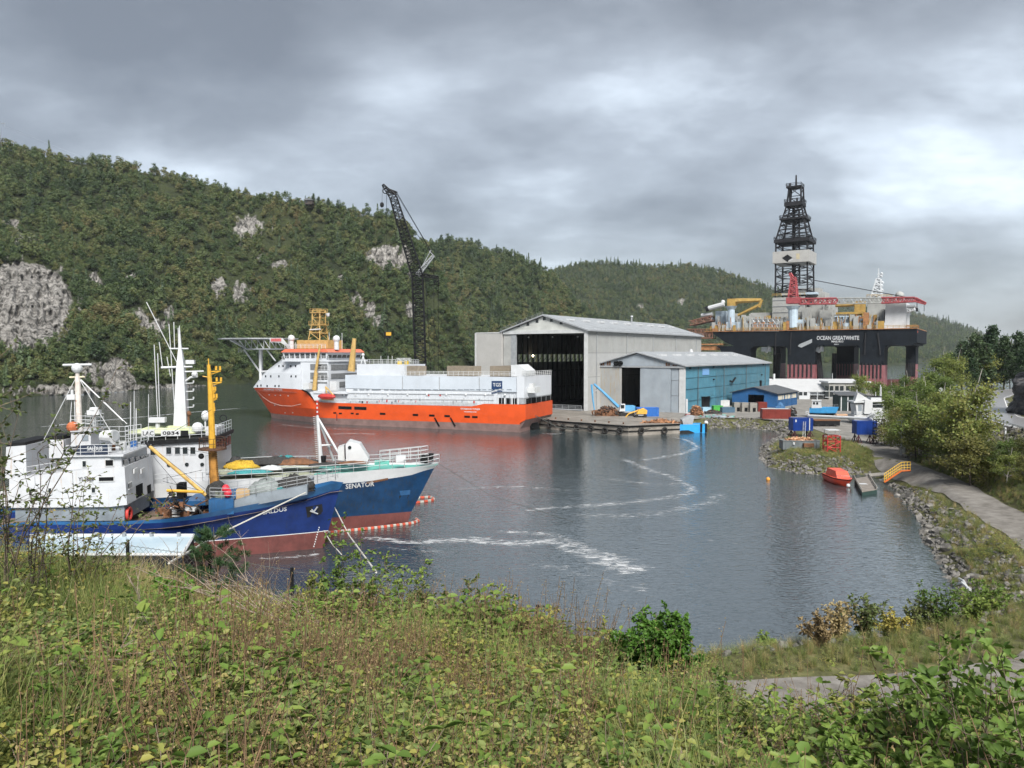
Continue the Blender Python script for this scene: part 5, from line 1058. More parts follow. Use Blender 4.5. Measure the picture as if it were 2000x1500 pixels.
# ---- larger trawler behind
FN = Fr((*zpx(804, 1024), 0), 8)
def white_trawler():
    F = FN; t = T('fishing_trawler', 'larger trawler with white bulwark, turquoise foredeck and tall white tapered mast', 'ship', F, 'moored trawlers')
    P = F.y; B = 5.6; head = P(858, 903); hbt = taper(B, 21, .60); f_top = lambda x: hbt(x, head.x)
    top = tab([onside(F, a, b, f_top, -1) for a, b in ((845, 907), (800, 913), (740, 917), (690, 922), (640, 926), (560, 931), (500, 934), (443, 937))]+[(head.x, head.z), (-50, 6.2)])
    wl = lambda x: top(x)-1.75-.035*max(0, x+12)*0
    kn = P(848, 922); boot = P(800, 999).z
    blue_top = tab([onside(F, a, b, f_top, -1) for a, b in ((845, 915), (800, 930), (740, 939), (690, 944), (640, 948))]+[(head.x, head.z-1.0), (-50, 4.4)])
    mt = mat('scuffed_blue_paint', (.007, .042, .115), .45, .25, .5, rust=.25, streak=.75, rustcol=(.025, .03, .035), spec=.15)
    rows, bvh = hull([(lambda x: -1.2, -2.2, taper(B*.84, 30, .95)), (lambda x: 0, -.6, taper(B*.93, 28, .9)), (lambda x: boot, .0, taper(B*.96, 26, .85)), (blue_top, kn.x, taper(B*.99, 22, .66)), (top, head.x, hbt)], -47,
        [(0, 2, m_boot, 'hull_bottom'), (2, 3, mt, 'hull_side'), (3, 4, m_white, 'bulwark')], t, aft=(.2, 8))
    row = rows[4]; deck([q for q in row if q[0] < P(640, 920).x+1.5], -.25, m_gdeck, t); deck([q for q in row if q[0] > P(640, 920).x-1.5], -.24, m_teal, t, 'foredeck')
    text_cast('SENATOR', m_white, t, bvh, F, (675, 955), (731, 949), 9.5)
    rect_cast(m_blue, t, bvh, F, [(780, 958), (801, 956), (800, 965), (782, 967)], 'anchor_pocket', .12); rect_cast(m_black, t, bvh, F, [(779, 968), (799, 966), (796, 973), (780, 975)], 'hull_stain', .04)
    rect_cast(m_rust, t, bvh, F, [(715, 941), (758, 933), (758, 937), (716, 945)], 'rust_scar', .04)
    edge = [(x, -y, z) for x, y, z in row if x > P(640, 925).x-20]; far = [(x, y, z) for x, y, z in row if x > P(640, 925).x-20]
    g = MB(); g.rail(edge, 1.05, .035, 1.4, 2); g.rail(far, 1.05, .035, 1.4, 2); g.rail([P(742, 905, -1.5), P(822, 896, -.8), P(836, 893, .5), P(742, 902, 3)], 1.5, .035, 1.3, 3); g.build('railing', m_white, t)
    # bow gantry and winch cover
    ms = MB(); ms.cyl(P(627, 905, 0), P(620, 812, 0), .3, .17, 8); ms.cyl(P(620, 812, 0), P(619, 780, 0), .12, .09, 6); ms.cyl(P(670, 900, -1), P(622, 818, 0), .16, .14, 6); ms.cyl(P(652, 900, 1), P(622, 818, 0), .16, .14, 6); ms.cyl(P(626, 870, 0), P(649, 869, 0), .12, .12, 6); ms.build('bow_gantry', m_white, t)
    rw = MB()
    for k in range(4): rw.cyl(P(619.8, 810-k*8, 0), P(619.6, 806-k*8, 0), .16, .16, 8)
    rw.build('red_mast_band', m_red, t)
    st = MB()
    for k in range(22): a = P(620+k*.3, 815+k*4, 0); st.cyl(a, a+Vector((-.55, 0, .1)), .03, .03, 4)
    st.build('mast_step', m_white, t)
    ppoly(F, t, [(676, 902), (675, 868), (681, 862), (703, 868), (720, 896), (718, 901)], -1.6, 1.2, m_white, 'winch_cover'); ppoly(F, t, [(660, 899), (660, 874), (672, 870), (673, 900)], -1.2, .9, m_whited, 'winch_shield'); q = P(683, 874, -1.62); MB().cyl((q.x, -1.5, q.z), (q.x, -1.68, q.z), .22, .22, 10).build('porthole', m_glass, t)
    for px, py in ((825, 896), (832, 897), (842, 893), (632, 898)): mb = MB(); q = P(px, py, -.4); mb.cyl(q-Vector((0, 0, .5)), q+Vector((0, 0, .5)), .28, .35, 8); mb.build('bollard', m_black, t)
    q = P(783, 896, -1.5); MB().bx(q.x-.6, q.x+.6, -2, -1, q.z-.4, q.z+.4).build('deck_box', m_white, t); q = P(746, 903, -2.5); MB().bx(q.x-.9, q.x+.9, -2.8, -2.2, q.z-.3, q.z+.25).build('turquoise_locker', m_teal, t)
    # nets on deck
    for i, (px, py, y, rx, ry, rz, m) in enumerate(((470, 914, -2, 2.2, 1.6, .9, m_ynet), (462, 908, 1, 1.2, 1, 1.0, m_net), (505, 908, 1.5, 3.2, 1.5, .8, m_net), (545, 906, 1, 3, 1.8, .9, m_net), (580, 906, 0, 2.6, 1.4, .7, m_rust), (560, 904, 2, 2, 1, .9, m_tnet), (605, 907, 1, 2.2, 1.2, .6, m_net), (480, 924, -3.4, 3.0, 1, .45, m_tnet), (450, 925, -3, 2, 1.2, .6, m_gdeck), (530, 917, -2, 1.4, .8, .5, m_whited), (640, 909, -1.6, 2.5, .9, .35, m_net), (690, 905, -2.3, 2.0, .7, .3, m_rust))): heap(t, F, px, py, y, rx, ry, rz, m, 'net_heap', i+20)
    # deckhouse
    ppoly(F, t, [(220, 990), (220, 880), (276, 870), (416, 862), (420, 990)], -4.6, 4.6, m_shipw, 'deckhouse')
    ppoly(F, t, [(275, 870), (420, 862), (420, 854), (275, 862)], -4.9, 4.9, m_black, 'bridge_roof_edge')
    for px in (299, 330, 347, 362, 377): pwin(F, t, px, 880 if px > 310 else 882, 10, 13, -4.61, frame=m_shipw)
    xf = P(417, 880, -4.6).x+.05
    for y in (-3.8, -2.4, -1.0, .4, 1.8, 3.2):
        zz = P(417, 874, -4.6).z; MB().bx(xf-.06, xf+.12, y-.5, y+.5, zz-.55, zz+.55).build('window', m_glass, t)
    for px, py in ((365, 907), (395, 907), (330, 908)): q = P(px, py, -4.61); mb = MB(); mb.cyl((q.x, -4.55, q.z), (q.x, -4.7, q.z), .22, .22, 10); mb.build('porthole', m_glass, t)
    pwin(F, t, 408, 907, 10, 34, -4.61, m_shipw, 'door', .08, m_grey); pwin(F, t, 352, 960, 14, 34, -4.61, m_dark, 'doorway')
    ppoly(F, t, [(312, 990), (312, 944), (419, 938), (419, 990)], -5.2, -4.62, m_shipw, 'side_casing'); pwin(F, t, 351, 962, 14, 38, -5.2, m_dark, 'doorway'); q = P(366, 950, -5.2); MB().cyl((q.x, -5.1, q.z), (q.x, -5.35, q.z), .35, .35, 12).build('porthole', m_dark, t)
    for a, b, c, d, s in ((277, 840, 301.5, 853, 'LAC'), (314.5, 840, 352, 852, '0834')):
        pbox(F, t, a, b, c, d, -4.7, -4.6, m_white, 'call_sign_board'); w = .8; text_on(s, m_black, t, P(a+(c-a)*.08, d-2.5, -4.72), P(c-(c-a)*.06, d, -4.72)-P(a+(c-a)*.08, d, -4.72), Vector((0, 0, P(a, b+2.2, -4.72).z-P(a, d-2.5, -4.72).z)))
    pbox(F, t, 353, 841, 367, 852, -4.7, -4.5, m_black, 'dark_panel')
    g = MB(); g.rail([P(276, 862, -4.6), P(417, 854, -4.6), P(417, 854, -4.6)+Vector((0, 9.2, 0))], 1.3, .035, 1.3, 3); g.rail([P(245, 866, -4), P(276, 862, -4)], 2.0, .035, .8, 4); g.build('railing', m_white, t)
    heap(t, F, 330, 845, -1, 4.5, 2.2, .8, mat('pale_green_cover', (.45, .50, .30), .8, .15, 2), 'canvas_cover', 40); q = P(386, 836, -2); MB().sph(q, .7, 10, 8).build('white_dome', m_white, t)
    for px in (424, 432): q = P(px, 838, 2); MB().bx(q.x-.4, q.x+.4, -2, 2, q.z-.7, q.z+.6).build('roof_box', m_white, t)
    mb = MB(); torus(mb, P(436, 817, 3), (0, 1, 0), .42, .07); mb.cyl(P(436, 822, 3), P(436, 840, 3), .05); mb.build('direction_finder', m_black, t)
    # main mast
    ms = MB()
    def ring(px0, px1, py, d): a, b = P(px0, py, 0), P(px1, py, 0); return [(a.x, -d, a.z), (b.x, -d, a.z), (b.x, d, a.z), (a.x, d, a.z)]
    ms.loft([ring(342, 368, 836, .8), ring(346, 361, 720, .5), ring(349.5, 354, 672, .15), ring(350, 351, 636, .06)]); ms.build('main_mast', m_white, t)
    MB().cyl(P(331, 681, 0), P(368, 681, 0), .1, .1, 6).build('cross_tree', m_white, t); MB().cyl(P(315, 718, 0), P(376, 716, 0), .16, .13, 6).build('cross_tree', m_white, t)
    c = MB(); c.cyl(P(360, 746, 0), P(372, 737, 0), .14, .14, 6); c.cyl(P(372, 737, 0), P(386, 735, 0), .14, .14, 6); q = P(380, 731, 0); c.sph(q, .38, 8, 6); c.cyl(P(360, 726, 0), P(398, 725, 0), .1, .1, 6)
    for py in (749, 765, 781, 796): c.cyl(P(361, py, 0), P(378, py-1, 0), .06, .06, 5); q = P(378, py-2, 0); c.cyl(q, q+Vector((0, 0, .25)), .09, .09, 6)
    q = P(372, 707, 0); c.bx(q.x-.5, q.x+.5, -.3, .3, q.z-.25, q.z+.25); c.build('mast_bracket', m_white, t)
    w = MB()
    for a, b in (((286, 590), (348, 713)), ((330, 633), (343, 830)), ((339.5, 629), (341, 680)), ((301, 673), (309, 835)), ((311, 668), (317, 715)), ((308, 690), (312, 820)), ((326, 697), (333, 735)), ((341, 808), (342, 840)), ((348, 640), (349, 680))): w.cyl(P(*a, 0), P(*b, 0), .055, .05, 5)
    w.build('whip_antenna', m_white, t)
    q = P(308, 820, -2); MB().bx(q.x-.9, q.x+.9, -2.4, -1.6, q.z-.3, q.z+.3).cyl(q, P(308, 850, -2), .25, .25, 8).build('radar', m_white, t); q = P(401, 812, 0); MB().sph(q, .5, 10, 7, 1.3).cyl(q, P(401, 840, 0), .1).build('satellite_dome', m_white, t); q = P(368, 808, 0); MB().sph(q, .35, 8, 6).cyl(q, P(368, 838, 0), .16).build('navigation_lamp', m_rust, t)
white_trawler()
# ---- orange offshore ship
_s0 = zpx(999, 844); _h = R(157); FO = Fr((_s0[0]+11*math.sin(_h), _s0[1]-11*math.cos(_h), 0), 157)
def offshore_ship():
    F = FO; t = T('offshore_ship', 'long orange-hulled ship with white superstructure and helideck at the bow', 'ship', F)
    P = F.y; B = 11.0; m_or = mat('orange_hull', (.54, .068, .010), .4, .1, .3, streak=.34, rustcol=(.36, .06, .02)); m_bt = mat('grey_red_boot', (.20, .13, .12), .6, .2, .4, streak=.5, rustcol=(.08, .05, .05)); mw = mat('offshore_white', (.50, .53, .57), .45, .06, .2, streak=.3, rustcol=(.5, .46, .42))
    head = P(496, 757); hb = taper(B, 26, .60); f_t = lambda x: hb(x, head.x)
    top = tab([onside(F, a, b, f_t, 1) for a, b in ((510, 757), (540, 758), (585, 760), (600, 768), (613, 782), (624, 786), (700, 788), (800, 791), (932, 794), (936, 788.5), (1015, 790))]+[(head.x, head.z), (-6, P(1015, 790, 11).z)])
    rows, bvh = hull([(lambda x: -2, head.x-9, taper(B*.93, 34, .95)), (lambda x: 0, head.x-7.5, taper(B*.97, 32, .9)), (lambda x: 2.2-.006*x, head.x-7, taper(B*.99, 31, .85)), (lambda x: 4.6, head.x-4.5, taper(B, 29, .72)), (top, head.x, hb)], -2.5,
        [(0, 2, m_bt, 'hull_bottom'), (2, 4, m_or, 'hull_side')], t, ns=40)
    deck(rows[4], -1.1, m_grey, t)
    # stern overhang above the propeller tunnel
    zt_ = top(0); MB().loft([[(-2.45, B, 2.6), (-2.45, B, zt_), (-2.45, -B, zt_), (-2.45, -B, 2.6)], [(-4.2, B*.99, 3.6), (-4.2, B*.99, zt_), (-4.2, -B*.99, zt_), (-4.2, -B*.99, 3.6)]]).build('transom', m_or, t)
    MB().prism([(-2.45, 2.58), (-4.15, 3.55), (-2.45, 1.0), (6, -1)], 'y', -B*.96, B*.96).build('stern_skeg', m_bt, t); mb = MB(); mb.cyl((-3.4, 1, 1.2), (-1, 1, .2), 2.4, 2.4, 12); mb.build('tunnel', m_dark, t)
    text_cast('NORMAND TONJER', m_white, t, bvh, F, (516, 763.2), (552, 763.8), 4.6, off=.08); text_cast('NORMAND TONJER', m_white, t, bvh, F, (900, 801), (938, 802), 4.4, off=.08); text_cast('SKUDENESHAVN', m_white, t, bvh, F, (907, 805.3), (931, 806), 2.4, off=.08)
    for q in ([(661, 793), (687, 794), (687, 800), (661, 799)], [(692, 794), (716, 795), (716, 801), (692, 800)]): rect_cast(m_dark, t, bvh, F, q, 'mooring_opening', .05, 2)
    for px in (742, 806, 838, 868, 907, 922): rect_cast(m_dark, t, bvh, F, [(px, 806+(px-742)*.035), (px+11, 806.4+(px-742)*.035), (px+11, 810.5+(px-742)*.035), (px, 810+(px-742)*.035)], 'freeing_port', .05, 2)
    for a in (848, 879): rect_cast(m_dark, t, bvh, F, [(a, 816), (a+2.5, 815), (a+12, 832), (a+9, 833)], 'fender_bar', .2, 2)
    for px, py in ((651, 805), (662, 806), (685, 806), (695, 807)): rect_cast(m_dark, t, bvh, F, [(px, py), (px+6, py), (px+6, py+3), (px, py+3)], 'freeing_port', .05, 2)
    rect_cast(m_boot, t, bvh, F, [(657, 808), (659, 808), (659, 822), (657, 822)], 'hull_mark', .05, 2)
    for px, py in ((526, 771), (538, 772), (548, 772), (563, 773), (537, 791), (557, 806), (572, 806)): rect_cast(m_white, t, bvh, F, [(px-1.2, py-1), (px+1.2, py-1), (px+1.2, py+1), (px-1.2, py+1)], 'hull_mark', .06, 1)
    ln = [cast(bvh, F, a, b, .12) for a, b in ((503, 764), (515, 776), (530, 786), (550, 792), (570, 793), (588, 789))]
    if all(ln): MB().tube(ln, .06, 5).build('mooring_line', m_rope, t)
    # white forecastle shell
    x5 = P(587, 740, 11).x; apex = P(549, 703); z7 = P(587, 702, 11).z
    r2, bv2 = hull([(top, head.x-.05, lambda x, xb: hb(x, head.x)-.02), (lambda x: top(x)+(z7-top(x))*.52, (head.x+apex.x)/2+1.0, taper(B-.1, 22, .6)), (lambda x: z7, apex.x-1, taper(B-.3, 18, .6))], x5, [(0, 2, mw, 'forecastle')], t)
    deck(r2[2], 0, m_grey, t, 'forecastle_deck', 0)
    for px, py in ((545, 715), (553, 715), (568, 715), (577.5, 715), (519, 735), (529, 735), (545, 735), (569, 735), (578, 735), (503, 754), (510, 753), (522, 754), (537.5, 754), (545, 754), (534, 715)): 
        rect_cast(m_glass, t, bv2, F, [(px-1.3, py-2), (px+1.3, py-2), (px+1.3, py+2), (px-1.3, py+2)], 'porthole', .06, 1)
    text_cast('NAVE GDP PAU', m_grey, t, bv2, F, (559, 724.5), (581, 724.5), 2.2, off=.08) if False else None
    n = 11.02; nb = lambda *a: pbox(F, t, *a)
    # bridge
    ppoly(F, t, [(587, 703), (641, 703), (641, 789), (622, 785), (606, 770), (600, 764), (587, 759)], 10.4, -10.4, mw, 'superstructure'); ppoly(F, t, [(551, 703), (643, 703), (643, 706.5), (551, 706)], 10.6, -10.6, mw, 'bridge_deck')
    ppoly(F, t, [(557, 703), (551, 688), (641, 688), (637, 703)], 9.2, -9.2, mw, 'wheelhouse')
    for i in range(8):
        px = 557.5+i*10.3; MB().prism([(q.x, q.z) for q in (P(a, b, 9.22) for a, b in ((px-.5, 699.5), (px-2, 690), (px+6.4, 690), (px+6.6, 699.5)))], 'y', 9.15, 9.3).build('window', m_glass, t)
    MB().prism([(q.x, q.z) for q in (P(a, b, 9.4) for a, b in ((549, 688), (558, 681.5), (636, 681.5), (644, 688)))], 'y', 9.7, -9.7).build('bridge_roof', mat('salmon_roof', (.66, .16, .09), .5, .08), t)
    xw = P(639, 695, 9.2).x
    for k in range(7): yy = 8-k*2.6; zz = P(640, 694.5, 9.2).z; MB().bx(xw-.12, xw+.3, yy-1, yy+1, zz-.75, zz+.75).build('window', m_glass, t)
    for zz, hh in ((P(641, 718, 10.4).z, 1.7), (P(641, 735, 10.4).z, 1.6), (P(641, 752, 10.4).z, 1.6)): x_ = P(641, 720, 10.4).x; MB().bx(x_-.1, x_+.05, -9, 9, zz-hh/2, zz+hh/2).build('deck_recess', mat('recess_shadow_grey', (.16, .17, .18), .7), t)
    nb(580, 664, 640, 681, 4, -4, mat('ship_yellow', (.46, .31, .11), .55, .15, 1, rust=.15), 'monkey_house'); my = mat('ship_yellow', (.46, .31, .11), .55, .15, 1, rust=.15)
    tw = MB(); tw.lattice(P(622, 664, 0), P(622.5, 636, 0), 4.6, 3.2, 2, .2, .12, (1, 0, 0)); tw.lattice(P(622.5, 636, 0), P(623, 606, 0), 3.0, 3.0, 2, .2, .11, (1, 0, 0)); tw.build('mast_tower', my, t)
    for py, w in ((635, 13), (611, 11), (651, 12)): a, b = P(622.5-w, py, 0), P(622.5+w, py, 0); MB().bx(a.x, b.x, -1.8, 1.8, a.z-.12, a.z+.12).rail([(a.x, 1.7, a.z), (b.x, 1.7, a.z)], 1.2, .06, 1.3, 2).rail([(a.x, -1.7, a.z), (b.x, -1.7, a.z)], 1.2, .06, 1.3, 2).build('mast_platform', my, t)
    sn = MB(); sn.cyl(P(605, 644, 2), P(626, 643, 2), .22, .22, 6); sn.cyl(P(640, 612, 0), P(641, 618, 0), .8, .4, 8); sn.build('radar_scanner', m_white, t)
    for px, py in ((569, 661), (657, 662)): q = P(px, py, 5); MB().sph(q, 1.15, 14, 9).cyl(q-Vector((0, 0, 3.4)), q-Vector((0, 0, .6)), .8, .8, 10).build('satellite_dome', m_white, t)
    g = MB(); g.rail([P(556, 681, 9), P(636, 681, 9)], 1.4, .06, 1.6, 3); g.rail([P(551, 703, 10.5), P(642, 703, 10.5)], 1.2, .06, 1.8, 2); g.cyl(P(643, 664, 4), P(643, 650, 4), .08); g.cyl(P(668, 682, 4), P(668, 650, 4), .08); g.cyl(P(577, 682, 4), P(577, 668, 4), .08)
    g.rail([P(620, 725, 10.6), P(641, 725, 10.6)], 1.5, .06, 1.4, 3); g.rail([P(618, 742, 10.6), P(641, 742, 10.6)], 1.4, .06, 1.4, 3); g.rail([P(620, 760, 10.6), P(641, 760, 10.6)], 1.2, .06, 1.4, 3); g.rail([P(655, 789, 10.95), P(932, 794, 10.95)], 1.1, .05, 1.8, 3); g.build('railing', m_white, t)
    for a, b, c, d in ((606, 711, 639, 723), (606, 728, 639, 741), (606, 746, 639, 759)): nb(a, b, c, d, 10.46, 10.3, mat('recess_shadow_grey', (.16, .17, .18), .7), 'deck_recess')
    for a, b, c, d in ((622, 713, 627, 722), (611, 736, 615, 742), (655, 768, 662, 778), (630, 750, 635, 758), (628, 733, 632, 741)): nb(a, b, c, d, 10.6, 10.35, m_dark, 'doorway')
    nb(592, 748, 603, 760, 13.2, 11.2, m_white, 'life_raft_canister'); nb(621, 750, 636, 765, 11.6, 10.5, mw, 'side_house'); nb(644, 745, 657, 763, 12, 10.5, m_white, 'tank'); nb(612, 765, 676, 768, 12.2, 10, mw, 'boat_deck'); nb(640, 768, 676, 786, 10.9, 8, mw, 'lower_house')
    ppoly(F, t, [(604, 765), (640, 765), (636, 782), (614, 782)], 11.9, 10.9, mw, 'side_sponson')
    c = MB(); c.cyl(P(614, 762, 11.5), P(617, 728, 11.5), .75, .6, 8); c.cyl(P(616, 730, 11.5), P(625, 674, 11.5), .5, .3, 8); c.build('deck_crane', my, t); c = MB(); c.cyl(P(686, 725, 6), P(692, 661, 6), 1.2, .6, 8); c.build('deck_crane', my, t)
    rb = MB(); a = P(623, 774, 13); L_ = P(655, 774, 13).x-a.x
    rb.loft([[(a.x+L_*s, 13+1.2*r*math.cos(k), a.z+.9*r*math.sin(k)) for k in [2*math.pi*i/8 for i in range(8)]] for s, r in ((0, .5), (.2, .95), (.6, 1), (.9, .7), (1, .15))]); rb.build('rescue_boat', m_red, t)
    c = MB(); c.cyl(P(638, 768, 13), P(636, 755, 13), .25); c.cyl(P(636, 755, 13), P(654, 775, 13), .2); c.cyl(P(628, 780, 12.6), P(652, 781, 12.6), .2); c.build('boat_davit', my, t)
    # helideck
    hz = P(505, 661, 0).z; a, b = P(443, 661, 0).x, P(567, 661, 0).x; r = abs(a-b)/2; cx = (a+b)/2
    MB().prism([(cx+r*math.cos(R(22.5+45*i))*1.06, r*.86*math.sin(R(22.5+45*i))) for i in range(8)], 'z', hz-.35, hz).build('helideck', m_steel, t)
    tr = MB(); z2 = P(500, 682, 0).z
    for y in (-7, 0, 7):
        pts = [(P(450, 662, y).x, hz-.4), (P(482, 682, y).x, z2), (P(568, 682, y).x, z2)]
        tr.tube([(p, y, z) for p, z in pts], .22, 5)
        xs = [P(455+i*12, 670, y).x for i in range(10)]
        for i in range(9): tr.cyl((xs[i], y, hz-.4), (xs[i+1], y, max(z2, hz-.4-(i+1)*1.5)), .14, .14, 4); tr.cyl((xs[i+1], y, hz-.4), (xs[i+1], y, max(z2, hz-.4-(i+1)*1.5)), .12, .12, 4)
    for x_ in (482, 510, 540): tr.cyl((P(x_, 682, -7).x, -7, z2), (P(x_, 682, 7).x, 7, z2), .18, .18, 5)
    tr.build('helideck_truss', m_grey, t)
    sp_ = MB(); sp_.cyl(P(508, 682, 3), P(509, 742, 3), .5, .5, 8); sp_.cyl(P(511, 682, -3), P(512, 735, -3), .4, .4, 8); sp_.cyl(P(477, 683, 2), P(508, 727, 2), .3, .3, 6); sp_.cyl(P(521, 683, 2), P(538, 705, 2), .25, .25, 6); sp_.cyl(P(508, 726, 3), P(525, 725, 3), .3, .3, 6); sp_.build('helideck_post', m_white, t)
    ppoly(F, t, [(527, 660), (550, 660), (562, 674), (562, 678), (548, 669), (528, 668)], 8.8, 8.5, m_whited, 'helideck_stair'); nb(529, 661, 549, 667, 8.9, 8.8, mat('faded_red_sign', (.5, .12, .12), .6), 'helideck_sign')
    g = MB(); g.rail([P(466, 689, 6), P(476, 689, 6)], 1.3, .08, 1, 2); g.cyl(P(466, 689, 6), P(466, 680, 6), .1); g.build('helideck_basket', m_grey, t)
    # long white side
    mp = mat('offshore_white_plate', (.46, .51, .57), .45, .07, .15, streak=.3, rustcol=(.48, .47, .46))
    xs = [(674, 789), (786, 790), (858, 791), (936, 791.5), (1009, 791)]
    for i in range(4):
        a, b = xs[i][0], xs[i+1][0]; p, q = P(a, 762, 11), P(b, 762, 11); zt0 = P(800, 734, 11).z; zb0 = P(800, 761, 11).z
        MB().bx(p.x-.08, q.x+.08, 10.98, 10.5, zb0, zt0).build('side_plate', mp, t)
    p, q = P(674, 762, 11), P(1009, 762, 11); zb0 = P(800, 761, 11).z
    MB().bx(p.x-.1, q.x, 10.45, -10.45, top(30)-1.0, zt0-.02).build('hangar_block', mw, t)
    lo = MB(); lo.prism([(10.46, zb0-.1), (10.85, zb0-.1), (10.9, zb0-1.2), (10.7, top(30)-.9), (10.46, top(30)-.9)], 'x', p.x-.2, q.x+6); lo.build('lower_side_plate', mw, t)
    for k in range(44): x_ = p.x+(q.x-p.x)*(k+.5)/44; MB().bx(x_-.04, x_+.04, 10.86, 10.98, top(30)-.5, zb0-.4).build('side_rib', mw, t)
    for k in range(8): q_ = P(720+k*38, 771, 10.9); MB().sph((q_.x, 10.9, q_.z), .35, 8, 5).build('side_fitting', m_white, t)
    rr = random.Random(11)
    for k in range(34):
        px = 668+k*8+rr.uniform(-3, 3); py = rr.choice((784, 786, 780, 772)); w_ = rr.uniform(.8, 3.2); nb(px, py-rr.uniform(1, 3), px+w_, py+1.5, 11.0, 10.8, rr.choice((m_dgrey, m_grey, m_dark, m_red, m_whited)), 'side_locker')
    for k in range(26): px = 690+k*12; nb(px, 760.4, px+rr.uniform(5, 11.5), 761.6, 11.05, 10.95, m_dgrey, 'scuff_rail')
    MB().cyl(P(676, 768, 11.0), P(965, 771, 11.0), .09, .09, 6).build('side_pipe', m_grey, t); MB().cyl(P(676, 778, 11.0), P(965, 781, 11.0), .07, .07, 6).build('side_pipe', m_whited, t)
    for px, a, b in ((786, 737, 759), (858, 737, 760), (936, 737, 754)): q_ = P(px, a, 11); q2 = P(px, b, 11); MB().bx(q_.x-.14, q_.x+.14, 11.0, 10.9, q2.z, q_.z).build('plate_seam', m_grey, t)
    nb(697, 712, 790, 734.5, 9.5, -3, mw, 'upper_block'); g = MB(); g.rail([P(697, 712, 9.4), P(790, 712, 9.4), P(818, 712, -2.8)], 1.5, .06, 1.5, 3); g.rail([P(783, 733.5, 10.8), P(1005, 735.5, 10.8)], 1.3, .06, 1.6, 3)
    for px in (744, 758, 766): g.cyl(P(px, 712, 5), P(px, 695, 5), .08)
    g.lattice(P(776, 703, 5), P(801, 703, 5), 1, 1, 5, .1, .07, (0, 1, 0)); g.cyl(P(777, 712, 5), P(777, 700, 5), .12); g.cyl(P(800, 712, 5), P(800, 700, 5), .12); g.build('railing', m_whited, t)
    m_tan = mat('tan_container', (.27, .23, .175), .7, .12, 1, wave=('X', 6, .05))
    for a, b, c, d in ((790, 715, 816, 733), (873, 715, 899, 734), (899.5, 715.5, 925, 734), (957, 715, 977, 735), (977.5, 714.5, 998, 735)): nb(a, b, c, d, 8.2, 3, m_tan, 'deck_container')
    a1 = MB(); q_ = P(709, 708, 6); a1.cyl(P(705, 712, 6), P(709, 695, 6), .18); a1.cyl(P(714, 712, 6), P(709, 695, 6), .18); a1.sph(P(709, 693, 6), .5, 8, 6); a1.build('signal_mast', m_white, t)
    for px in (779, 792): nb(px-2.5, 705, px+2.5, 712, 7.5, 6.5, mat('bright_yellow', (.75, .52, .03), .5), 'yellow_box')
    ppoly(F, t, [(998, 735.5), (998, 713), (1013, 712), (1027, 724), (1027, 735.5)], 9.2, 2, m_white, 'winch_housing')
    # stern block
    nb(1009.3, 736, 1024, 777, 11.0, -10.8, mw, 'stern_block')
    xst = P(1009.3, 760, 11).x-3.2; 
    for px in (973, 986, 1000, 1012): q_ = P(px, 783, 10.9); MB().bx(q_.x-.2, q_.x+.2, 10.95, 10.6, top(5)-.9, P(px, 777, 10.9).z+.05).build('pillar', m_white, t)
    nb(972, 778, 1009, 788, 10.88, 10.87-.1, m_dark, 'working_deck_opening')
    xb_ = F.x(1050, 760, P(1024, 760, 11).x).x-.04; zz0, zz1 = P(1024, 788, 11).z, P(1024, 778, 11).z
    for k in range(5): y0 = 9.5-k*4; MB().bx(xb_-.1, xb_+.05, y0-3.2, y0, top(0)-.6, zz1-.2).build('working_deck_opening', m_dark, t)
    nb(1009.5, 777.2, 1023.8, 789, 10.9, -10.6, m_grey, 'lower_stern_house')
    q_ = F.x(1030, 760, xb_-.6); w = MB(); w.bx(xb_-2.2, xb_, 8.8, 4.2, P(1024, 768, 11).z, P(1024, 757, 11).z); w.bx(xb_-1.2, xb_, 7.5, 5.5, P(1024, 757, 11).z, P(1024, 750, 11).z); w.build('stern_platform', m_whited, t)
    g = MB(); g.rail([(xb_, 10.5, P(1024, 736, 11).z), (xb_, -10.5, P(1024, 736, 11).z)], 1.4, .07, 1.6, 3); g.rail([P(1027, 735, 9), P(1020, 735, 10.5)], 1.4, .06, 1.2, 3); g.build('railing', m_whited, t)
    # logo
    nv = mat('logo_navy', (.012, .035, .10), .4, .04); a, b, c, d = [P(*q, 11.02) for q in ((960, 764.5), (981, 762), (981, 744), (960, 744))]
    MB().add([(q.x, 11.02, q.z) for q in (a, b, c, d)], [(0, 1, 2, 3)]).build('logo_panel', nv, t)
    u = P(978.5, 755, 11.04)-P(962.5, 755, 11.04); u.y = 0; text_on('TGS', m_white, t, (P(962.5, 755, 11.04).x, 11.04, P(962.5, 755, 11.04).z), u, (0, 0, P(962, 748, 11).z-P(962, 755, 11).z))
    for dy in (0, 3.6):
        v = []
        for k in range(9): px = 960+21*k/8; py = 761.5+dy+2*math.cos(k/8*math.pi*1.2); q_ = P(px, py, 11.03); v += [(q_.x, 11.035+.002*dy, q_.z), (q_.x, 11.035+.002*dy, q_.z-.28)]
        MB().add(v, [(2*k, 2*k+1, 2*k+3, 2*k+2) for k in range(8)]).build('logo_wave', m_white if dy == 0 else nv, t)
offshore_ship()
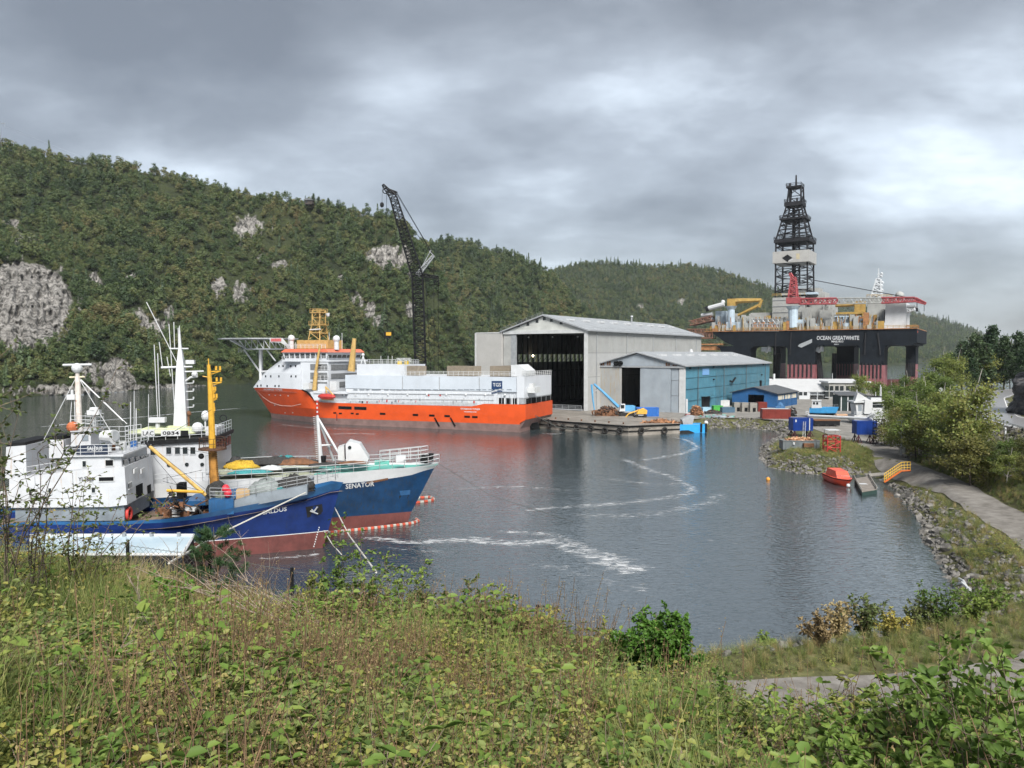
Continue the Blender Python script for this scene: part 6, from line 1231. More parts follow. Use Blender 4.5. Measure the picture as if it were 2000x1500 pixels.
# ---------------------------------------------------------------- barge, oil boom, ropes
def pale_barge():
    z = 3.5; c = [zpx(60, 1046, z), zpx(379, 1046, z), zpx(356, 1084, z), zpx(60, 1084, z)]
    fr = Fr((c[3][0], c[3][1], 0)); t = T('flat_barge', 'flat barge with smooth pale blue deck in front of the blue trawler', 'barge', fr); L_ = [(x-c[3][0], y-c[3][1]) for x, y in c]
    MB().prism(L_, 'z', -.8, z-.12).build('hull', m_black, t); MB().prism([(x*.995+.05, y*.985+.05) for x, y in L_], 'z', z-.11, z).build('deck', mat('pale_blue_deck', (.46, .56, .62), .22, .1, .15, col2=(.36, .47, .54)), t)  # hull coloured black to stand in for its side lying in shadow
    r = MB()
    for a, b in zip(L_, L_[1:]+L_[:1]): r.cyl((*a, z+.05), (*b, z+.05), .14, .14, 6)
    r.build('deck_rim', m_whited, t)
    for k in range(6): x = L_[0][0]+(L_[1][0]-L_[0][0])*(k+.5)/6; MB().cyl((x, L_[0][1]-.4, z), (x, L_[0][1]-.4, z+.4), .15, .2, 8).build('bollard', m_grey, t)
pale_barge()
def rope(px, label, m=m_rope, r=.05, grp=None, sag=0, name='mooring_rope'):
    pts = [Vector(W.y(a, b, d)) for a, b, d in px]; P = []
    for a, b in zip(pts[:-1], pts[1:]):
        for k in range(8): t = k/8; q = a.lerp(b, t); q.z -= sag*4*t*(1-t); P.append(q)
    P.append(pts[-1]); return tag(MB().tube(P, r, 5).build(name, m), label, 'rope', grp)
rope([(597, 962, 80.5), (430, 1042, 66), (330, 1100, 40)], 'white mooring rope slanting left across the blue trawler hull', r=.07)
rope([(652, 988, 88), (682, 1046, 72), (735, 1118, 46)], 'white mooring rope from the trawler bow down to the bushes', r=.06)
rope([(629, 1030, 86), (648, 1062, 80), (667, 1083, 76)], 'short slack rope dropping from the blue bow to the water', r=.05)
rope([(858, 907, 100), (960, 968, 102), (1125, 1021, 98)], 'thin dark line from the white bow out over the water', m_darkrope, .03)
rope([(1046, 812, 216), (1090, 835, 210), (1180, 849.5, 203), (1262, 838, 203), (1300, 832, 207)], 'dark hawser hanging from the orange stern to the quay corner', m_darkrope, .12)
rope([(1060, 814, 222), (1110, 836, 212), (1200, 842, 205), (1290, 835, 206)], 'upper dark hawser between the orange stern and the quay', m_darkrope, .1)
def oil_boom(path, label, n):
    pts = [Vector((*zpx(a, b), .1)) for a, b in path]; fr = Fr(pts[0]); t = T('oil_boom', label, 'oil boom', fr); L_ = [0]
    for a, b in zip(pts[:-1], pts[1:]): L_.append(L_[-1]+(b-a).length)
    def at(s):
        for i in range(len(pts)-1):
            if s <= L_[i+1]+1e-6: return pts[i].lerp(pts[i+1], (s-L_[i])/(L_[i+1]-L_[i]))
        return pts[-1]
    for k in range(n):
        a, b = at(L_[-1]*k/n)-pts[0], at(L_[-1]*(k+.92)/n)-pts[0]; MB().cyl(a, b, .22, .22, 8).build('float', mat('boom_pale', (.36, .35, .32), .6, .2) if k % 2 else mat('boom_red', (.40, .06, .03), .6, .15), t)
oil_boom([(632, 1043), (680, 1038), (730, 1033), (780, 1027), (806, 1023), (817, 1019), (812, 1015)], 'red and white floating boom hugging the larger trawler bow', 34)
oil_boom([(812, 983), (830, 981), (845, 978), (848, 975), (838, 972), (812, 974)], 'small loop of floating boom beyond the white bow', 12)
# ---------------------------------------------------------------- yard things
def YF(px, py, deg, z=2.68): return Fr((*zpx(px, py, z), z), deg)
m_cblue = mat('container_blue', (.012, .05, .27), .45, .1, .7, wave=('X', 5, .05)); m_cred = mat('container_red', (.24, .045, .035), .6, .15, .7, rust=.08, wave=('X', 5, .05))
m_exblue = mat('machine_blue', (.10, .32, .55), .45, .1, 1); m_green = mat('skip_green', (.06, .34, .06), .5, .1, 1); m_concg = mat('grey_block', (.25, .24, .22), .8, .15, 1)
m_wood = mat('cut_wood', (.52, .26, .13), .8, .2, 2); m_lyel = mat('lift_yellow', (.62, .36, .06), .5, .1, 1)
def container(fr, name, label, cat, L_, Wd, H, m, top=None, group=None, open_=False, z0=0, doors=True):
    t = T(name, label, cat, fr, group)
    if open_:
        b = MB(); b.bx(0, L_, 0, .1, z0, H).bx(0, L_, Wd-.1, Wd, z0, H).bx(0, .1, .1, Wd-.1, z0, H).bx(L_-.1, L_, .1, Wd-.1, z0, H).bx(0, L_, .1, Wd-.1, z0+.15, z0+.25); b.build('body', m, t)
        r = MB()
        for a, c in (((0, 0), (L_, 0)), ((L_, 0), (L_, Wd)), ((L_, Wd), (0, Wd)), ((0, Wd), (0, 0))): r.cyl((*a, H), (*c, H), .09, .09, 6)
        r.build('rim', m, t)
        for i in range(max(2, int(L_/1.2))): x = L_*(i+.5)/max(2, int(L_/1.2)); MB().bx(x-.06, x+.06, -.08, 0, z0+.1, H-.1).build('rib', m, t)
    else:
        MB().bx(.05, L_-.05, .05, Wd-.05, z0+.08, H-.05).build('body', m, t); f = MB()
        for x in (0, L_-.14):
            for y in (0, Wd-.14): f.bx(x, x+.14, y, y+.14, z0, H)
        for y in (0, Wd-.12):
            for z in (z0, H-.12): f.bx(.14, L_-.14, y, y+.12, z, z+.12)
        f.build('frame', m, t); MB().bx(.02, L_-.02, .02, Wd-.02, H-.03, H+.02).build('roof', top or m, t)
        n = int(L_/.55)
        for i in range(n): x = .2+(L_-.4)*(i+.5)/n; MB().bx(x-.12, x+.12, .0, .05, z0+.15, H-.15).build('side_rib', m, t)
        if doors:
            for k in range(2): MB().cyl((L_+.02, Wd*(.3+.4*k), z0+.2), (L_+.02, Wd*(.3+.4*k), H-.2), .04, .04, 5).build('door_bar', m_steel, t)
    return t
def lump(name, label, cat, fr, r, h, m, seed, bits=60, bl=1.0, mats=None):
    """a heap of loose pieces on a core"""
    t = T(name, label, cat, fr); rr = random.Random(seed); mb = MB(); n = 12; rings = []
    for k in range(5):
        a = k/4*math.pi/2; rings.append([(r[0]*math.cos(a)*math.cos(2*math.pi*i/n)*rr.uniform(.75, 1.1)+.01, r[1]*math.cos(a)*math.sin(2*math.pi*i/n)*rr.uniform(.75, 1.1), h*math.sin(a)*rr.uniform(.8, 1.1)) for i in range(n)])
    mb.loft(rings).build('heap_core', m, t)
    ms = mats or [m]; B = [MB() for _ in ms]
    for i in range(bits):
        a = rr.uniform(0, 6.28); e = rr.uniform(0, 1.4); p = Vector((r[0]*math.cos(e)*math.cos(a), r[1]*math.cos(e)*math.sin(a), h*math.sin(e))); d = Vector((rr.uniform(-1, 1), rr.uniform(-1, 1), rr.uniform(-.3, .8))).normalized()*bl*rr.uniform(.4, 1)
        w = rr.uniform(.04, .14)*bl; q = B[i % len(ms)]; q.cyl(p-d*.5, p+d*.5, w, w*.8, 5)
    for q, mm in zip(B, ms):
        if q.v: tag(q.build('scrap_piece', mm, t), kind='stuff')
    return t
def excavator():
    fr = YF(1222, 812, 6); t = T('material_handler', 'light blue long-armed excavator beside the scrap heap', 'excavator', fr); P = lambda a, b, y=0: fr.y(a, b, y)
    for s in (-1, 1): MB().prism([(-2.4, .2), (-2.0, 0), (2.0, 0), (2.4, .2), (2.4, .8), (2, 1.05), (-2, 1.05), (-2.4, .8)], 'y', s*1.5-.35, s*1.5+.35).build('crawler_track', m_rub, t)
    MB().bx(-1.4, 1.4, -1.2, 1.2, .6, 1.4).build('undercarriage', m_grey, t); MB().prism([(-1.2, 1.4), (3.2, 1.4), (3.3, 2.6), (2.6, 3.2), (-.3, 3.2), (-1.2, 2.3)], 'y', -.3, 1.6).build('engine_house', m_exblue, t)
    MB().prism([(-2.4, 1.5), (-.6, 1.5), (-.6, 3.8), (-2.0, 3.8)], 'y', -1.7, -.4).build('cab', m_white, t); MB().bx(-2.0, -.9, -1.76, -1.68, 2.4, 3.5).build('cab_window', m_glass, t)
    MB().cyl(P(1208, 795), P(1177, 765), .55, .42, 6).cyl(P(1177, 765), P(1160, 750), .42, .34, 6).build('boom', m_exblue, t); MB().cyl(P(1155.5, 751), P(1158, 780), .36, .28, 6).cyl(P(1158, 780), P(1161, 801), .28, .2, 6).build('stick', m_exblue, t)
    MB().cyl(P(1199, 791), P(1172, 764), .14, .14, 6).cyl(P(1172, 757), P(1158, 768), .12, .12, 6).build('hydraulic_ram', m_steel, t); g = MB(); q = P(1161, 801)
    for k in range(5): a = k*2*math.pi/5; g.tube([q, q+Vector((.9*math.cos(a), .9*math.sin(a), -.5)), q+Vector((.5*math.cos(a), .5*math.sin(a), -1.5))], .14, 5)
    g.build('grab', m_rust, t)
excavator()
def boom_lift():
    fr = YF(1250, 815, 4); t = T('boom_lift', 'yellow boom lift with its basket lowered near the quay edge', 'boom lift', fr); P = lambda a, b, y=0: fr.y(a, b, y)
    for x in (-1.3, 1.3):
        for y in (-1.1, 1.1): MB().cyl((x, y-.2, .5), (x, y+.2, .5), .5, .5, 12).build('wheel', m_rub, t)
    MB().bx(-1.7, 1.7, -.8, .8, .5, 1.0).build('chassis', m_grey, t); MB().prism([(-1.2, 1.05), (1.9, 1.05), (2.0, 2.2), (1.4, 2.5), (-.6, 2.4)], 'y', -1, 1).build('turret', m_lyel, t)
    MB().cyl(P(1258, 798), P(1228, 808), .26, .2, 6).cyl(P(1228, 808), P(1221, 816), .2, .16, 6).build('arm', m_lyel, t); b = MB(); q = P(1213, 819); b.rail([(q.x-1.3, -.5, q.z-.5), (q.x+1.2, -.5, q.z-.5), (q.x+1.2, .5, q.z-.5), (q.x-1.3, .5, q.z-.5), (q.x-1.3, -.5, q.z-.5)], 1.1, .05, .6, 3); b.bx(q.x-1.3, q.x+1.2, -.5, .5, q.z-.6, q.z-.5); b.build('basket', m_lyel, t)
boom_lift()
container(YF(1244, 814, 4), 'blue_skip', 'big blue open skip in front of the grey sliding door', 'skip', 6.8, 2.4, 2.7, mat('skip_blue', (.02, .12, .42), .5, .1, 1), open_=True)
lump('scrap_heap', 'brown tangled scrap heap under the excavator arm', 'scrap heap', YF(1187, 812, 0), (3.8, 2.4), 2.7, m_rust, 1, 140, 1.8, [m_rust, mat('dark_scrap', (.05, .04, .035), .9, .2)])
lump('scrap_heap', 'round coil of rusty scrap beside the blue hall corner', 'scrap heap', YF(1360, 811, 0), (2.0, 1.6), 2.9, m_rust, 2, 110, 1.3, [m_rust, m_wood, m_rust])
lump('scrap_heap', 'low dark scrap row between coil and green skip', 'scrap heap', YF(1392, 808, 0), (2.8, 1.3), 1.1, m_net, 3, 50, 1.2, [m_rust, m_net])
lump('scrap_heap', 'flat green and rusty scrap at the yard edge', 'scrap heap', YF(1400, 815, 0), (5.5, 1.2), .7, m_dgrey, 5, 50, 1.4, [m_rust, m_teal, m_grey])
container(YF(1394, 803, 6), 'green_skip', 'bright green open skip near the blue hall wall', 'skip', 3.2, 2, 1.7, m_green, open_=True)
container(YF(1411, 806, 6), 'steel_skip', 'dark blue-grey open skip right of the green one', 'skip', 4.2, 2.1, 1.6, mat('skip_slate', (.06, .12, .18), .6, .1, 1), open_=True)
container(YF(1373, 805, 5), 'small_skip', 'pale blue small skip behind the scrap row', 'skip', 2.6, 1.6, 1.5, mat('skip_pale', (.3, .48, .6), .5, .1, 1), open_=True)
container(YF(1400, 794, 5), 'site_cabin', 'weathered whitish cabin behind the skips', 'cabin', 4.8, 2.4, 2.2, m_whited)
for i, (px, py, lb) in enumerate(((1434, 804, 'grey concrete box nearest the slate skip'), (1449, 804.5, 'middle grey concrete box of the row'), (1465, 805, 'grey concrete box touching the small red container'))):
    t = container(YF(px, py, 4), 'concrete_box', lb, 'concrete box', 2.4, 2.2, 3.0, m_concg, group='concrete boxes in a row', doors=False); MB().bx(.9, 1.9, -.04, .02, .1, 1.4).build('opening', m_dark, t)
container(YF(1481, 804, 4), 'red_container', 'small red container at the end of the grey boxes', 'container', 3.0, 2.3, 3.1, m_cred)
container(YF(1489, 818, -3), 'red_container', 'long dark red container with pale roof at the water edge', 'container', 8.2, 2.5, 2.9, m_cred, m_whited)
lump('tarp_heap', 'blue tarpaulin heap behind the long red container', 'heap', YF(1524, 811, 0), (2.2, 1.2), 4.0, mat('tarp_blue', (.04, .13, .28), .6, .2), 6, 10, .8)
lump('scrap_skip', 'black heap of engine scrap right of the red container', 'scrap heap', YF(1547, 813, 0), (1.5, 1.3), 2.8, m_black, 7, 60, 1.1, [m_black, m_rust, m_grey])
t = T('white_pole', 'white marker pole standing before the blue hall corner', 'pole', YF(1341, 812, 0)); MB().cyl((0, 0, 0), (0, 0, 5.2), .32, .32, 10).build('pole', m_white, t); MB().bx(-.6, .6, -.6, .6, 0, .25).build('foot', m_conc, t)
t = T('oil_drums', 'rusty pink drum on the quay beside the white pole', 'drum', YF(1343, 818, 0)); MB().cyl((0, 0, 0), (0, 0, 1.6), .8, .8, 12).build('drum', mat('pink_drum', (.35, .16, .16), .6, .2), t); MB().cyl((0, 0, 1.6), (0, 0, 1.7), .84, .84, 12).build('drum_lid', m_whited, t)
for i, (px, py, l, w) in enumerate(((1290, 823, 5, 1), (1310, 826, 4, 1.3), (1275, 826, 6, .6))):
    tag(lump('plank_stack', ('brown planks lying at the quay edge, leftmost', 'brown planks heap by the blue workboat', 'low timber row along the quay front')[i], 'planks', YF(px, py, 5, 2.74), (l*.6, w), .5, m_rust, 30+i, 24, 1.6, [m_wood, m_rust]))
def workboat():
    o = zpx(1314, 846); fr = Fr((*o, 0), 8); t = T('blue_workboat', 'bright blue flat workboat moored at the quay corner', 'boat', fr); m = mat('workboat_blue', (.02, .27, .60), .4, .08, 1); L_ = fr.y(1380, 842).x
    MB().prism([(0, .6), (1.4, -.4), (L_, -.4), (L_, 1.9), (0, 2.0)], 'y', 0, 4.2).build('hull', m, t); MB().bx(.3, L_-.3, .3, 3.9, 1.9, 2.08).build('deck', m_grey, t)
    for y in (0, 4.0): MB().bx(0, L_, y, y+.2, 1.95, 2.35).build('bulwark', m, t)
    MB().add([(.5, -.03, .15), (2.5, -.03, .75), (4.5, -.03, .75), (6.2, -.03, .1), (6.2, -.03, -.3), (.5, -.03, -.3)], [(0, 1, 2, 3, 4, 5)]).build('dark_bow_panel', m_black, t)
    MB().prism([(3.6, 2.1), (6.2, 2.1), (6.8, 4.6), (5.6, 4.8), (3.2, 3.6)], 'y', 1.4, 3.4).build('hopper', m_grey, t)
    for x in (L_-.2, L_-1.6): MB().cyl((x, -.2, .2), (x, -.2, 2.6), .28, .28, 8).build('fender', m_black, t)
    MB().sph((L_, .4, 2.7), .6, 10, 7).build('fender_ball', m_whited, t); MB().cyl((1.5, 2, 2.1), (5, 2.4, 2.5), .18, .18, 6).build('davit', m_net, t)
workboat()
def legged_box(fr, name, label, L_, Wd, H, lz, m, ladder):
    t = container(fr, name, label, 'container', L_, Wd, H+lz, m, group='blue containers on legs', z0=lz)
    for x in (.5, L_-.5):
        for y in (.3, Wd-.3):
            l = MB(); l.cyl((x, y, lz), (x, y, .1), .14, .14, 6); l.cyl((x, y, lz-.2), (x-.7, y, .1), .09, .09, 5); l.cyl((x, y, lz-.2), (x+.7, y, .1), .09, .09, 5); l.bx(x-.9, x+.9, y-.25, y+.25, 0, .12); l.build('leg', mat('leg_brown', (.07, .02, .03), .7, .2), t)
    if ladder:
        l = MB(); a, b = Vector((L_*.46, -.9, 0)), Vector((L_*.56, -.06, lz+H*.75))
        for o in (-.28, .28): l.cyl(a+Vector((o, 0, 0)), b+Vector((o, 0, 0)), .04, .04, 5)
        for k in range(12): p = a.lerp(b, (k+.5)/12); l.cyl(p-Vector((.28, 0, 0)), p+Vector((.28, 0, 0)), .03, .03, 4)
        l.build('ladder', m_steel, t); MB().bx(L_*.8, L_*.84, -.05, 0, lz+.1, lz+H).build('stripe', m_whited, t); MB().bx(L_*.1, L_*.16, -.05, 0, lz+H*.7, lz+H*.9).build('sticker', m_white, t)
    return t
A_ = YF(1549, 853, 3); la = A_.y(1588, 840).x; legged_box(A_, 'raised_container', 'blue container on legs with a ladder leaning on it', la, 2.6, A_.y(1560, 817).z-1.35, 1.35, m_cblue, True)
B_ = YF(1673, 866, -4); lb = B_.y(1713, 850).x; legged_box(B_, 'raised_container', 'plain blue container on legs beside the lamp post', lb, 2.8, B_.y(1690, 823).z-1.9, 1.9, m_cblue, False)
def beam():
    a = A_.M @ Vector((la*.9, 1.5, A_.y(1560, 817).z+.45)); b = B_.M @ Vector((lb*.9, 1.4, B_.y(1690, 823).z+.45)); fr = Fr(a); t = T('white_gangway', 'long white beam spanning between the two raised blue containers', 'gangway', fr); d = b-a
    m = MB(); m.cyl((0, 0, 0), d, .34, .34, 8); m.build('beam', m_white, t); m = MB(); m.rail([(-.6, 0, .2), (0, 0, .2)], .8, .06, .5, 2); m.build('end_frame', m_white, t)
    m = MB(); m.lattice(d*.93, d*1.01+Vector((0, 0, .9)), .8, .8, 3, .08, .06, (0, 1, 0)); m.build('end_hinge', m_whited, t)
beam()
def scaffold():
    fr = YF(1712, 870, 0); t = T('scaffold_tower', 'narrow black scaffold tower right of the plain raised container', 'scaffold', fr); h = fr.y(1716, 820).z; w = fr.y(1729, 868).x
    m = MB(); m.lattice((w/2, 1, 0), (w/2, 1, h), w, w, 6, .07, .045, (1, 0, 0), 1.4, 1.4); m.build('frame', m_black, t)
    for z in (h*.35, h*.62): MB().bx(0, w+.8, .3, 1.7, z, z+.12).build('platform', m_black, t)
scaffold()
def wood_skip():
    fr = YF(1529, 878, -2); L_ = fr.y(1601, 876).x; t = container(fr, 'wood_skip', 'long grey skip heaped with orange scrap wood', 'skip', L_, 2.4, 1.75, mat('skip_grey', (.13, .15, .16), .6, .15, 1, rust=.1), open_=True)
    MB().cyl((2.1, -.12, 1.0), (2.1, -.1, 1.5), .2, .2, 8).build('label_plate', m_white, t)
    lump('scrap_wood', 'orange cut wood pieces piled in the grey skip', 'wood pile', Fr(fr.M @ Vector((L_/2, 1.2, 1.1)), -2), (L_*.46, 1.0), 1.15, m_wood, 9, 170, 1.0, [m_wood, mat('pale_wood', (.62, .40, .26), .8, .15), m_rust])
    f2 = YF(1570, 879, 0); t = T('cart', 'rusty low cart leaning by the grey skip', 'cart', f2); l2 = f2.y(1590, 878).x; MB().bx(0, l2, 0, 1.2, .55, 1.3).build('tray', m_rust, t)
    for x in (.3, l2-.3): MB().cyl((x, -.1, .3), (x, .05, .3), .3, .3, 10).build('wheel', m_rub, t)
wood_skip()
def red_tower():
    fr = YF(1616, 886, -3); w = fr.y(1641, 886).x; h = fr.y(1628, 852).z; h2 = fr.y(1628, 841).z; t = T('red_frame_tower', 'red steel lattice frame standing in the roadside grass', 'frame', fr)
    m = MB(); m.lattice((w/2, w/2, 0), (w/2, w/2, h), w, w, 3, .13, .09, (1, 0, 0)); m.build('frame', m_red, t)
    for x in (.15, w-.15):
        for y in (.15, w-.15): MB().cyl((x, y, h), (x, y, h2), .05, .05, 5).build('thin_post', m_grey, t)
    MB().bx(0, w, 0, w, h2, h2+.08).build('top_sheet', m_whited, t); MB().cyl((-.6, .2, h), (w+.6, .2, h), .05, .05, 5).build('cross_bar', m_grey, t)
red_tower()
t = T('flat_trailer', 'low black flatbed with rusty top behind the white beam', 'trailer', YF(1591, 833, -2)); l_ = 6.6; MB().bx(0, l_, 0, 3, .25, 1.5).build('bed', m_black, t); MB().bx(-.1, l_+.1, -.1, 3.1, 1.52, 1.75).build('top_planks', m_rust, t)
for x in (1, 3.2, 5.4): MB().cyl((x, -.05, .35), (x, .3, .35), .35, .35, 10).build('wheel', m_rub, t)
def yard_boat():
    fr = YF(1606, 815, 200); fr = Fr((fr.M.translation.x, fr.M.translation.y, 2.68), -25); t = T('beached_boat', 'small blue and white fishing boat set down on the yard', 'boat', fr); mb_ = mat('boat_sky_blue', (.05, .30, .62), .4, .1, 1)
    rows, _ = hull([(lambda x: .5, 3.0, taper(1.2, 4, .8)), (lambda x: 1.3, 3.7, taper(1.9, 4, .75)), (lambda x: 1.5, 3.9, taper(2.0, 4, .7)), (lambda x: 3.0+.06*x, 4.6, taper(2.3, 4.4, .6))], -3.5, [(0, 1, m_black, 'keel'), (1, 3, mb_, 'hull_side')], t, ns=14)
    deck(rows[3], -.3, m_grey, t); MB().prism([(-3, 2.7), (-.2, 2.7), (-.5, 5.0), (-2.8, 5.0)], 'y', -1.5, 1.5).build('wheelhouse', m_white, t); MB().bx(-3, -.3, -1.7, 1.7, 5.0, 5.15).build('wheelhouse_roof', m_white, t)
    for x in (-2.3, -1.4): MB().bx(x-.3, x+.3, -1.54, -1.48, 3.9, 4.6).build('window', m_glass, t)
    MB().cyl((-1.5, 0, 5.1), (-1.5, 0, 8.2), .12, .08, 6).build('mast', m_white, t); MB().rail([(.2, -2.2, 3.0), (2.5, -1.6, 3.1), (4.3, -.3, 3.2)], .8, .03, .9, 2).build('railing', m_steel, t)
    for x in (-2, 1.5): MB().bx(x-.2, x+.2, -1.8, 1.8, 0, .75).build('cradle', m_wood, t)
yard_boat()
def yard_ship():
    fr = YF(1668, 828, -6); P = lambda a, b, y=0: fr.y(a, b, y); t = T('beached_ship', 'white wheelhouse of a beached ship half hidden by trees', 'ship', fr); z = lambda py: P(1690, py).z; x = lambda px: P(px, 800).x
    MB().prism([(x(1668), z(811)), (x(1735), z(809)), (x(1735), z(840)), (x(1690), z(840)), (x(1668), z(822))], 'y', -.4, 5).build('hull', m_whited, t)
    MB().prism([(x(1674), z(811)), (x(1725), z(809)), (x(1725), z(789)), (x(1671), z(790))], 'y', 0, 4.5).build('deckhouse', m_white, t); MB().prism([(x(1666), z(787)), (x(1726), z(784)), (x(1726), z(781)), (x(1666), z(784))], 'y', -.6, 5).build('bridge_deck', m_white, t)
    MB().prism([(x(1686), z(808)), (x(1702), z(808)), (x(1702), z(781)), (x(1687), z(781))], 'y', -.8, 1.5).build('stair_house', m_white, t); MB().prism([(x(1671), z(784)), (x(1676), z(767)), (x(1700), z(781))], 'y', .5, 2.5).build('funnel', m_whited, t); MB().bx(x(1702), x(1722), .4, 4, z(785), z(775)).build('wheelhouse', m_white, t); MB().bx(x(1700), x(1724), .2, 4.2, z(775), z(774)).build('wheelhouse_roof', m_black, t)
    for px in (1707, 1714, 1721): MB().bx(x(px)-.45, x(px)+.45, -.05, .02, z(796), z(790)).build('window', m_glass, t)
    MB().bx(x(1676), x(1683), -.04, .02, z(803), z(791)).build('doorway', m_dgrey, t); m = MB()
    for px, py in ((1678, 762), (1715, 766), (1724, 752), (1726, 756)): m.cyl((x(px), 2, z(785)), (x(px), 2, z(py)), .13, .1, 6)
    m.build('antenna', m_white, t); m = MB(); m.rail([(x(1668), -.4, z(811)), (x(1735), -.4, z(809))], .9, .04, 1.2, 2); m.build('railing', m_white, t)
yard_ship()
t = T('timber_stack', 'pale stacked timber beside the beached ship', 'timber', YF(1634, 815, 2))
for k in range(6): MB().bx(0, 3.4, .45*(k % 3), .45*(k % 3)+.4, .05+.45*(k//3), .45+.45*(k//3)).build('beam', mat('pale_wood', (.62, .40, .26), .8, .15), t)
def lamp_post():
    fr = YF(1760, 893, 0, zt(*zpx(1760, 893, 2.7))); t = T('lamp_post', 'grey lamp post with flat T-shaped head beside the gravel road', 'lamp post', fr); h = fr.y(1762, 822).z; MB().cyl((0, 0, -.3), (0, 0, h), .15, .11, 10).build('post', m_steel, t); MB().bx(-.75, .75, -.12, .12, h, h+.16).build('lamp_head', m_steel, t)
    MB().bx(.15, .75, -.2, .2, .9, 1.8).build('meter_box', m_white, t); MB().bx(-.4, .5, -.3, .3, -.2, .35).build('foot', m_conc, t)
lamp_post()
def stairs():
    D = W.z(1728, 944, .6).y; P = lambda a, b, d=0: W.y(a, b, D+d); o = P(1728, 946); fr = Fr(o); t = T('gangway_stairs', 'yellow railed steel stairs leading down to the floating jetty', 'stairs', fr); L_ = lambda a, b, d: P(a, b, d)-o
    lo, mid, hi = (1727, 942), (1760, 920), (1778, 919)
    for d in (0, 1.6):
        MB().tube([L_(*lo, d), L_(*mid, d), L_(*hi, d)], .16, 6).build('stringer', mat('stair_orange', (.5, .12, .02), .5, .15), t)
        g = MB()
        for k in (6, 11, 17): g.tube([L_(lo[0], lo[1]-k, d), L_(mid[0], mid[1]-k, d), L_(hi[0], hi[1]-k, d)], .05, 5)
        for q in range(9):
            s = q/8; a = (lo[0]+(mid[0]-lo[0])*s, lo[1]+(mid[1]-lo[1])*s); g.cyl(L_(*a, d), L_(a[0], a[1]-17, d), .05, .05, 5)
        for px in (1766, 1772, 1778): g.cyl(L_(px, 919.5, d), L_(px, 902, d), .05, .05, 5)
        g.build('handrail', mat('stair_yellow', (.68, .42, .05), .5, .1), t)
    for q in range(12): s = (q+.5)/12; a = L_(lo[0]+(mid[0]-lo[0])*s, lo[1]+(mid[1]-lo[1])*s, 0); MB().bx(a.x-.16, a.x+.16, a.y, a.y+1.6, a.z-.02, a.z+.03).build('tread', m_steel, t)
    a, b = L_(*mid, 0), L_(*hi, 0); MB().bx(a.x, b.x, a.y, a.y+1.6, a.z-.02, a.z+.05).build('landing', m_steel, t)
stairs()
def jetty():
    c = [zpx(1669, 934, .7), zpx(1697, 929, .7), zpx(1713, 955, .7), zpx(1684, 960, .7)]; fr = Fr((*c[3], 0)); t = T('floating_jetty', 'weathered wooden floating jetty beside the orange boat', 'jetty', fr); L_ = [Vector((x-c[3][0], y-c[3][1])) for x, y in c]
    MB().prism([tuple(q) for q in L_], 'z', -.5, .55).build('float', mat('jetty_green', (.02, .05, .045), .7, .2), t); n = 14
    for k in range(n):
        a, b = k/n+.004, (k+1)/n-.004; q = [L_[3].lerp(L_[0], a), L_[2].lerp(L_[1], a), L_[2].lerp(L_[1], b), L_[3].lerp(L_[0], b)]; MB().prism([tuple(p) for p in q], 'z', .56, .64+.01*(k % 3)).build('plank', mat('grey_planks', (.22, .20, .18), .85, .2, 2), t)
    r = MB()
    for i, j in ((3, 0), (2, 1)): r.cyl((*L_[i], .95), (*L_[j], .95), .1, .1, 6); [r.cyl((*L_[i].lerp(L_[j], s), .6), (*L_[i].lerp(L_[j], s), .95), .06, .06, 5) for s in (.05, .35, .65, .95)]
    r.build('edge_rail', m_concg, t); a, b = L_[3].lerp(L_[0], .55), L_[2].lerp(L_[1], .55); MB().bx(a.x+.3, a.x+1.5, a.y-.3, a.y+.6, .68, .72).build('white_sheet', m_white, t)
    g = MB(); g.tube([Vector((*L_[1], .7)), Vector((L_[1].x+2.2, L_[1].y+.6, .8)), Vector((L_[1].x+4.4, L_[1].y+.4, .9))], .35, 6); g.build('bridge_plank', m_concg, t)
jetty()
def red_boat():
    o = zpx(1652, 950); fr = Fr((*o, 0), -95); t = T('orange_boat', 'small orange cabin boat moored beside the jetty', 'boat', fr); m = mat('boat_orange_red', (.60, .06, .025), .4, .08, 1); mc = mat('boat_cabin_red', (.62, .10, .06), .4, .08, 1)
    rows, _ = hull([(lambda x: -.3, -.2, taper(1.0, 3.5, .7)), (lambda x: .15, .2, taper(1.3, 3, .6)), (lambda x: 1.05+.03*x, .9, taper(1.6, 2.6, .5)), (lambda x: 1.25+.03*x, 1.0, taper(1.66, 2.6, .5))], -7.5, [(0, 2, m, 'hull_side'), (2, 3, m_dark, 'rubbing_strake')], t, ns=14); deck(rows[3], -.02, mc, t)
    MB().loft([[(-6.3, 1.3, 1.1), (-6.3, -1.3, 1.1), (-1.0, -1.1, 1.2), (-1.0, 1.1, 1.2)], [(-6.0, 1.1, 2.2), (-6.0, -1.1, 2.2), (-2.2, -.95, 2.2), (-2.2, .95, 2.2)]]).build('cabin', mc, t)
    for y in (-.5, .5): MB().add([(-1.32, y-.4, 1.4), (-1.32, y+.4, 1.4), (-1.95, y+.36, 1.98), (-1.95, y-.36, 1.98)], [(0, 1, 2, 3)]).build('windscreen', m_glass, t)
    g = MB(); g.rail([(-.8, 1.2, 1.25), (.5, .5, 1.3), (.5, -.5, 1.3), (-.8, -1.2, 1.25)], .5, .03, .8, 1); g.rail([(-6, 1.1, 2.2), (-2.4, .9, 2.2)], .3, .03, 1, 1); g.build('railing', m_steel, t); MB().sph((1.1, 0, .35), .3, 10, 6).build('bow_fender', m_white, t)
red_boat()
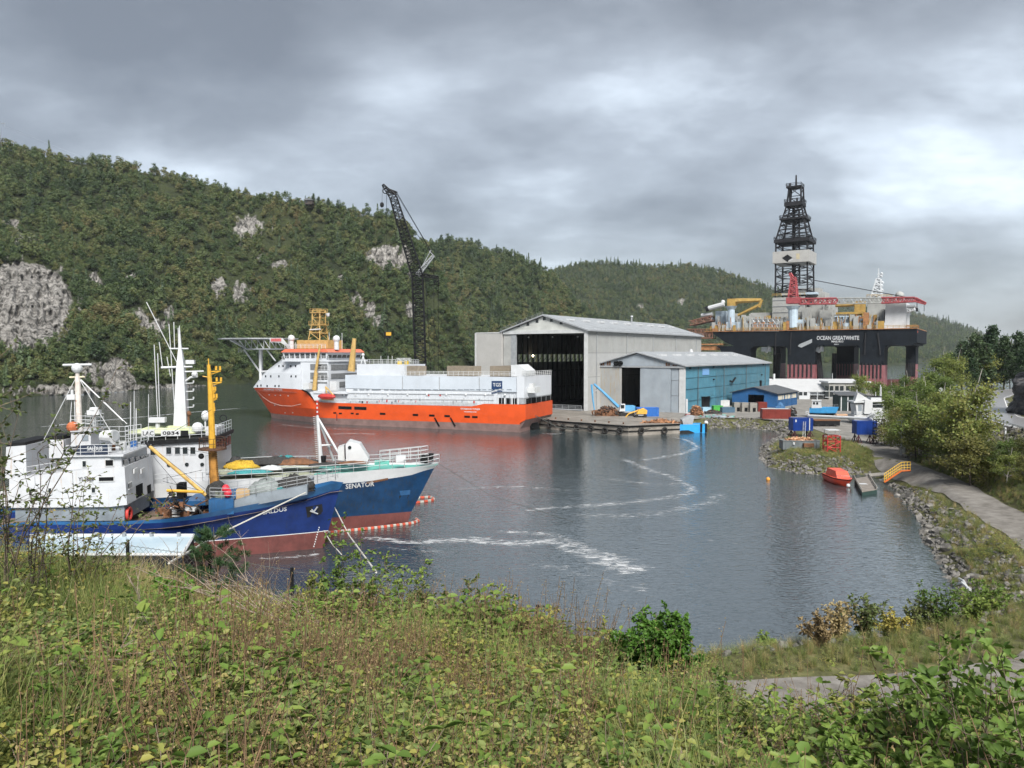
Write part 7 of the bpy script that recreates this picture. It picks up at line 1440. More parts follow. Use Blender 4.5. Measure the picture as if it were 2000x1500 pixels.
t = T('mooring_buoy', 'small orange buoy floating off the rocky point', 'buoy', Fr((*zpx(1500, 938), .1))); MB().sph((0, 0, .1), .35, 12, 8).build('float', mat('buoy_orange', (.7, .3, .04), .4), t); MB().cyl((0, 0, .4), (0, 0, .6), .06, .06, 6).build('ring', m_steel, t)
# ---------------------------------------------------------------- upper road things
def guard_rail():
    pts = []
    for i in range(1, 7):
        a = Vector(UP[max(i-1, 0)]); b = Vector(UP[min(i+1, len(UP)-1)]); d = (b-a).normalized(); pts.append(Vector((UP[i][0]-d.y*4.9, UP[i][1]+d.x*4.9)))
    fr = Fr((pts[0].x, pts[0].y, 10)); t = T('guard_rail', 'grey steel guard rail along the upper road bend', 'guard rail', fr); Q = []
    for a, b in zip(pts[:-1], pts[1:]):
        k = max(1, int((b-a).length/4)); Q += [a.lerp(b, i/k) for i in range(k)]
    for _ in range(3): Q = [Q[0]]+[(Q[i-1]+Q[i]*2+Q[i+1])/4 for i in range(1, len(Q)-1)]+[Q[-1]]
    m = MB()
    for a, b in zip(Q[:-1], Q[1:]): a3 = Vector((a.x-pts[0].x, a.y-pts[0].y, .6)); b3 = Vector((b.x-pts[0].x, b.y-pts[0].y, .6)); m.cyl(a3, b3, .06, .06, 5); m.cyl(a3+Vector((0, 0, .2)), b3+Vector((0, 0, .2)), .06, .06, 5); MB().bx(a3.x-.05, a3.x+.05, a3.y-.05, a3.y+.05, -.6, .8).build('post', m_steel, t)
    m.build('rail', m_steel, t)
guard_rail()
def blob_rock(mb, c, r, seed, n=26, m=16, amp=.3):
    rr = np.random.default_rng(seed); k1 = rr.random(8)*9; rings = []
    for j in range(m+1):
        th = math.pi*(.02+.96*j/m); ring = []
        for i in range(n):
            ph = 2*math.pi*i/n; d = np.array([math.sin(th)*math.cos(ph), math.sin(th)*math.sin(ph), -math.cos(th)])
            q = 1+amp*float(2*fbm(np.array([d[0]*1.8+k1[0]+d[2]*2.2]), np.array([d[1]*1.8+k1[1]-d[2]*1.7]), seed, 5)[0]); q = round(q*14)/14*.5+q*.5
            ring.append((c[0]+r[0]*d[0]*q, c[1]+r[1]*d[1]*q, c[2]+r[2]*d[2]*q))
        rings.append(ring)
    return mb.loft(rings)
t = T('rock_outcrop', 'dark wet rock face rising at the right beside the upper road', 'rock', Fr((110, 147, 9.5))); mb = MB(); blob_rock(mb, (2, 0, 3), (12, 13, 11), 5, 84, 56, .30); mb.build('rock_face', m_darkrock, t)
def road_sign(px, py, D, label, tri):
    p = W.y(px, py, D); zg = zt(p.x, p.y); fr = Fr((p.x, p.y, zg)); t = T('road_sign', label, 'road sign', fr, 'road signs at the bend'); h = p.z-zg; MB().cyl((0, 0, -.3), (0, 0, h+.5), .05, .05, 6).build('post', m_steel, t)
    if tri: MB().prism([(-.55, h-.4), (.55, h-.4), (0, h+.6)], 'y', -.1, -.06).build('plate', m_grey, t)
    else: MB().cyl((0, -.1, h), (0, -.06, h), .45, .45, 16).build('plate', m_grey, t)
road_sign(1845, 764, 168, 'triangular sign seen from behind among the trees', True); road_sign(1837, 761, 168, 'round sign seen from behind left of the triangular one', False)
p_ = W.y(1965, 800, 118); t = T('edge_marker', 'white road edge marker post before the dark rock', 'marker post', Fr((p_.x, p_.y, zt(p_.x, p_.y)))); MB().prism([(-.12, 0), (.12, 0), (.12, 1.6), (0, 1.75), (-.12, 1.6)], 'y', -.04, .04).build('post', m_white, t); MB().bx(-.08, .08, -.06, -.041, 1.2, 1.4).build('reflector', m_dark, t)
# ---------------------------------------------------------------- on the ridge
def ridge_things():
    p = W.y(603, 389, 775); t = T('cabin', 'tiny dark cabin on the bare ridge top', 'cabin', Fr((p.x, p.y, p.z-5))); MB().bx(-4, 4, 0, 6, 0, 4).build('wall', mat('cabin_brown', (.05, .04, .035), .8), t); MB().prism([(-1, 3.9), (3, 6.6), (7, 3.9)], 'x', -4.5, 4.5).build('roof', m_sroof, t); MB().bx(-3, -1.5, -.1, .02, 1.4, 2.8).build('window', m_glass, t)
    p = W.y(-4, 240, 690); t = T('power_pylon', 'thin power pylon peeking in above the left ridge', 'pylon', Fr((p.x, p.y, p.z-26))); m = MB(); m.lattice((0, 0, -8), (0, 0, 26), 4, 1.5, 9, .25, .15, (1, 0, 0)); m.build('tower', m_steel, t); m = MB(); m.cyl((-6, 0, 25.5), (6, 0, 25.5), .25, .25, 5); m.cyl((6, 0, 25.5), (6, 0, 22.8), .12, .12, 4); m.build('cross_arm', m_steel, t)
    w = MB(); w.tube([Vector((6-.0, 0, 23)), Vector((60, 40, 3)), Vector((90, 60, -6))], .05, 4); w.build('wire', m_steel, t)
ridge_things()
# ---------------------------------------------------------------- vegetation and shore rocks
rng = np.random.default_rng(77)
def unit(a): return a/(np.linalg.norm(a, axis=1)[:, None]+1e-9)
def leaf6(c, d, n, ln, wd, fold=.25):
    """leaves of two folded halves: base c, pointing along d, upper side n"""
    c = np.asarray(c, float); k = len(c); d = unit(np.asarray(d, float)); s = unit(np.cross(d, n)); n = np.cross(s, d)
    ln = (np.ones(k)*ln)[:, None]; wd = (np.ones(k)*wd)[:, None]; up = n*wd*fold
    v = np.stack([c, c+d*ln*.3-s*wd*.46+up, c+d*ln*.68-s*wd*.4+up*.8, c+d*ln-n*ln*.12, c+d*ln*.68+s*wd*.4+up*.8, c+d*ln*.3+s*wd*.46+up], 1).reshape(-1, 3)
    i = np.arange(k)[:, None]*6; f = np.concatenate([i+np.array([[0, 1, 2, 3]]), i+np.array([[0, 3, 4, 5]])]); return v, f
def merge(parts):
    V, F, o = [], [], 0
    for v, f in parts: V.append(v); F.append(np.asarray(f)+o); o += len(v)
    return np.concatenate(V), np.concatenate(F)
def stems(paths, r0, r1):
    V, F, o = [], [], 0
    for p, q in paths:
        p = np.asarray(p, float); m = len(p); a = np.linspace(0, 1, m); r = (r0+(r1-r0)*a)*q
        for i in range(m):
            t = p[min(i+1, m-1)]-p[max(i-1, 0)]; t /= np.linalg.norm(t)+1e-9; u = np.cross(t, [.3, .9, .2]); u /= np.linalg.norm(u)+1e-9; w = np.cross(t, u)
            V += [p[i]+r[i]*(u*math.cos(k)+w*math.sin(k)) for k in (0, 2.09, 4.19)]
        for i in range(m-1):
            for k in range(3): j = (k+1) % 3; F.append((o+3*i+k, o+3*i+j, o+3*i+3+j, o+3*i+3+k))
        o += 3*m
    return np.array(V), np.array(F)
def curve(p0, d, L_, bend, n=6, grav=0.):
    p = [np.array(p0, float)]; d = np.array(d, float); d /= np.linalg.norm(d)
    for i in range(n):
        d = d+rng.normal(size=3)*bend+np.array([0, 0, -grav]); d /= np.linalg.norm(d); p.append(p[-1]+d*L_/n)
    return p
LF = lambda nm, st, tr=.35: foliage_mat(nm, st, tr, 3.0, .55)
mv_bramble = LF('bramble_leaves', [(.06, (.06, .10, .03)), (.32, (.13, .19, .055)), (.58, (.215, .26, .085)), (.82, (.31, .285, .10)), (1., (.33, .23, .10))])
mv_yel = LF('yellowing_leaves', [(.1, (.13, .18, .04)), (.5, (.25, .27, .07)), (.85, (.37, .31, .08)), (1., (.42, .27, .06))])
mv_grass = LF('grass_blades', [(.1, (.07, .115, .03)), (.45, (.14, .19, .05)), (.75, (.24, .235, .08)), (1., (.34, .28, .13))], .3)
mv_straw = LF('dry_grass', [(.1, (.21, .165, .075)), (.6, (.34, .27, .13)), (1., (.25, .23, .09))], .2)
mv_brown = LF('brown_weed', [(.1, (.14, .10, .05)), (.6, (.24, .18, .085)), (1., (.32, .26, .12))], .15)
mv_bright = LF('bright_green_leaves', [(.1, (.04, .10, .015)), (.45, (.10, .21, .03)), (.9, (.19, .31, .05))], .3)
mv_oak = LF('oak_leaves', [(.08, (.055, .105, .02)), (.45, (.125, .205, .04)), (.8, (.22, .285, .065)), (1., (.32, .31, .08))], .35)
mv_alder = LF('alder_leaves', [(.1, (.045, .07, .024)), (.5, (.10, .135, .042)), (1., (.18, .185, .065))], .3)
mv_pine = LF('pine_needles', [(.1, (.03, .075, .03)), (.6, (.065, .125, .05)), (1., (.10, .16, .06))], .15)
def plant(kind):
    P = []
    if kind in ('bramble', 'yellow'):
        st = []
        for i in range(9):
            a = rng.random()*6.28; p = curve((rng.normal()*.06, rng.normal()*.06, -.03), (math.cos(a)*.7, math.sin(a)*.7, 1), rng.uniform(.3, .62), .25, 5, .13); st.append((p, 1)); p = np.array(p)
            for q in p[2:]:
                k = 5; b = rng.random()*6.28; d = np.column_stack([np.cos(b+np.arange(k)*1.3), np.sin(b+np.arange(k)*1.3), rng.uniform(-.35, .5, k)])
                P.append(leaf6(np.repeat(q[None], k, 0)+rng.normal(0, .02, (k, 3)), d, rng.normal(0, .6, (k, 3))+[0, 0, 1], rng.uniform(.028, .055, k), rng.uniform(.02, .036, k)))
        v, f = merge(P); return [(v, f, mv_bramble if kind == 'bramble' else mv_yel), (*stems(st, .0035, .0015), m_twig)]
    if kind in ('grass', 'straw'):
        n = 46; a = rng.random(n)*6.28; h = rng.uniform(.3, .75, n); ln = rng.uniform(.1, .55, n); V, F = [], []
        for i in range(n):
            d = np.array([math.cos(a[i]), math.sin(a[i]), 0]); s = np.array([-d[1], d[0], 0])*.004; b = np.append(rng.normal(0, .05, 2), -.03); o = len(V)
            for t in (0, .4, .75, 1): c = b+d*ln[i]*h[i]*t*t*1.3+np.array([0, 0, h[i]*(t-.25*t*t*ln[i]*2)]); w = s*(1-t*.85); V += [c-w, c+w]
            F += [(o+2*k, o+2*k+1, o+2*k+3, o+2*k+2) for k in range(3)]
        return [(np.array(V), np.array(F), mv_grass if kind == 'grass' else mv_straw)]
    if kind == 'weed':
        st, c = [], []
        for i in range(9):
            p = curve((rng.normal()*.12, rng.normal()*.12, -.03), (rng.normal()*.18, rng.normal()*.18, 1), rng.uniform(.4, .85), .07, 5); st.append((p, 1)); p = np.array(p)
            for j in range(16): c.append(p[3]+(p[5]-p[3])*rng.random()+rng.normal(0, .014, 3))
        v, f = leafcloud(np.array(c), .015, .5); P = [(v, f, mv_brown), (*stems(st, .003, .0018), m_brownstem)]; return P
    if kind == 'broad':
        st = []
        for i in range(5):
            p = curve((rng.normal()*.05, rng.normal()*.05, -.03), (rng.normal()*.4, rng.normal()*.4, 1), rng.uniform(.35, .7), .12, 6); st.append((p, 1)); p = np.array(p)
            for j, q in enumerate(p[1:]):
                k = 2; b = j*1.57+rng.random(); d = np.column_stack([np.cos(b+np.arange(k)*3.14), np.sin(b+np.arange(k)*3.14), rng.uniform(.0, .5, k)])
                P.append(leaf6(np.repeat(q[None], k, 0), d, rng.normal(0, .3, (k, 3))+[0, 0, 1], rng.uniform(.05, .085, k), rng.uniform(.034, .05, k)))
        v, f = merge(P); return [(v, f, mv_oak), (*stems(st, .004, .0015), m_twig)]
m_brownstem = mat('brown_stem', (.22, .14, .08), .85, .3, 8)
def multi(name, parts):
    """one mesh of several materials from (verts, quads, material)"""
    v, f = merge([(p[0], p[1]) for p in parts]); o = nmesh(name, v, f, None); mi = []
    for k, p in enumerate(parts): o.data.materials.append(p[2]); mi += [k]*len(p[1])
    o.data.polygons.foreach_set('material_index', np.array(mi, np.int32)); return o
kinds = ['bramble']*5+['yellow']*2+['grass']*3+['straw']*2+['weed']*3+['broad']*2
PL = [proto(multi('plant_'+k, plant(k))) for k in kinds]
def scatter_plants(name, X, Y, idx, s, sink=0):
    n = len(X); Z = height(X, Y)-sink; rot = np.column_stack([rng.normal(0, .12, n), rng.normal(0, .12, n), rng.random(n)*6.28]); s3 = np.column_stack([s*rng.uniform(.8, 1.25, n), s*rng.uniform(.8, 1.25, n), s])
    return tag(scatter(name, np.column_stack([X, Y, Z]), rot, s3, idx, PL), kind='stuff')
def foreground():
    n = 18000; Y = rng.uniform(2.3, 16.5, n); X = rng.uniform(-1, 1, n)*(.72*Y+1.2); e = np.interp(X, [-30, -8, 0, 1.6, 2.5, 3.4, 30], [13.5, 13.3, 13.1, 12.6, 9.6, 8.0, 7.6])
    ok = Y < e+2.2; X, Y, e = X[ok], Y[ok], e[ok]; keep = rng.random(len(X)) < np.clip(.45+Y/9, 0, 1); X, Y = X[keep], Y[keep]; n = len(X)
    u = 1000+1480*X/Y; m1 = fbm(X*.55, Y*.55, 41, 3)*2; m2 = fbm(X*.8+9, Y*.8, 51, 3)*2; r = rng.random(n); idx = np.where(r < .78, rng.integers(0, 5, n), rng.integers(5, 7, n))
    idx = np.where((m2 > .16) & (r > .15), rng.integers(5, 7, n), idx)
    weed = (m1 > .05) & (u > 150) & (u < 1350) & (r < .17) | (r < .04); idx = np.where(weed, rng.integers(12, 15, n), idx)
    gr = ((u < 330) & (Y > 8) & (r < .8)) | ((m1 < -.26) & (r < .55)) | ((u > 1180) & (u < 1450) & (Y < 9) & (r < .28)); idx = np.where(gr, rng.integers(7, 10, n), idx)
    sw = (u > 200) & (u < 480) & (Y > 9.8) & (r < .6); idx = np.where(sw, rng.integers(10, 12, n), idx); br = (r > .955) | ((u > 1400) & (r > .8)); idx = np.where(br, rng.integers(15, 17, n), idx)
    s = rng.uniform(.5, 1.1, n)*np.where(weed, 1.25, 1.08)*np.where(Y < 4, .8, 1)*(1+.9*np.clip(fbm(X*.9, Y*.9, 71, 3)*2, -.4, .6)); scatter_plants('undergrowth', X, Y, idx, s)
def edge_growth():
    n = 2600; X = rng.uniform(-11, 7.5, n); e = np.interp(X, [-30, -8, 0, 1.6, 2.5, 3.4, 30], [13.5, 13.3, 13.1, 12.6, 9.6, 8.0, 7.6]); Y = e+rng.uniform(-3.2, 1.2, n); m = fbm(X*1.1, Y*1.1, 91, 3)*2; ok = (m > -.02) & (X > -3.4+.8*m) & ((np.abs(X-2.1) > .7) | (Y > 11.2)); X, Y, m = X[ok], Y[ok], m[ok]; n = len(X); k = np.clip(fbm(X*.6+3, Y*.6, 95, 2)*2+.5, 0, .999)
    idx = np.choose((k*4).astype(int), [rng.integers(0, 5, n), rng.choice([0, 1, 2, 13], n), rng.integers(15, 17, n), rng.integers(5, 7, n)]); idx = np.where(rng.random(n) < .3, rng.integers(0, 5, n), idx); scatter_plants('edge_growth', X, Y, idx, rng.uniform(1.1, 1.75, n)*(1+.5*np.clip(m, 0, 1)), .05)
    n = 900; Y = rng.uniform(3.5, 12, n); X = rng.uniform(-1, 1, n)*.7*Y; m = fbm(X*.7+5, Y*.7, 97, 3)*2; e = np.interp(X, [-30, -8, 0, 1.6, 2.5, 3.4, 30], [13.5, 13.3, 13.1, 12.6, 9.6, 8.0, 7.6]); ok = (m > .1) & (Y < e); X, Y = X[ok], Y[ok]; n = len(X); scatter_plants('tall_growth', X, Y, rng.choice([0, 1, 2, 3, 4, 13, 15, 16, 5, 6], n), rng.uniform(1.0, 1.5, n), .03)
foreground(); edge_growth()
def banks():
    n = 60000; X = rng.uniform(-35, 78, n); Y = rng.uniform(14, 170, n); d, _ = polydist(SHORE, X, Y, True); ins = inside(SHORE, X, Y); dg, _ = polydist(GRC, X, Y); du, _ = polydist(UP, X, Y); ub = 1000+1480*X/Y
    _, over = knoll(X, Y); yd = inside(YARD, X, Y); m = fbm(X*.12, Y*.12, 61, 3)*2
    ok = ins & (dg > 3.2) & (du > 5) & (d > 1.5) & (ub < 2080) & (ub > -80) & ~yd & ((d < 14) | (rng.random(n) < .75)); X, Y, m, d = X[ok], Y[ok], m[ok], d[ok]; n = len(X); r = rng.random(n)
    idx = np.where(r < .62, rng.integers(7, 10, n), np.where(r < .85, rng.integers(10, 12, n), rng.integers(0, 7, n))); idx = np.where((m > .15) & (r < .7), rng.integers(0, 7, n), idx)
    scatter_plants('bank_grass', X, Y, idx, rng.uniform(1.0, 1.9, n)*(1+.8*np.clip(m, 0, 1)), .05)
banks()
# shore rocks: the larger ones one by one, the small ones as one mass
def rock_mesh(seed):
    import bmesh
    r = random.Random(seed); bm = bmesh.new()
    for i in range(15):
        v = Vector((r.gauss(0, 1), r.gauss(0, 1), r.gauss(0, 1))).normalized(); bm.verts.new((v.x*r.uniform(.75, 1.1), v.y*r.uniform(.6, .95), v.z*r.uniform(.45, .7)))
    g = bmesh.ops.convex_hull(bm, input=bm.verts); bmesh.ops.delete(bm, geom=[e for e in g['geom_interior'] if isinstance(e, bmesh.types.BMVert)], context='VERTS'); me = bpy.data.meshes.new('rock'); bm.to_mesh(me); bm.free(); me.materials.append(m_stone); return me
def stone_mat():
    m = ramp_mat('shore_stone', [(.28, (.035, .034, .032)), (.45, (.10, .096, .09)), (.6, (.185, .178, .168)), (.75, (.27, .262, .25))], 1.1, bump=.06); N = m.node_tree.nodes; L = m.node_tree.links; b = N['Principled BSDF']; src = b.inputs[0].links[0].from_socket
    oi = N.new('ShaderNodeObjectInfo'); mr = N.new('ShaderNodeMapRange'); L.new(oi.outputs['Random'], mr.inputs[0]); mr.inputs[3].default_value = .6; mr.inputs[4].default_value = 1.35; mx = N.new('ShaderNodeMix'); mx.data_type = 'RGBA'; mx.blend_type = 'MULTIPLY'; mx.inputs[0].default_value = 1; L.new(src, mx.inputs[6]); L.new(mr.outputs[0], mx.inputs[7]); L.new(mx.outputs[2], b.inputs[0]); return m
m_stone = stone_mat(); RM = [rock_mesh(i) for i in range(8)]
def shore_rocks():
    pts = [zpx(*p) for p in ((1385, 837), (1430, 836), (1480, 838), (1515, 843), (1535, 852), (1510, 860), (1490, 872), (1487, 893), (1500, 912), (1560, 925), (1640, 929), (1690, 927), (1730, 938), (1762, 972), (1800, 1020), (1808, 1060), (1832, 1086), (1852, 1120), (1887, 1182), (1868, 1212), (1750, 1247), (1550, 1272), (1400, 1288), (1330, 1300))]
    seg = []; tot = 0
    for a, b in zip(pts[:-1], pts[1:]): l = math.hypot(b[0]-a[0], b[1]-a[1]); seg.append((a, b, l)); tot += l
    bank = bpy.data.objects.new('rock_bank', None); COL.objects.link(bank); tag(bank, kind='structure')
    def samp(k, near):
        out = []
        for _ in range(k):
            s = rng.random()*tot
            for a, b, l in seg:
                if s <= l: break
                s -= l
            t = s/l; nx, ny = (b[1]-a[1])/l, -(b[0]-a[0])/l; o = rng.uniform(-.4, 5.2)
            p = (a[0]+(b[0]-a[0])*t-nx*0, a[1]+(b[1]-a[1])*t); best = None
            for sg in (1, -1):
                q = (p[0]+nx*o*sg, p[1]+ny*o*sg)
                if inside(SHORE, np.array([q[0]]), np.array([q[1]]))[0] == (o > 0): best = q
            if best is None: continue
            dgr = polydist(GRC, np.array([best[0]]), np.array([best[1]]))[0][0]
            if dgr < 3.6: continue
            if best[1] < 61 and best[0] < 34 and rng.random() < .8: continue
            out.append((*best, o))
        return np.array(out)
    P = samp(330, True)[:300]; Z = height(P[:, 0], P[:, 1])
    for (x, y, o), z in zip(P, Z):
        s = rng.uniform(.35, .9)*(1.1 if o < 2.5 else .8); r = bpy.data.objects.new('rock', RM[rng.integers(0, 8)]); COL.objects.link(r); r.parent = bank; r.location = (x, y, max(z, -.15)+.1*s); r.rotation_euler = (rng.normal()*.35, rng.normal()*.35, rng.random()*6.28); r.scale = (s*rng.uniform(.8, 1.3), s*rng.uniform(.8, 1.2), s)
    P = samp(4200, False); Z = height(P[:, 0], P[:, 1]); n = len(P); s = rng.uniform(.16, .5, n)
    pr = [proto(bpy.data.objects.new('small_rock', m)) for m in RM]
    tag(scatter('small_rocks', np.column_stack([P[:, :2], np.maximum(Z, -.1)+.02]), rng.normal(0, .5, (n, 3))+[0, 0, 3]*rng.random((n, 1)), np.column_stack([s*1.2, s, s]), rng.integers(0, 8, n), pr, bank), kind='stuff')
    # scree beside the gravel road
    n = 900; t = rng.random(n); a = np.array([[72, 140], [71, 122], [70.5, 112], [66, 96]]); k = np.minimum((t*3).astype(int), 2); f = t*3-k; q = a[k]+(a[k+1]-a[k])*f[:, None]; q = q+np.column_stack([rng.uniform(1.0, 9, n), rng.uniform(-2, 2, n)]); Z = height(q[:, 0], q[:, 1]); s = rng.uniform(.2, .7, n)
    tag(scatter('scree', np.column_stack([q, Z]), rng.normal(0, .5, (n, 3)), np.column_stack([s*1.2, s, s]), rng.integers(0, 8, n), pr), kind='stuff')
    for i, (a, b, c) in enumerate((((1873, 1130), (1890, 1150), 0), ((1863, 1142), (1895, 1152), 1))):
        p, q = W.z(*a, .9), W.z(*b, 1.4); mb = MB(); mb.tube([p, p.lerp(q, .5)+Vector((0, 0, .25+.15*c)), q], .12, 6); tag(mb.build('driftwood', m_whited), ('straight pale driftwood pole on the shore rocks', 'curved pale driftwood branch on the shore rocks')[i], 'driftwood')
shore_rocks()
# trees
def tree_mesh(kind, seed):
    global rng; rng = np.random.default_rng(seed); st = []
    if kind == 'pine':
        h = 10.; st.append((curve((0, 0, -.3), (rng.normal()*.04, rng.normal()*.04, 1), h, .02, 8), 1)); c = []; nn = []
        for z in np.linspace(3.4, 9.7, 22):
            for j in range(3):
                a = rng.random()*6.28; L_ = (10.6-z)*.30*rng.uniform(.55, 1.1)+.25; p = curve((0, 0, z), (math.cos(a), math.sin(a), .25), L_, .12, 4); st.append((p, .22)); p = np.array(p)
                for q in p[1:]: k = 13; c.append(q+rng.normal(0, .22, (k, 3))); nn.append(np.tile([0, 0, 1.], (k, 1)))
        v, f = leafcloud(np.concatenate(c), .36, .5, np.concatenate(nn), .35); return v, f, stems(st, .16, .04)
    h = 8.; tr = curve((0, 0, -.3), (rng.normal()*.08, rng.normal()*.08, 1), h*.93, .05, 9); st.append((tr, 1)); tr = np.array(tr); c = []
    for i in range(24):
        t = rng.uniform(.22, .97); b = tr[int(t*8)]; a = rng.random()*6.28; L_ = (1.15-t)*2.6*rng.uniform(.6, 1.2)+.4; p = curve(b, (math.cos(a), math.sin(a), rng.uniform(.4, 1.0)), L_, .16, 5, .05); st.append((p, .4)); p = np.array(p)
        for q in p[2:]: c.append(q+rng.normal(0, .32, (42, 3))*[1, 1, .85])
    c = np.concatenate(c); nn = c-np.array([0, 0, 4.2]); nn = unit(nn)+[0, 0, .3]; v, f = leafcloud(c, .2, .62, nn, .4); return v, f, stems(st, .12, .02)
TM = {}
mt_pine = foliage_mat('tree_pine_needles', [(.15, (.018, .042, .018)), (.5, (.042, .075, .030)), (.9, (.075, .11, .045))], .12); mt_birch = foliage_mat('tree_birch_leaves', [(.1, (.055, .095, .022)), (.4, (.115, .17, .04)), (.7, (.18, .22, .055)), (.95, (.24, .22, .07))], .35); mt_br = foliage_mat('tree_olive_leaves', [(.1, (.055, .072, .02)), (.5, (.125, .135, .036)), (.95, (.21, .18, .06))], .35)
def tree_data(kind, mt, bark, seed):
    k = (kind, mt.name, seed)
    if k not in TM:
        v, f, (sv, sf) = tree_mesh('pine' if kind == 'pine' else 'broad', seed); a = nmesh('crown', v, f, mt); b = nmesh('trunk', sv, sf, bark); TM[k] = (a.data, b.data); bpy.data.objects.remove(a); bpy.data.objects.remove(b)
    return TM[k]
def tree(px, top, D, kind, label, wide=1., seed=0, grp='trees by the upper road', lift=0):
    p = W.y(px, top, D); zg = zt(p.x, p.y)-.1; h = p.z-zg; mt, bark = {'pine': (mt_pine, m_bark), 'birch': (mt_birch, m_birch), 'olive': (mt_br, m_bark)}[kind]; cd, td = tree_data(kind, mt, bark, 100+seed % 3+{'pine': 0, 'birch': 10, 'olive': 20}[kind]); k = h/(10. if kind == 'pine' else 8.)
    o = bpy.data.objects.new(kind+'_tree' if kind != 'olive' else 'willow_tree', None); COL.objects.link(o); o.location = (p.x, p.y, zg); o.rotation_euler = (0, 0, seed*1.7); o.scale = (k*wide, k*wide, k); tag(o, label, 'tree', grp)
    for nm, d in (('crown', cd), ('trunk', td)): c = bpy.data.objects.new(nm, d); COL.objects.link(c); c.parent = o
PINE = ((1905, 655, 287, 'tall dark pine left of the tallest ridge pine by the road'), (1938, 638, 297, 'tallest dark pine above the road bend'), (1962, 658, 287, 'dark pine right of the tallest one'), (1988, 650, 277, 'dark pine near the right edge above the rock'), (2018, 645, 267, 'dark pine cut by the right picture edge'), (1883, 668, 307, 'dark pine behind the birches above the road'), (1857, 690, 317, 'smaller pine at the left of the pine row'), (1925, 672, 267, 'bushy pine in front of the tallest pines'), (1975, 690, 257, 'lower pine just above the road surface'), (2000, 685, 252, 'lower pine at the right edge behind the rock'), (1897, 700, 262, 'lower pine behind the large roadside birch'))
BIR = ((1830, 662, 235, 1, 'slim birch at the left end of the ridge trees'), (1860, 668, 230, 1, 'slim birch just left of the pines'), (1922, 668, 268, .9, 'pale-trunked birch among the dark pines'), (1815, 705, 215, 1.3, 'rounded birch below the slim ridge birches'), (1878, 690, 120, 1.0, 'large birch in front of the upper road'), (1800, 722, 195, 1.3, 'wide fresh green birch in the tree belt'), (1750, 745, 172, 1.2, 'green birch above the low roadside bushes'), (1845, 715, 190, 1.1, 'birch rising behind the road signs'), (1870, 735, 128, 1.0, 'bright birch left of the guard rail'), (1820, 725, 175, 1.2, 'full birch behind the olive thicket'), (1690, 712, 290, 1.2, 'small birch before the rig column'), (1722, 726, 215, 1.2, 'green birch behind the beached ship'), (1745, 728, 225, 1.2, 'birch crown right of the beached ship'), (1783, 712, 225, 1.2, 'dense birch in the middle of the tree belt'), (1765, 735, 190, 1.3, 'broad birch above the olive thicket'), (1835, 735, 150, 1.2, 'birch by the two road signs'))
OLI = ((1758, 790, 142, 1.2, 'low olive bush just right of the lamp post'), (1815, 762, 150, 1.3, 'full olive tree in the middle of the thicket'), (1868, 770, 119, 1.2, 'green bush at the foot of the large birch'), (1895, 790, 118, 1.1, 'round bush just before the guard rail'), (1742, 772, 156, 1.1, 'olive bush tree nearest the raised blue container'), (1772, 762, 146, 1.2, 'wide olive tree behind the lamp post'), (1800, 748, 138, 1.4, 'tallest olive tree of the roadside thicket'), (1830, 775, 132, 1.3, 'olive tree above the scree slope'), (1790, 795, 136, 1.2, 'low olive bush above the gravel road'), (1855, 798, 124, 1.3, 'olive bush below the large birch'), (1900, 815, 110, 1.3, 'yellow-green bush under the guard rail'), (1938, 830, 110, 1.3, 'second bush under the guard rail'), (1975, 838, 106, 1.3, 'bush under the guard rail near the right edge'), (2008, 838, 103, 1.3, 'bush at the right edge under the guard rail'), (1925, 858, 109, 1.3, 'low bush on the slope above the gravel road'), (1968, 866, 103, 1.3, 'lowest bush on the slope near the gravel road'), (2005, 875, 99, 1.3, 'lowest bush at the right edge of the slope'), (1880, 838, 115, 1.3, 'bush beside the scree on the slope'))
for i, (a, b, c, l) in enumerate(PINE): tree(a, b, c, 'pine', l, 1.05, i)
for i, (a, b, c, w, l) in enumerate(BIR): tree(a, b, c, 'birch', l, w, i)
for i, (a, b, c, w, l) in enumerate(OLI): tree(a, b, c, 'olive' if i % 3 else 'birch', l.replace('olive', 'green') if i % 3 == 0 else l, w, i, 'bushes on the roadside slope')
for i, (px, top, h, l) in enumerate(((612, 378, 8, 'lone tree standing right beside the ridge cabin'), (622, 384, 5, 'smallest lone tree on the ridge'), (641, 387, 9, 'lone tree furthest right of the ridge cabin'))):
    p = W.y(px, top, 768); cd, td = tree_data('pine', mt_pine, m_bark, 100); o = bpy.data.objects.new('pine_tree', None); COL.objects.link(o); o.location = (p.x, p.y, p.z-h-1.5); o.scale = (1.2, 1.2, (h+1.5)/10); tag(o, l, 'tree', 'lone ridge trees')
    for nm, d in (('crown', cd), ('trunk', td)): c = bpy.data.objects.new(nm, d); COL.objects.link(c); c.parent = o
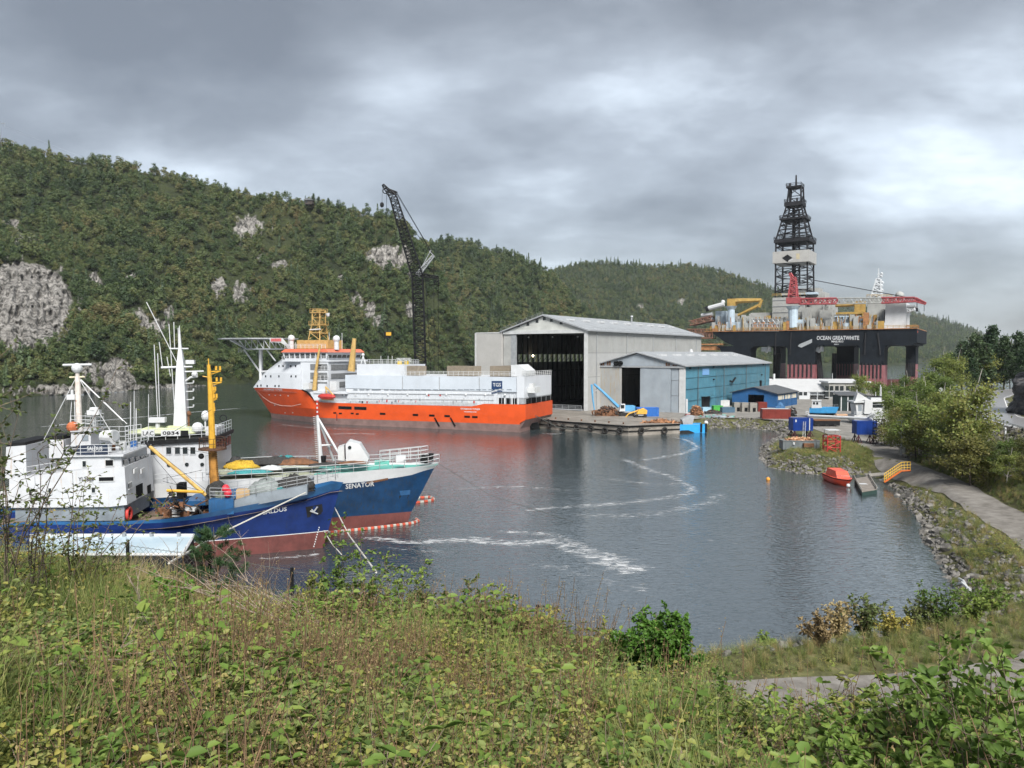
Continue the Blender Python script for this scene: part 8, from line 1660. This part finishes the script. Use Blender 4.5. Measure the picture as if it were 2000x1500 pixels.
# shrubs and saplings of the foreground and the shore
def shrub(name, label, px, py, D, h, w, nst, ml, ls, per=14, cat='shrub', up=1., twig=m_twig, fromk=1, grp=None, dense=.5, zoff=-.05, r0=.012):
    p = W.y(px, py, D); z = float(height(np.array([p.x]), np.array([p.y]))[0])+zoff
    if h is None: h = min(max(p.z-z, .3), 3.2)
    o = bpy.data.objects.new(name, None); COL.objects.link(o); o.location = (p.x, p.y, z); tag(o, label, cat, grp); st, c, d = [], [], []
    for i in range(nst):
        a = rng.random()*6.28; L_ = h*rng.uniform(.7, 1.08); q = curve((rng.normal()*.04, rng.normal()*.04, 0), (math.cos(a)*w/h*rng.random()**.5, math.sin(a)*w/h*rng.random()**.5, up), L_, .10, 8); st.append((q, 1)); q = np.array(q)
        for j in range(fromk+1, 9):
            for b in range(2):
                e = rng.normal(0, 1, 3)*[1, 1, .5]+[0, 0, .4]; s = np.array(curve(q[j], e, h*.17*rng.uniform(.5, 1.2), .25, 3)); st.append((s, .35)); k = max(1, int(per/2)); t = rng.random(k); bi = np.minimum((t*3).astype(int), 2); pos = s[bi]+(s[bi+1]-s[bi])*(t*3-bi)[:, None]; c.append(pos); dd = rng.normal(0, 1, (k, 3))*[1, 1, .6]+(s[-1]-s[0])/(np.linalg.norm(s[-1]-s[0])+1e-6)*.8; d.append(dd)
    c = np.concatenate(c); d = np.concatenate(d); n = len(c); v, f = leaf6(c, d, rng.normal(0, dense, (n, 3))+[0, 0, 1], ls*rng.uniform(.7, 1.25, n), ls*.62*rng.uniform(.8, 1.2, n)); nmesh('leaves', v, f, ml, o); sv, sf = stems(st, r0, r0*.25); nmesh('stems', sv, sf, twig, o); return o
shrub('bright_bush', 'dense bright green bush at the right end of the fence', 1287, 1212, 10.8, None, .40, 60, mv_bright, .06, 56, up=1.0, fromk=2)
shrub('alder_shrub', 'dark leafy shrub in front of the blue trawler, left side', 150, 935, 10.2, None, .42, 10, mv_alder, .05, 14, fromk=2)
shrub('alder_shrub', 'twiggy shrub with sparse leaves at the far left', 55, 900, 8.2, None, .8, 8, mv_alder, .045, 5, fromk=2, twig=m_bark)
shrub('alder_shrub', 'tall leafy shrub filling the left picture edge', -12, 690, 8.0, None, .42, 10, mv_alder, .055, 18, fromk=3)
shrub('alder_shrub', 'yellow-green shrub left of the fence', 85, 1000, 9.4, None, .5, 10, mv_yel, .05, 8)
SAP = ((690, 1042, 12.6, None, .22, 5, 'leafy sapling rising before the trawler bows'), (640, 1100, 12.4, None, .2, 4, 'short leafy sapling left of the tallest one'), (735, 1080, 12.5, None, .2, 4, 'leafy sapling right of the tallest one'), (778, 1072, 12.6, None, .3, 5, 'sapling group against the dark water'), (592, 1122, 12.2, None, .2, 4, 'yellowish sapling beside the fence post'), (912, 1138, 12.2, None, .32, 8, 'dark green bush at the middle of the fence'), (958, 1162, 12, None, .25, 5, 'dense dark sapling right of the middle bush'), (990, 1150, 12, None, .2, 4, 'thin sapling near the middle fence post'), (1030, 1180, 11.8, None, .2, 4, 'small sapling left of the middle fence post'), (850, 1150, 12.2, None, .5, 7, 'brownish bush left of the dark green bush'), (1180, 1228, 11.5, None, .25, 5, 'low sapling left of the bright bush'), (270, 1155, 11, None, .35, 7, 'broad-leaved plant below the fence, left'), (320, 1130, 10, None, .45, 10, 'green leafy plant in the middle of the left slope'))
for i, (a, b, D, h, w, n, l) in enumerate(SAP): shrub('sapling', l, a, b, D, h, w, n, (mv_oak, mv_bright, mv_yel, mv_alder)[(0, 0, 0, 0, 2, 3, 1, 0, 2, 3, 2, 1, 1)[i]], .066, 18, 'sapling', fromk=2, grp='saplings along the fence')
OAK = ((1850, 1262, 6.2, None, .5, 9, .075, 'large oak sapling in the lower right'), (1960, 1270, 5.2, None, .5, 8, .08, 'oak sapling at the right picture edge'), (1610, 1395, 5.2, None, .5, 8, .07, 'oak seedling patch at the bottom right'), (1720, 1400, 4.8, None, .4, 7, .07, 'oak seedling between the two oak saplings'), (1400, 1335, 7.0, None, .3, 5, .05, 'thin leafy stems above the gravel path'), (1990, 1330, 4.6, None, .4, 6, .08, 'oak branch cut by the right picture edge'), (1550, 1385, 6.2, None, .4, 7, .05, 'leafy seedlings hiding the near path edge'), (1770, 1345, 6.4, None, .35, 6, .06, 'oak shoots in front of the gravel path'), (1450, 1370, 6.6, None, .35, 6, .05, 'leafy shoots at the left end of the path'), (1685, 1335, 6.0, None, .2, 3, .06, 'yellow-green seedling before the gravel path'))
for i, (a, b, D, h, w, n, ls, l) in enumerate(OAK): shrub('oak_sapling', l, a, b, D, h, w, n, mv_oak if i < 8 else mv_yel, ls, 14, 'sapling', fromk=1, grp='oak saplings lower right')
SHB = ((1690, 1200, 52, 2.8, 1.3, 'grey-green willow bush on the near shore'), (1840, 1188, 54, 3.2, 2.0, 'largest willow bush on the near shore'), (1795, 1215, 54, 2.2, 1.6, 'lower willow bush left of the largest one'), (1498, 1243, 56.5, 1.6, .8, 'small lone bush at the waterline'), (1600, 1255, 50, 1.9, 2.0, 'brown withered bramble bush above the path'), (1638, 1222, 52, 2.6, .9, 'straw-coloured bush beside the withered bramble'), (1930, 1160, 57, 2.6, 1.8, 'bush on the bank at the right edge'), (1900, 1222, 54, 2.2, 1.5, 'bush between the shore rocks and the path'), (1740, 1240, 52, 1.7, 1.4, 'low yellowish bush by the path'))
for i, (a, b, D, h, w, l) in enumerate(SHB): shrub('shore_bush', l, a, b, D, h, w, 16, (mv_alder, mv_oak, mv_alder, mv_oak, mv_brown, mv_straw, mv_oak, mv_oak, mv_yel)[i], .22, 12, 'bush', fromk=0, grp='bushes on the near shore', r0=.03)
def pine_sapling():
    p = W.y(420, 1120, 12.5); z = zt(p.x, p.y)-.05; o = bpy.data.objects.new('pine_sapling', None); COL.objects.link(o); o.location = (p.x, p.y, z); tag(o, 'young pine with soft needle tufts before the pale barge', 'tree'); st = [(curve((0, 0, 0), (.05, 0, 1), 1.55, .05, 7), 1)]; tr = np.array(st[0][0]); V = []
    for i in range(40):
        t = rng.uniform(.3, 1); b = tr[min(6, int(t*7))]; a = rng.random()*6.28; q = np.array(curve(b, (math.cos(a), math.sin(a), .55), .75*(1.15-t)+.12, .15, 4)); st.append((q, .4))
        for j in (2, 3, 4):
            k = 70; d = rng.normal(0, 1, (k, 3))+(q[4]-q[3])/np.linalg.norm(q[4]-q[3])*1.1; V.append(leaf6(q[j]+rng.normal(0, .015, (k, 3)), d, rng.normal(0, 1, (k, 3)), rng.uniform(.05, .09, k), np.full(k, .0045), .1))
    v, f = merge(V); nmesh('needles', v, f, mv_pine, o); sv, sf = stems(st, .02, .006); nmesh('stems', sv, sf, m_twig, o)
pine_sapling()
def dead_branch(label, px, py, D, ang, L_, n, th=.012, m=None, el=.25):
    p = W.y(px, py, D); z = zt(p.x, p.y)+.22; o = bpy.data.objects.new('dead_branch', None); COL.objects.link(o); o.location = (p.x, p.y, z); tag(o, label, 'branch', 'dead branches in the undergrowth'); q = curve((0, 0, 0), (math.cos(ang), .15*math.sin(ang*3), el), L_, .08, 10); st = [(q, 1)]; q = np.array(q)
    for i in range(n):
        b = q[rng.integers(2, 10)]; e = np.array([math.cos(ang)+rng.normal()*.4, rng.normal()*.4, el+.25+rng.normal()*.35]); s = curve(b, e, L_*rng.uniform(.2, .55), .12, 6); st.append((s, .55)); s = np.array(s)
        for k in range(3): st.append((curve(s[rng.integers(2, 6)], e+rng.normal(0, .6, 3), L_*rng.uniform(.08, .22), .15, 4), .3))
    v, f = stems(st, th, th*.35); nmesh('twigs', v, f, m or m_dead, o)
m_dead = mat('pale_dead_wood', (.36, .29, .23), .85, .25, 8)
dead_branch('pale fallen branch spreading left of the saplings', 760, 1265, 9.2, 3.0, 2.6, 14, .014); dead_branch('fan of pale dead twigs below the young pine', 700, 1230, 9.8, 2.7, 2.0, 12, .011, None, .5); dead_branch('grey dead branch lying in the lower right', 1560, 1440, 5.0, 3.1, .8, 6, .011); dead_branch('pale dead twigs standing at the left slope', 290, 1215, 7.8, 1.9, .8, 5, .008, None, 1.2); dead_branch('dark bare twigs over the gravel path', 1500, 1400, 7.0, .8, .9, 12, .006, m_bark, .6); dead_branch('dark bare twigs right of the path', 1640, 1420, 6.0, 2.4, .9, 12, .006, m_bark, .5); dead_branch('bare twigs rising behind the bright bush', 1270, 1275, 11.5, 1.6, 1.0, 7, .005, m_bark, 2.2); dead_branch('pale broken branch at the far left', 30, 1330, 5.4, .6, .8, 5, .01)
def tall_stem():
    p = W.y(560, 1440, 4.2); z = zt(p.x, p.y)-.02; o = bpy.data.objects.new('leaning_stem', None); COL.objects.link(o); o.location = (p.x, p.y, z); tag(o, 'leaning dark stem with a few large leaves, lower left', 'sapling'); b = W.y(275, 1195, 4.4)-Vector((p.x, p.y, z)); q = np.array([np.array(b)*t+np.array([0, 0, -.06*math.sin(t*3.1)]) for t in np.linspace(0, 1, 9)]); v, f = stems([(q, 1)], .008, .003); nmesh('stem', v, f, m_bark, o); k = 18; i = rng.integers(3, 9, k); v, f = leaf6(q[i], rng.normal(0, 1, (k, 3)), rng.normal(0, .4, (k, 3))+[0, -.5, 1], rng.uniform(.06, .1, k), rng.uniform(.05, .08, k)); nmesh('leaves', v, f, mv_oak, o)
tall_stem()
# fence
def fence():
    px = [(-60, 12.6), (250, 12.9), (410, 12.9), (570, 12.8), (820, 12.7), (1050, 12.5), (1218, 12.2)]; P = [Vector((W.y(a, 1100, d).x, d, 0)) for a, d in px]
    for p in P: p.z = zt(p.x, p.y)-.05
    fr = Fr(P[0]); t = T('chain_link_fence', 'grey chain-link fence along the edge of the overgrown slope', 'fence', fr); H_ = 1.0
    for p in P: q = p-P[0]; MB().cyl(q-Vector((0, 0, .2)), q+Vector((0, 0, H_+.06)), .03, .03, 8).build('post', m_black, t)
    for a, b in zip(P[:-1], P[1:]):
        a, b = a-P[0], b-P[0]; L_ = (b-a).length; mb = MB(); n = int(L_/.085); d = (b-a)/n; k = int(H_/.085)
        for i in range(-k, n):
            for sg in (1, -1):
                s0, s1 = (i, i+k) if sg == 1 else (i+k, i); z0, z1 = 0., H_; c0, c1 = max(0, min(n, s0)), max(0, min(n, s1))
                if s1 == s0: continue
                f0, f1 = (c0-s0)/(s1-s0), (c1-s0)/(s1-s0)
                if f1-f0 < .02: continue
                mb.cyl(a+d*c0+Vector((0, 0, H_*f0+.02)), a+d*c1+Vector((0, 0, H_*f1+.02)), .0022, .0022, 3)
        mb.cyl(a+Vector((0, 0, H_)), b+Vector((0, 0, H_)), .004, .004, 4); tag(mb.build('wire_mesh', m_wire, t), kind='stuff')
m_wire = mat('dull_wire', (.09, .10, .10), .5, .2, 3)
fence()
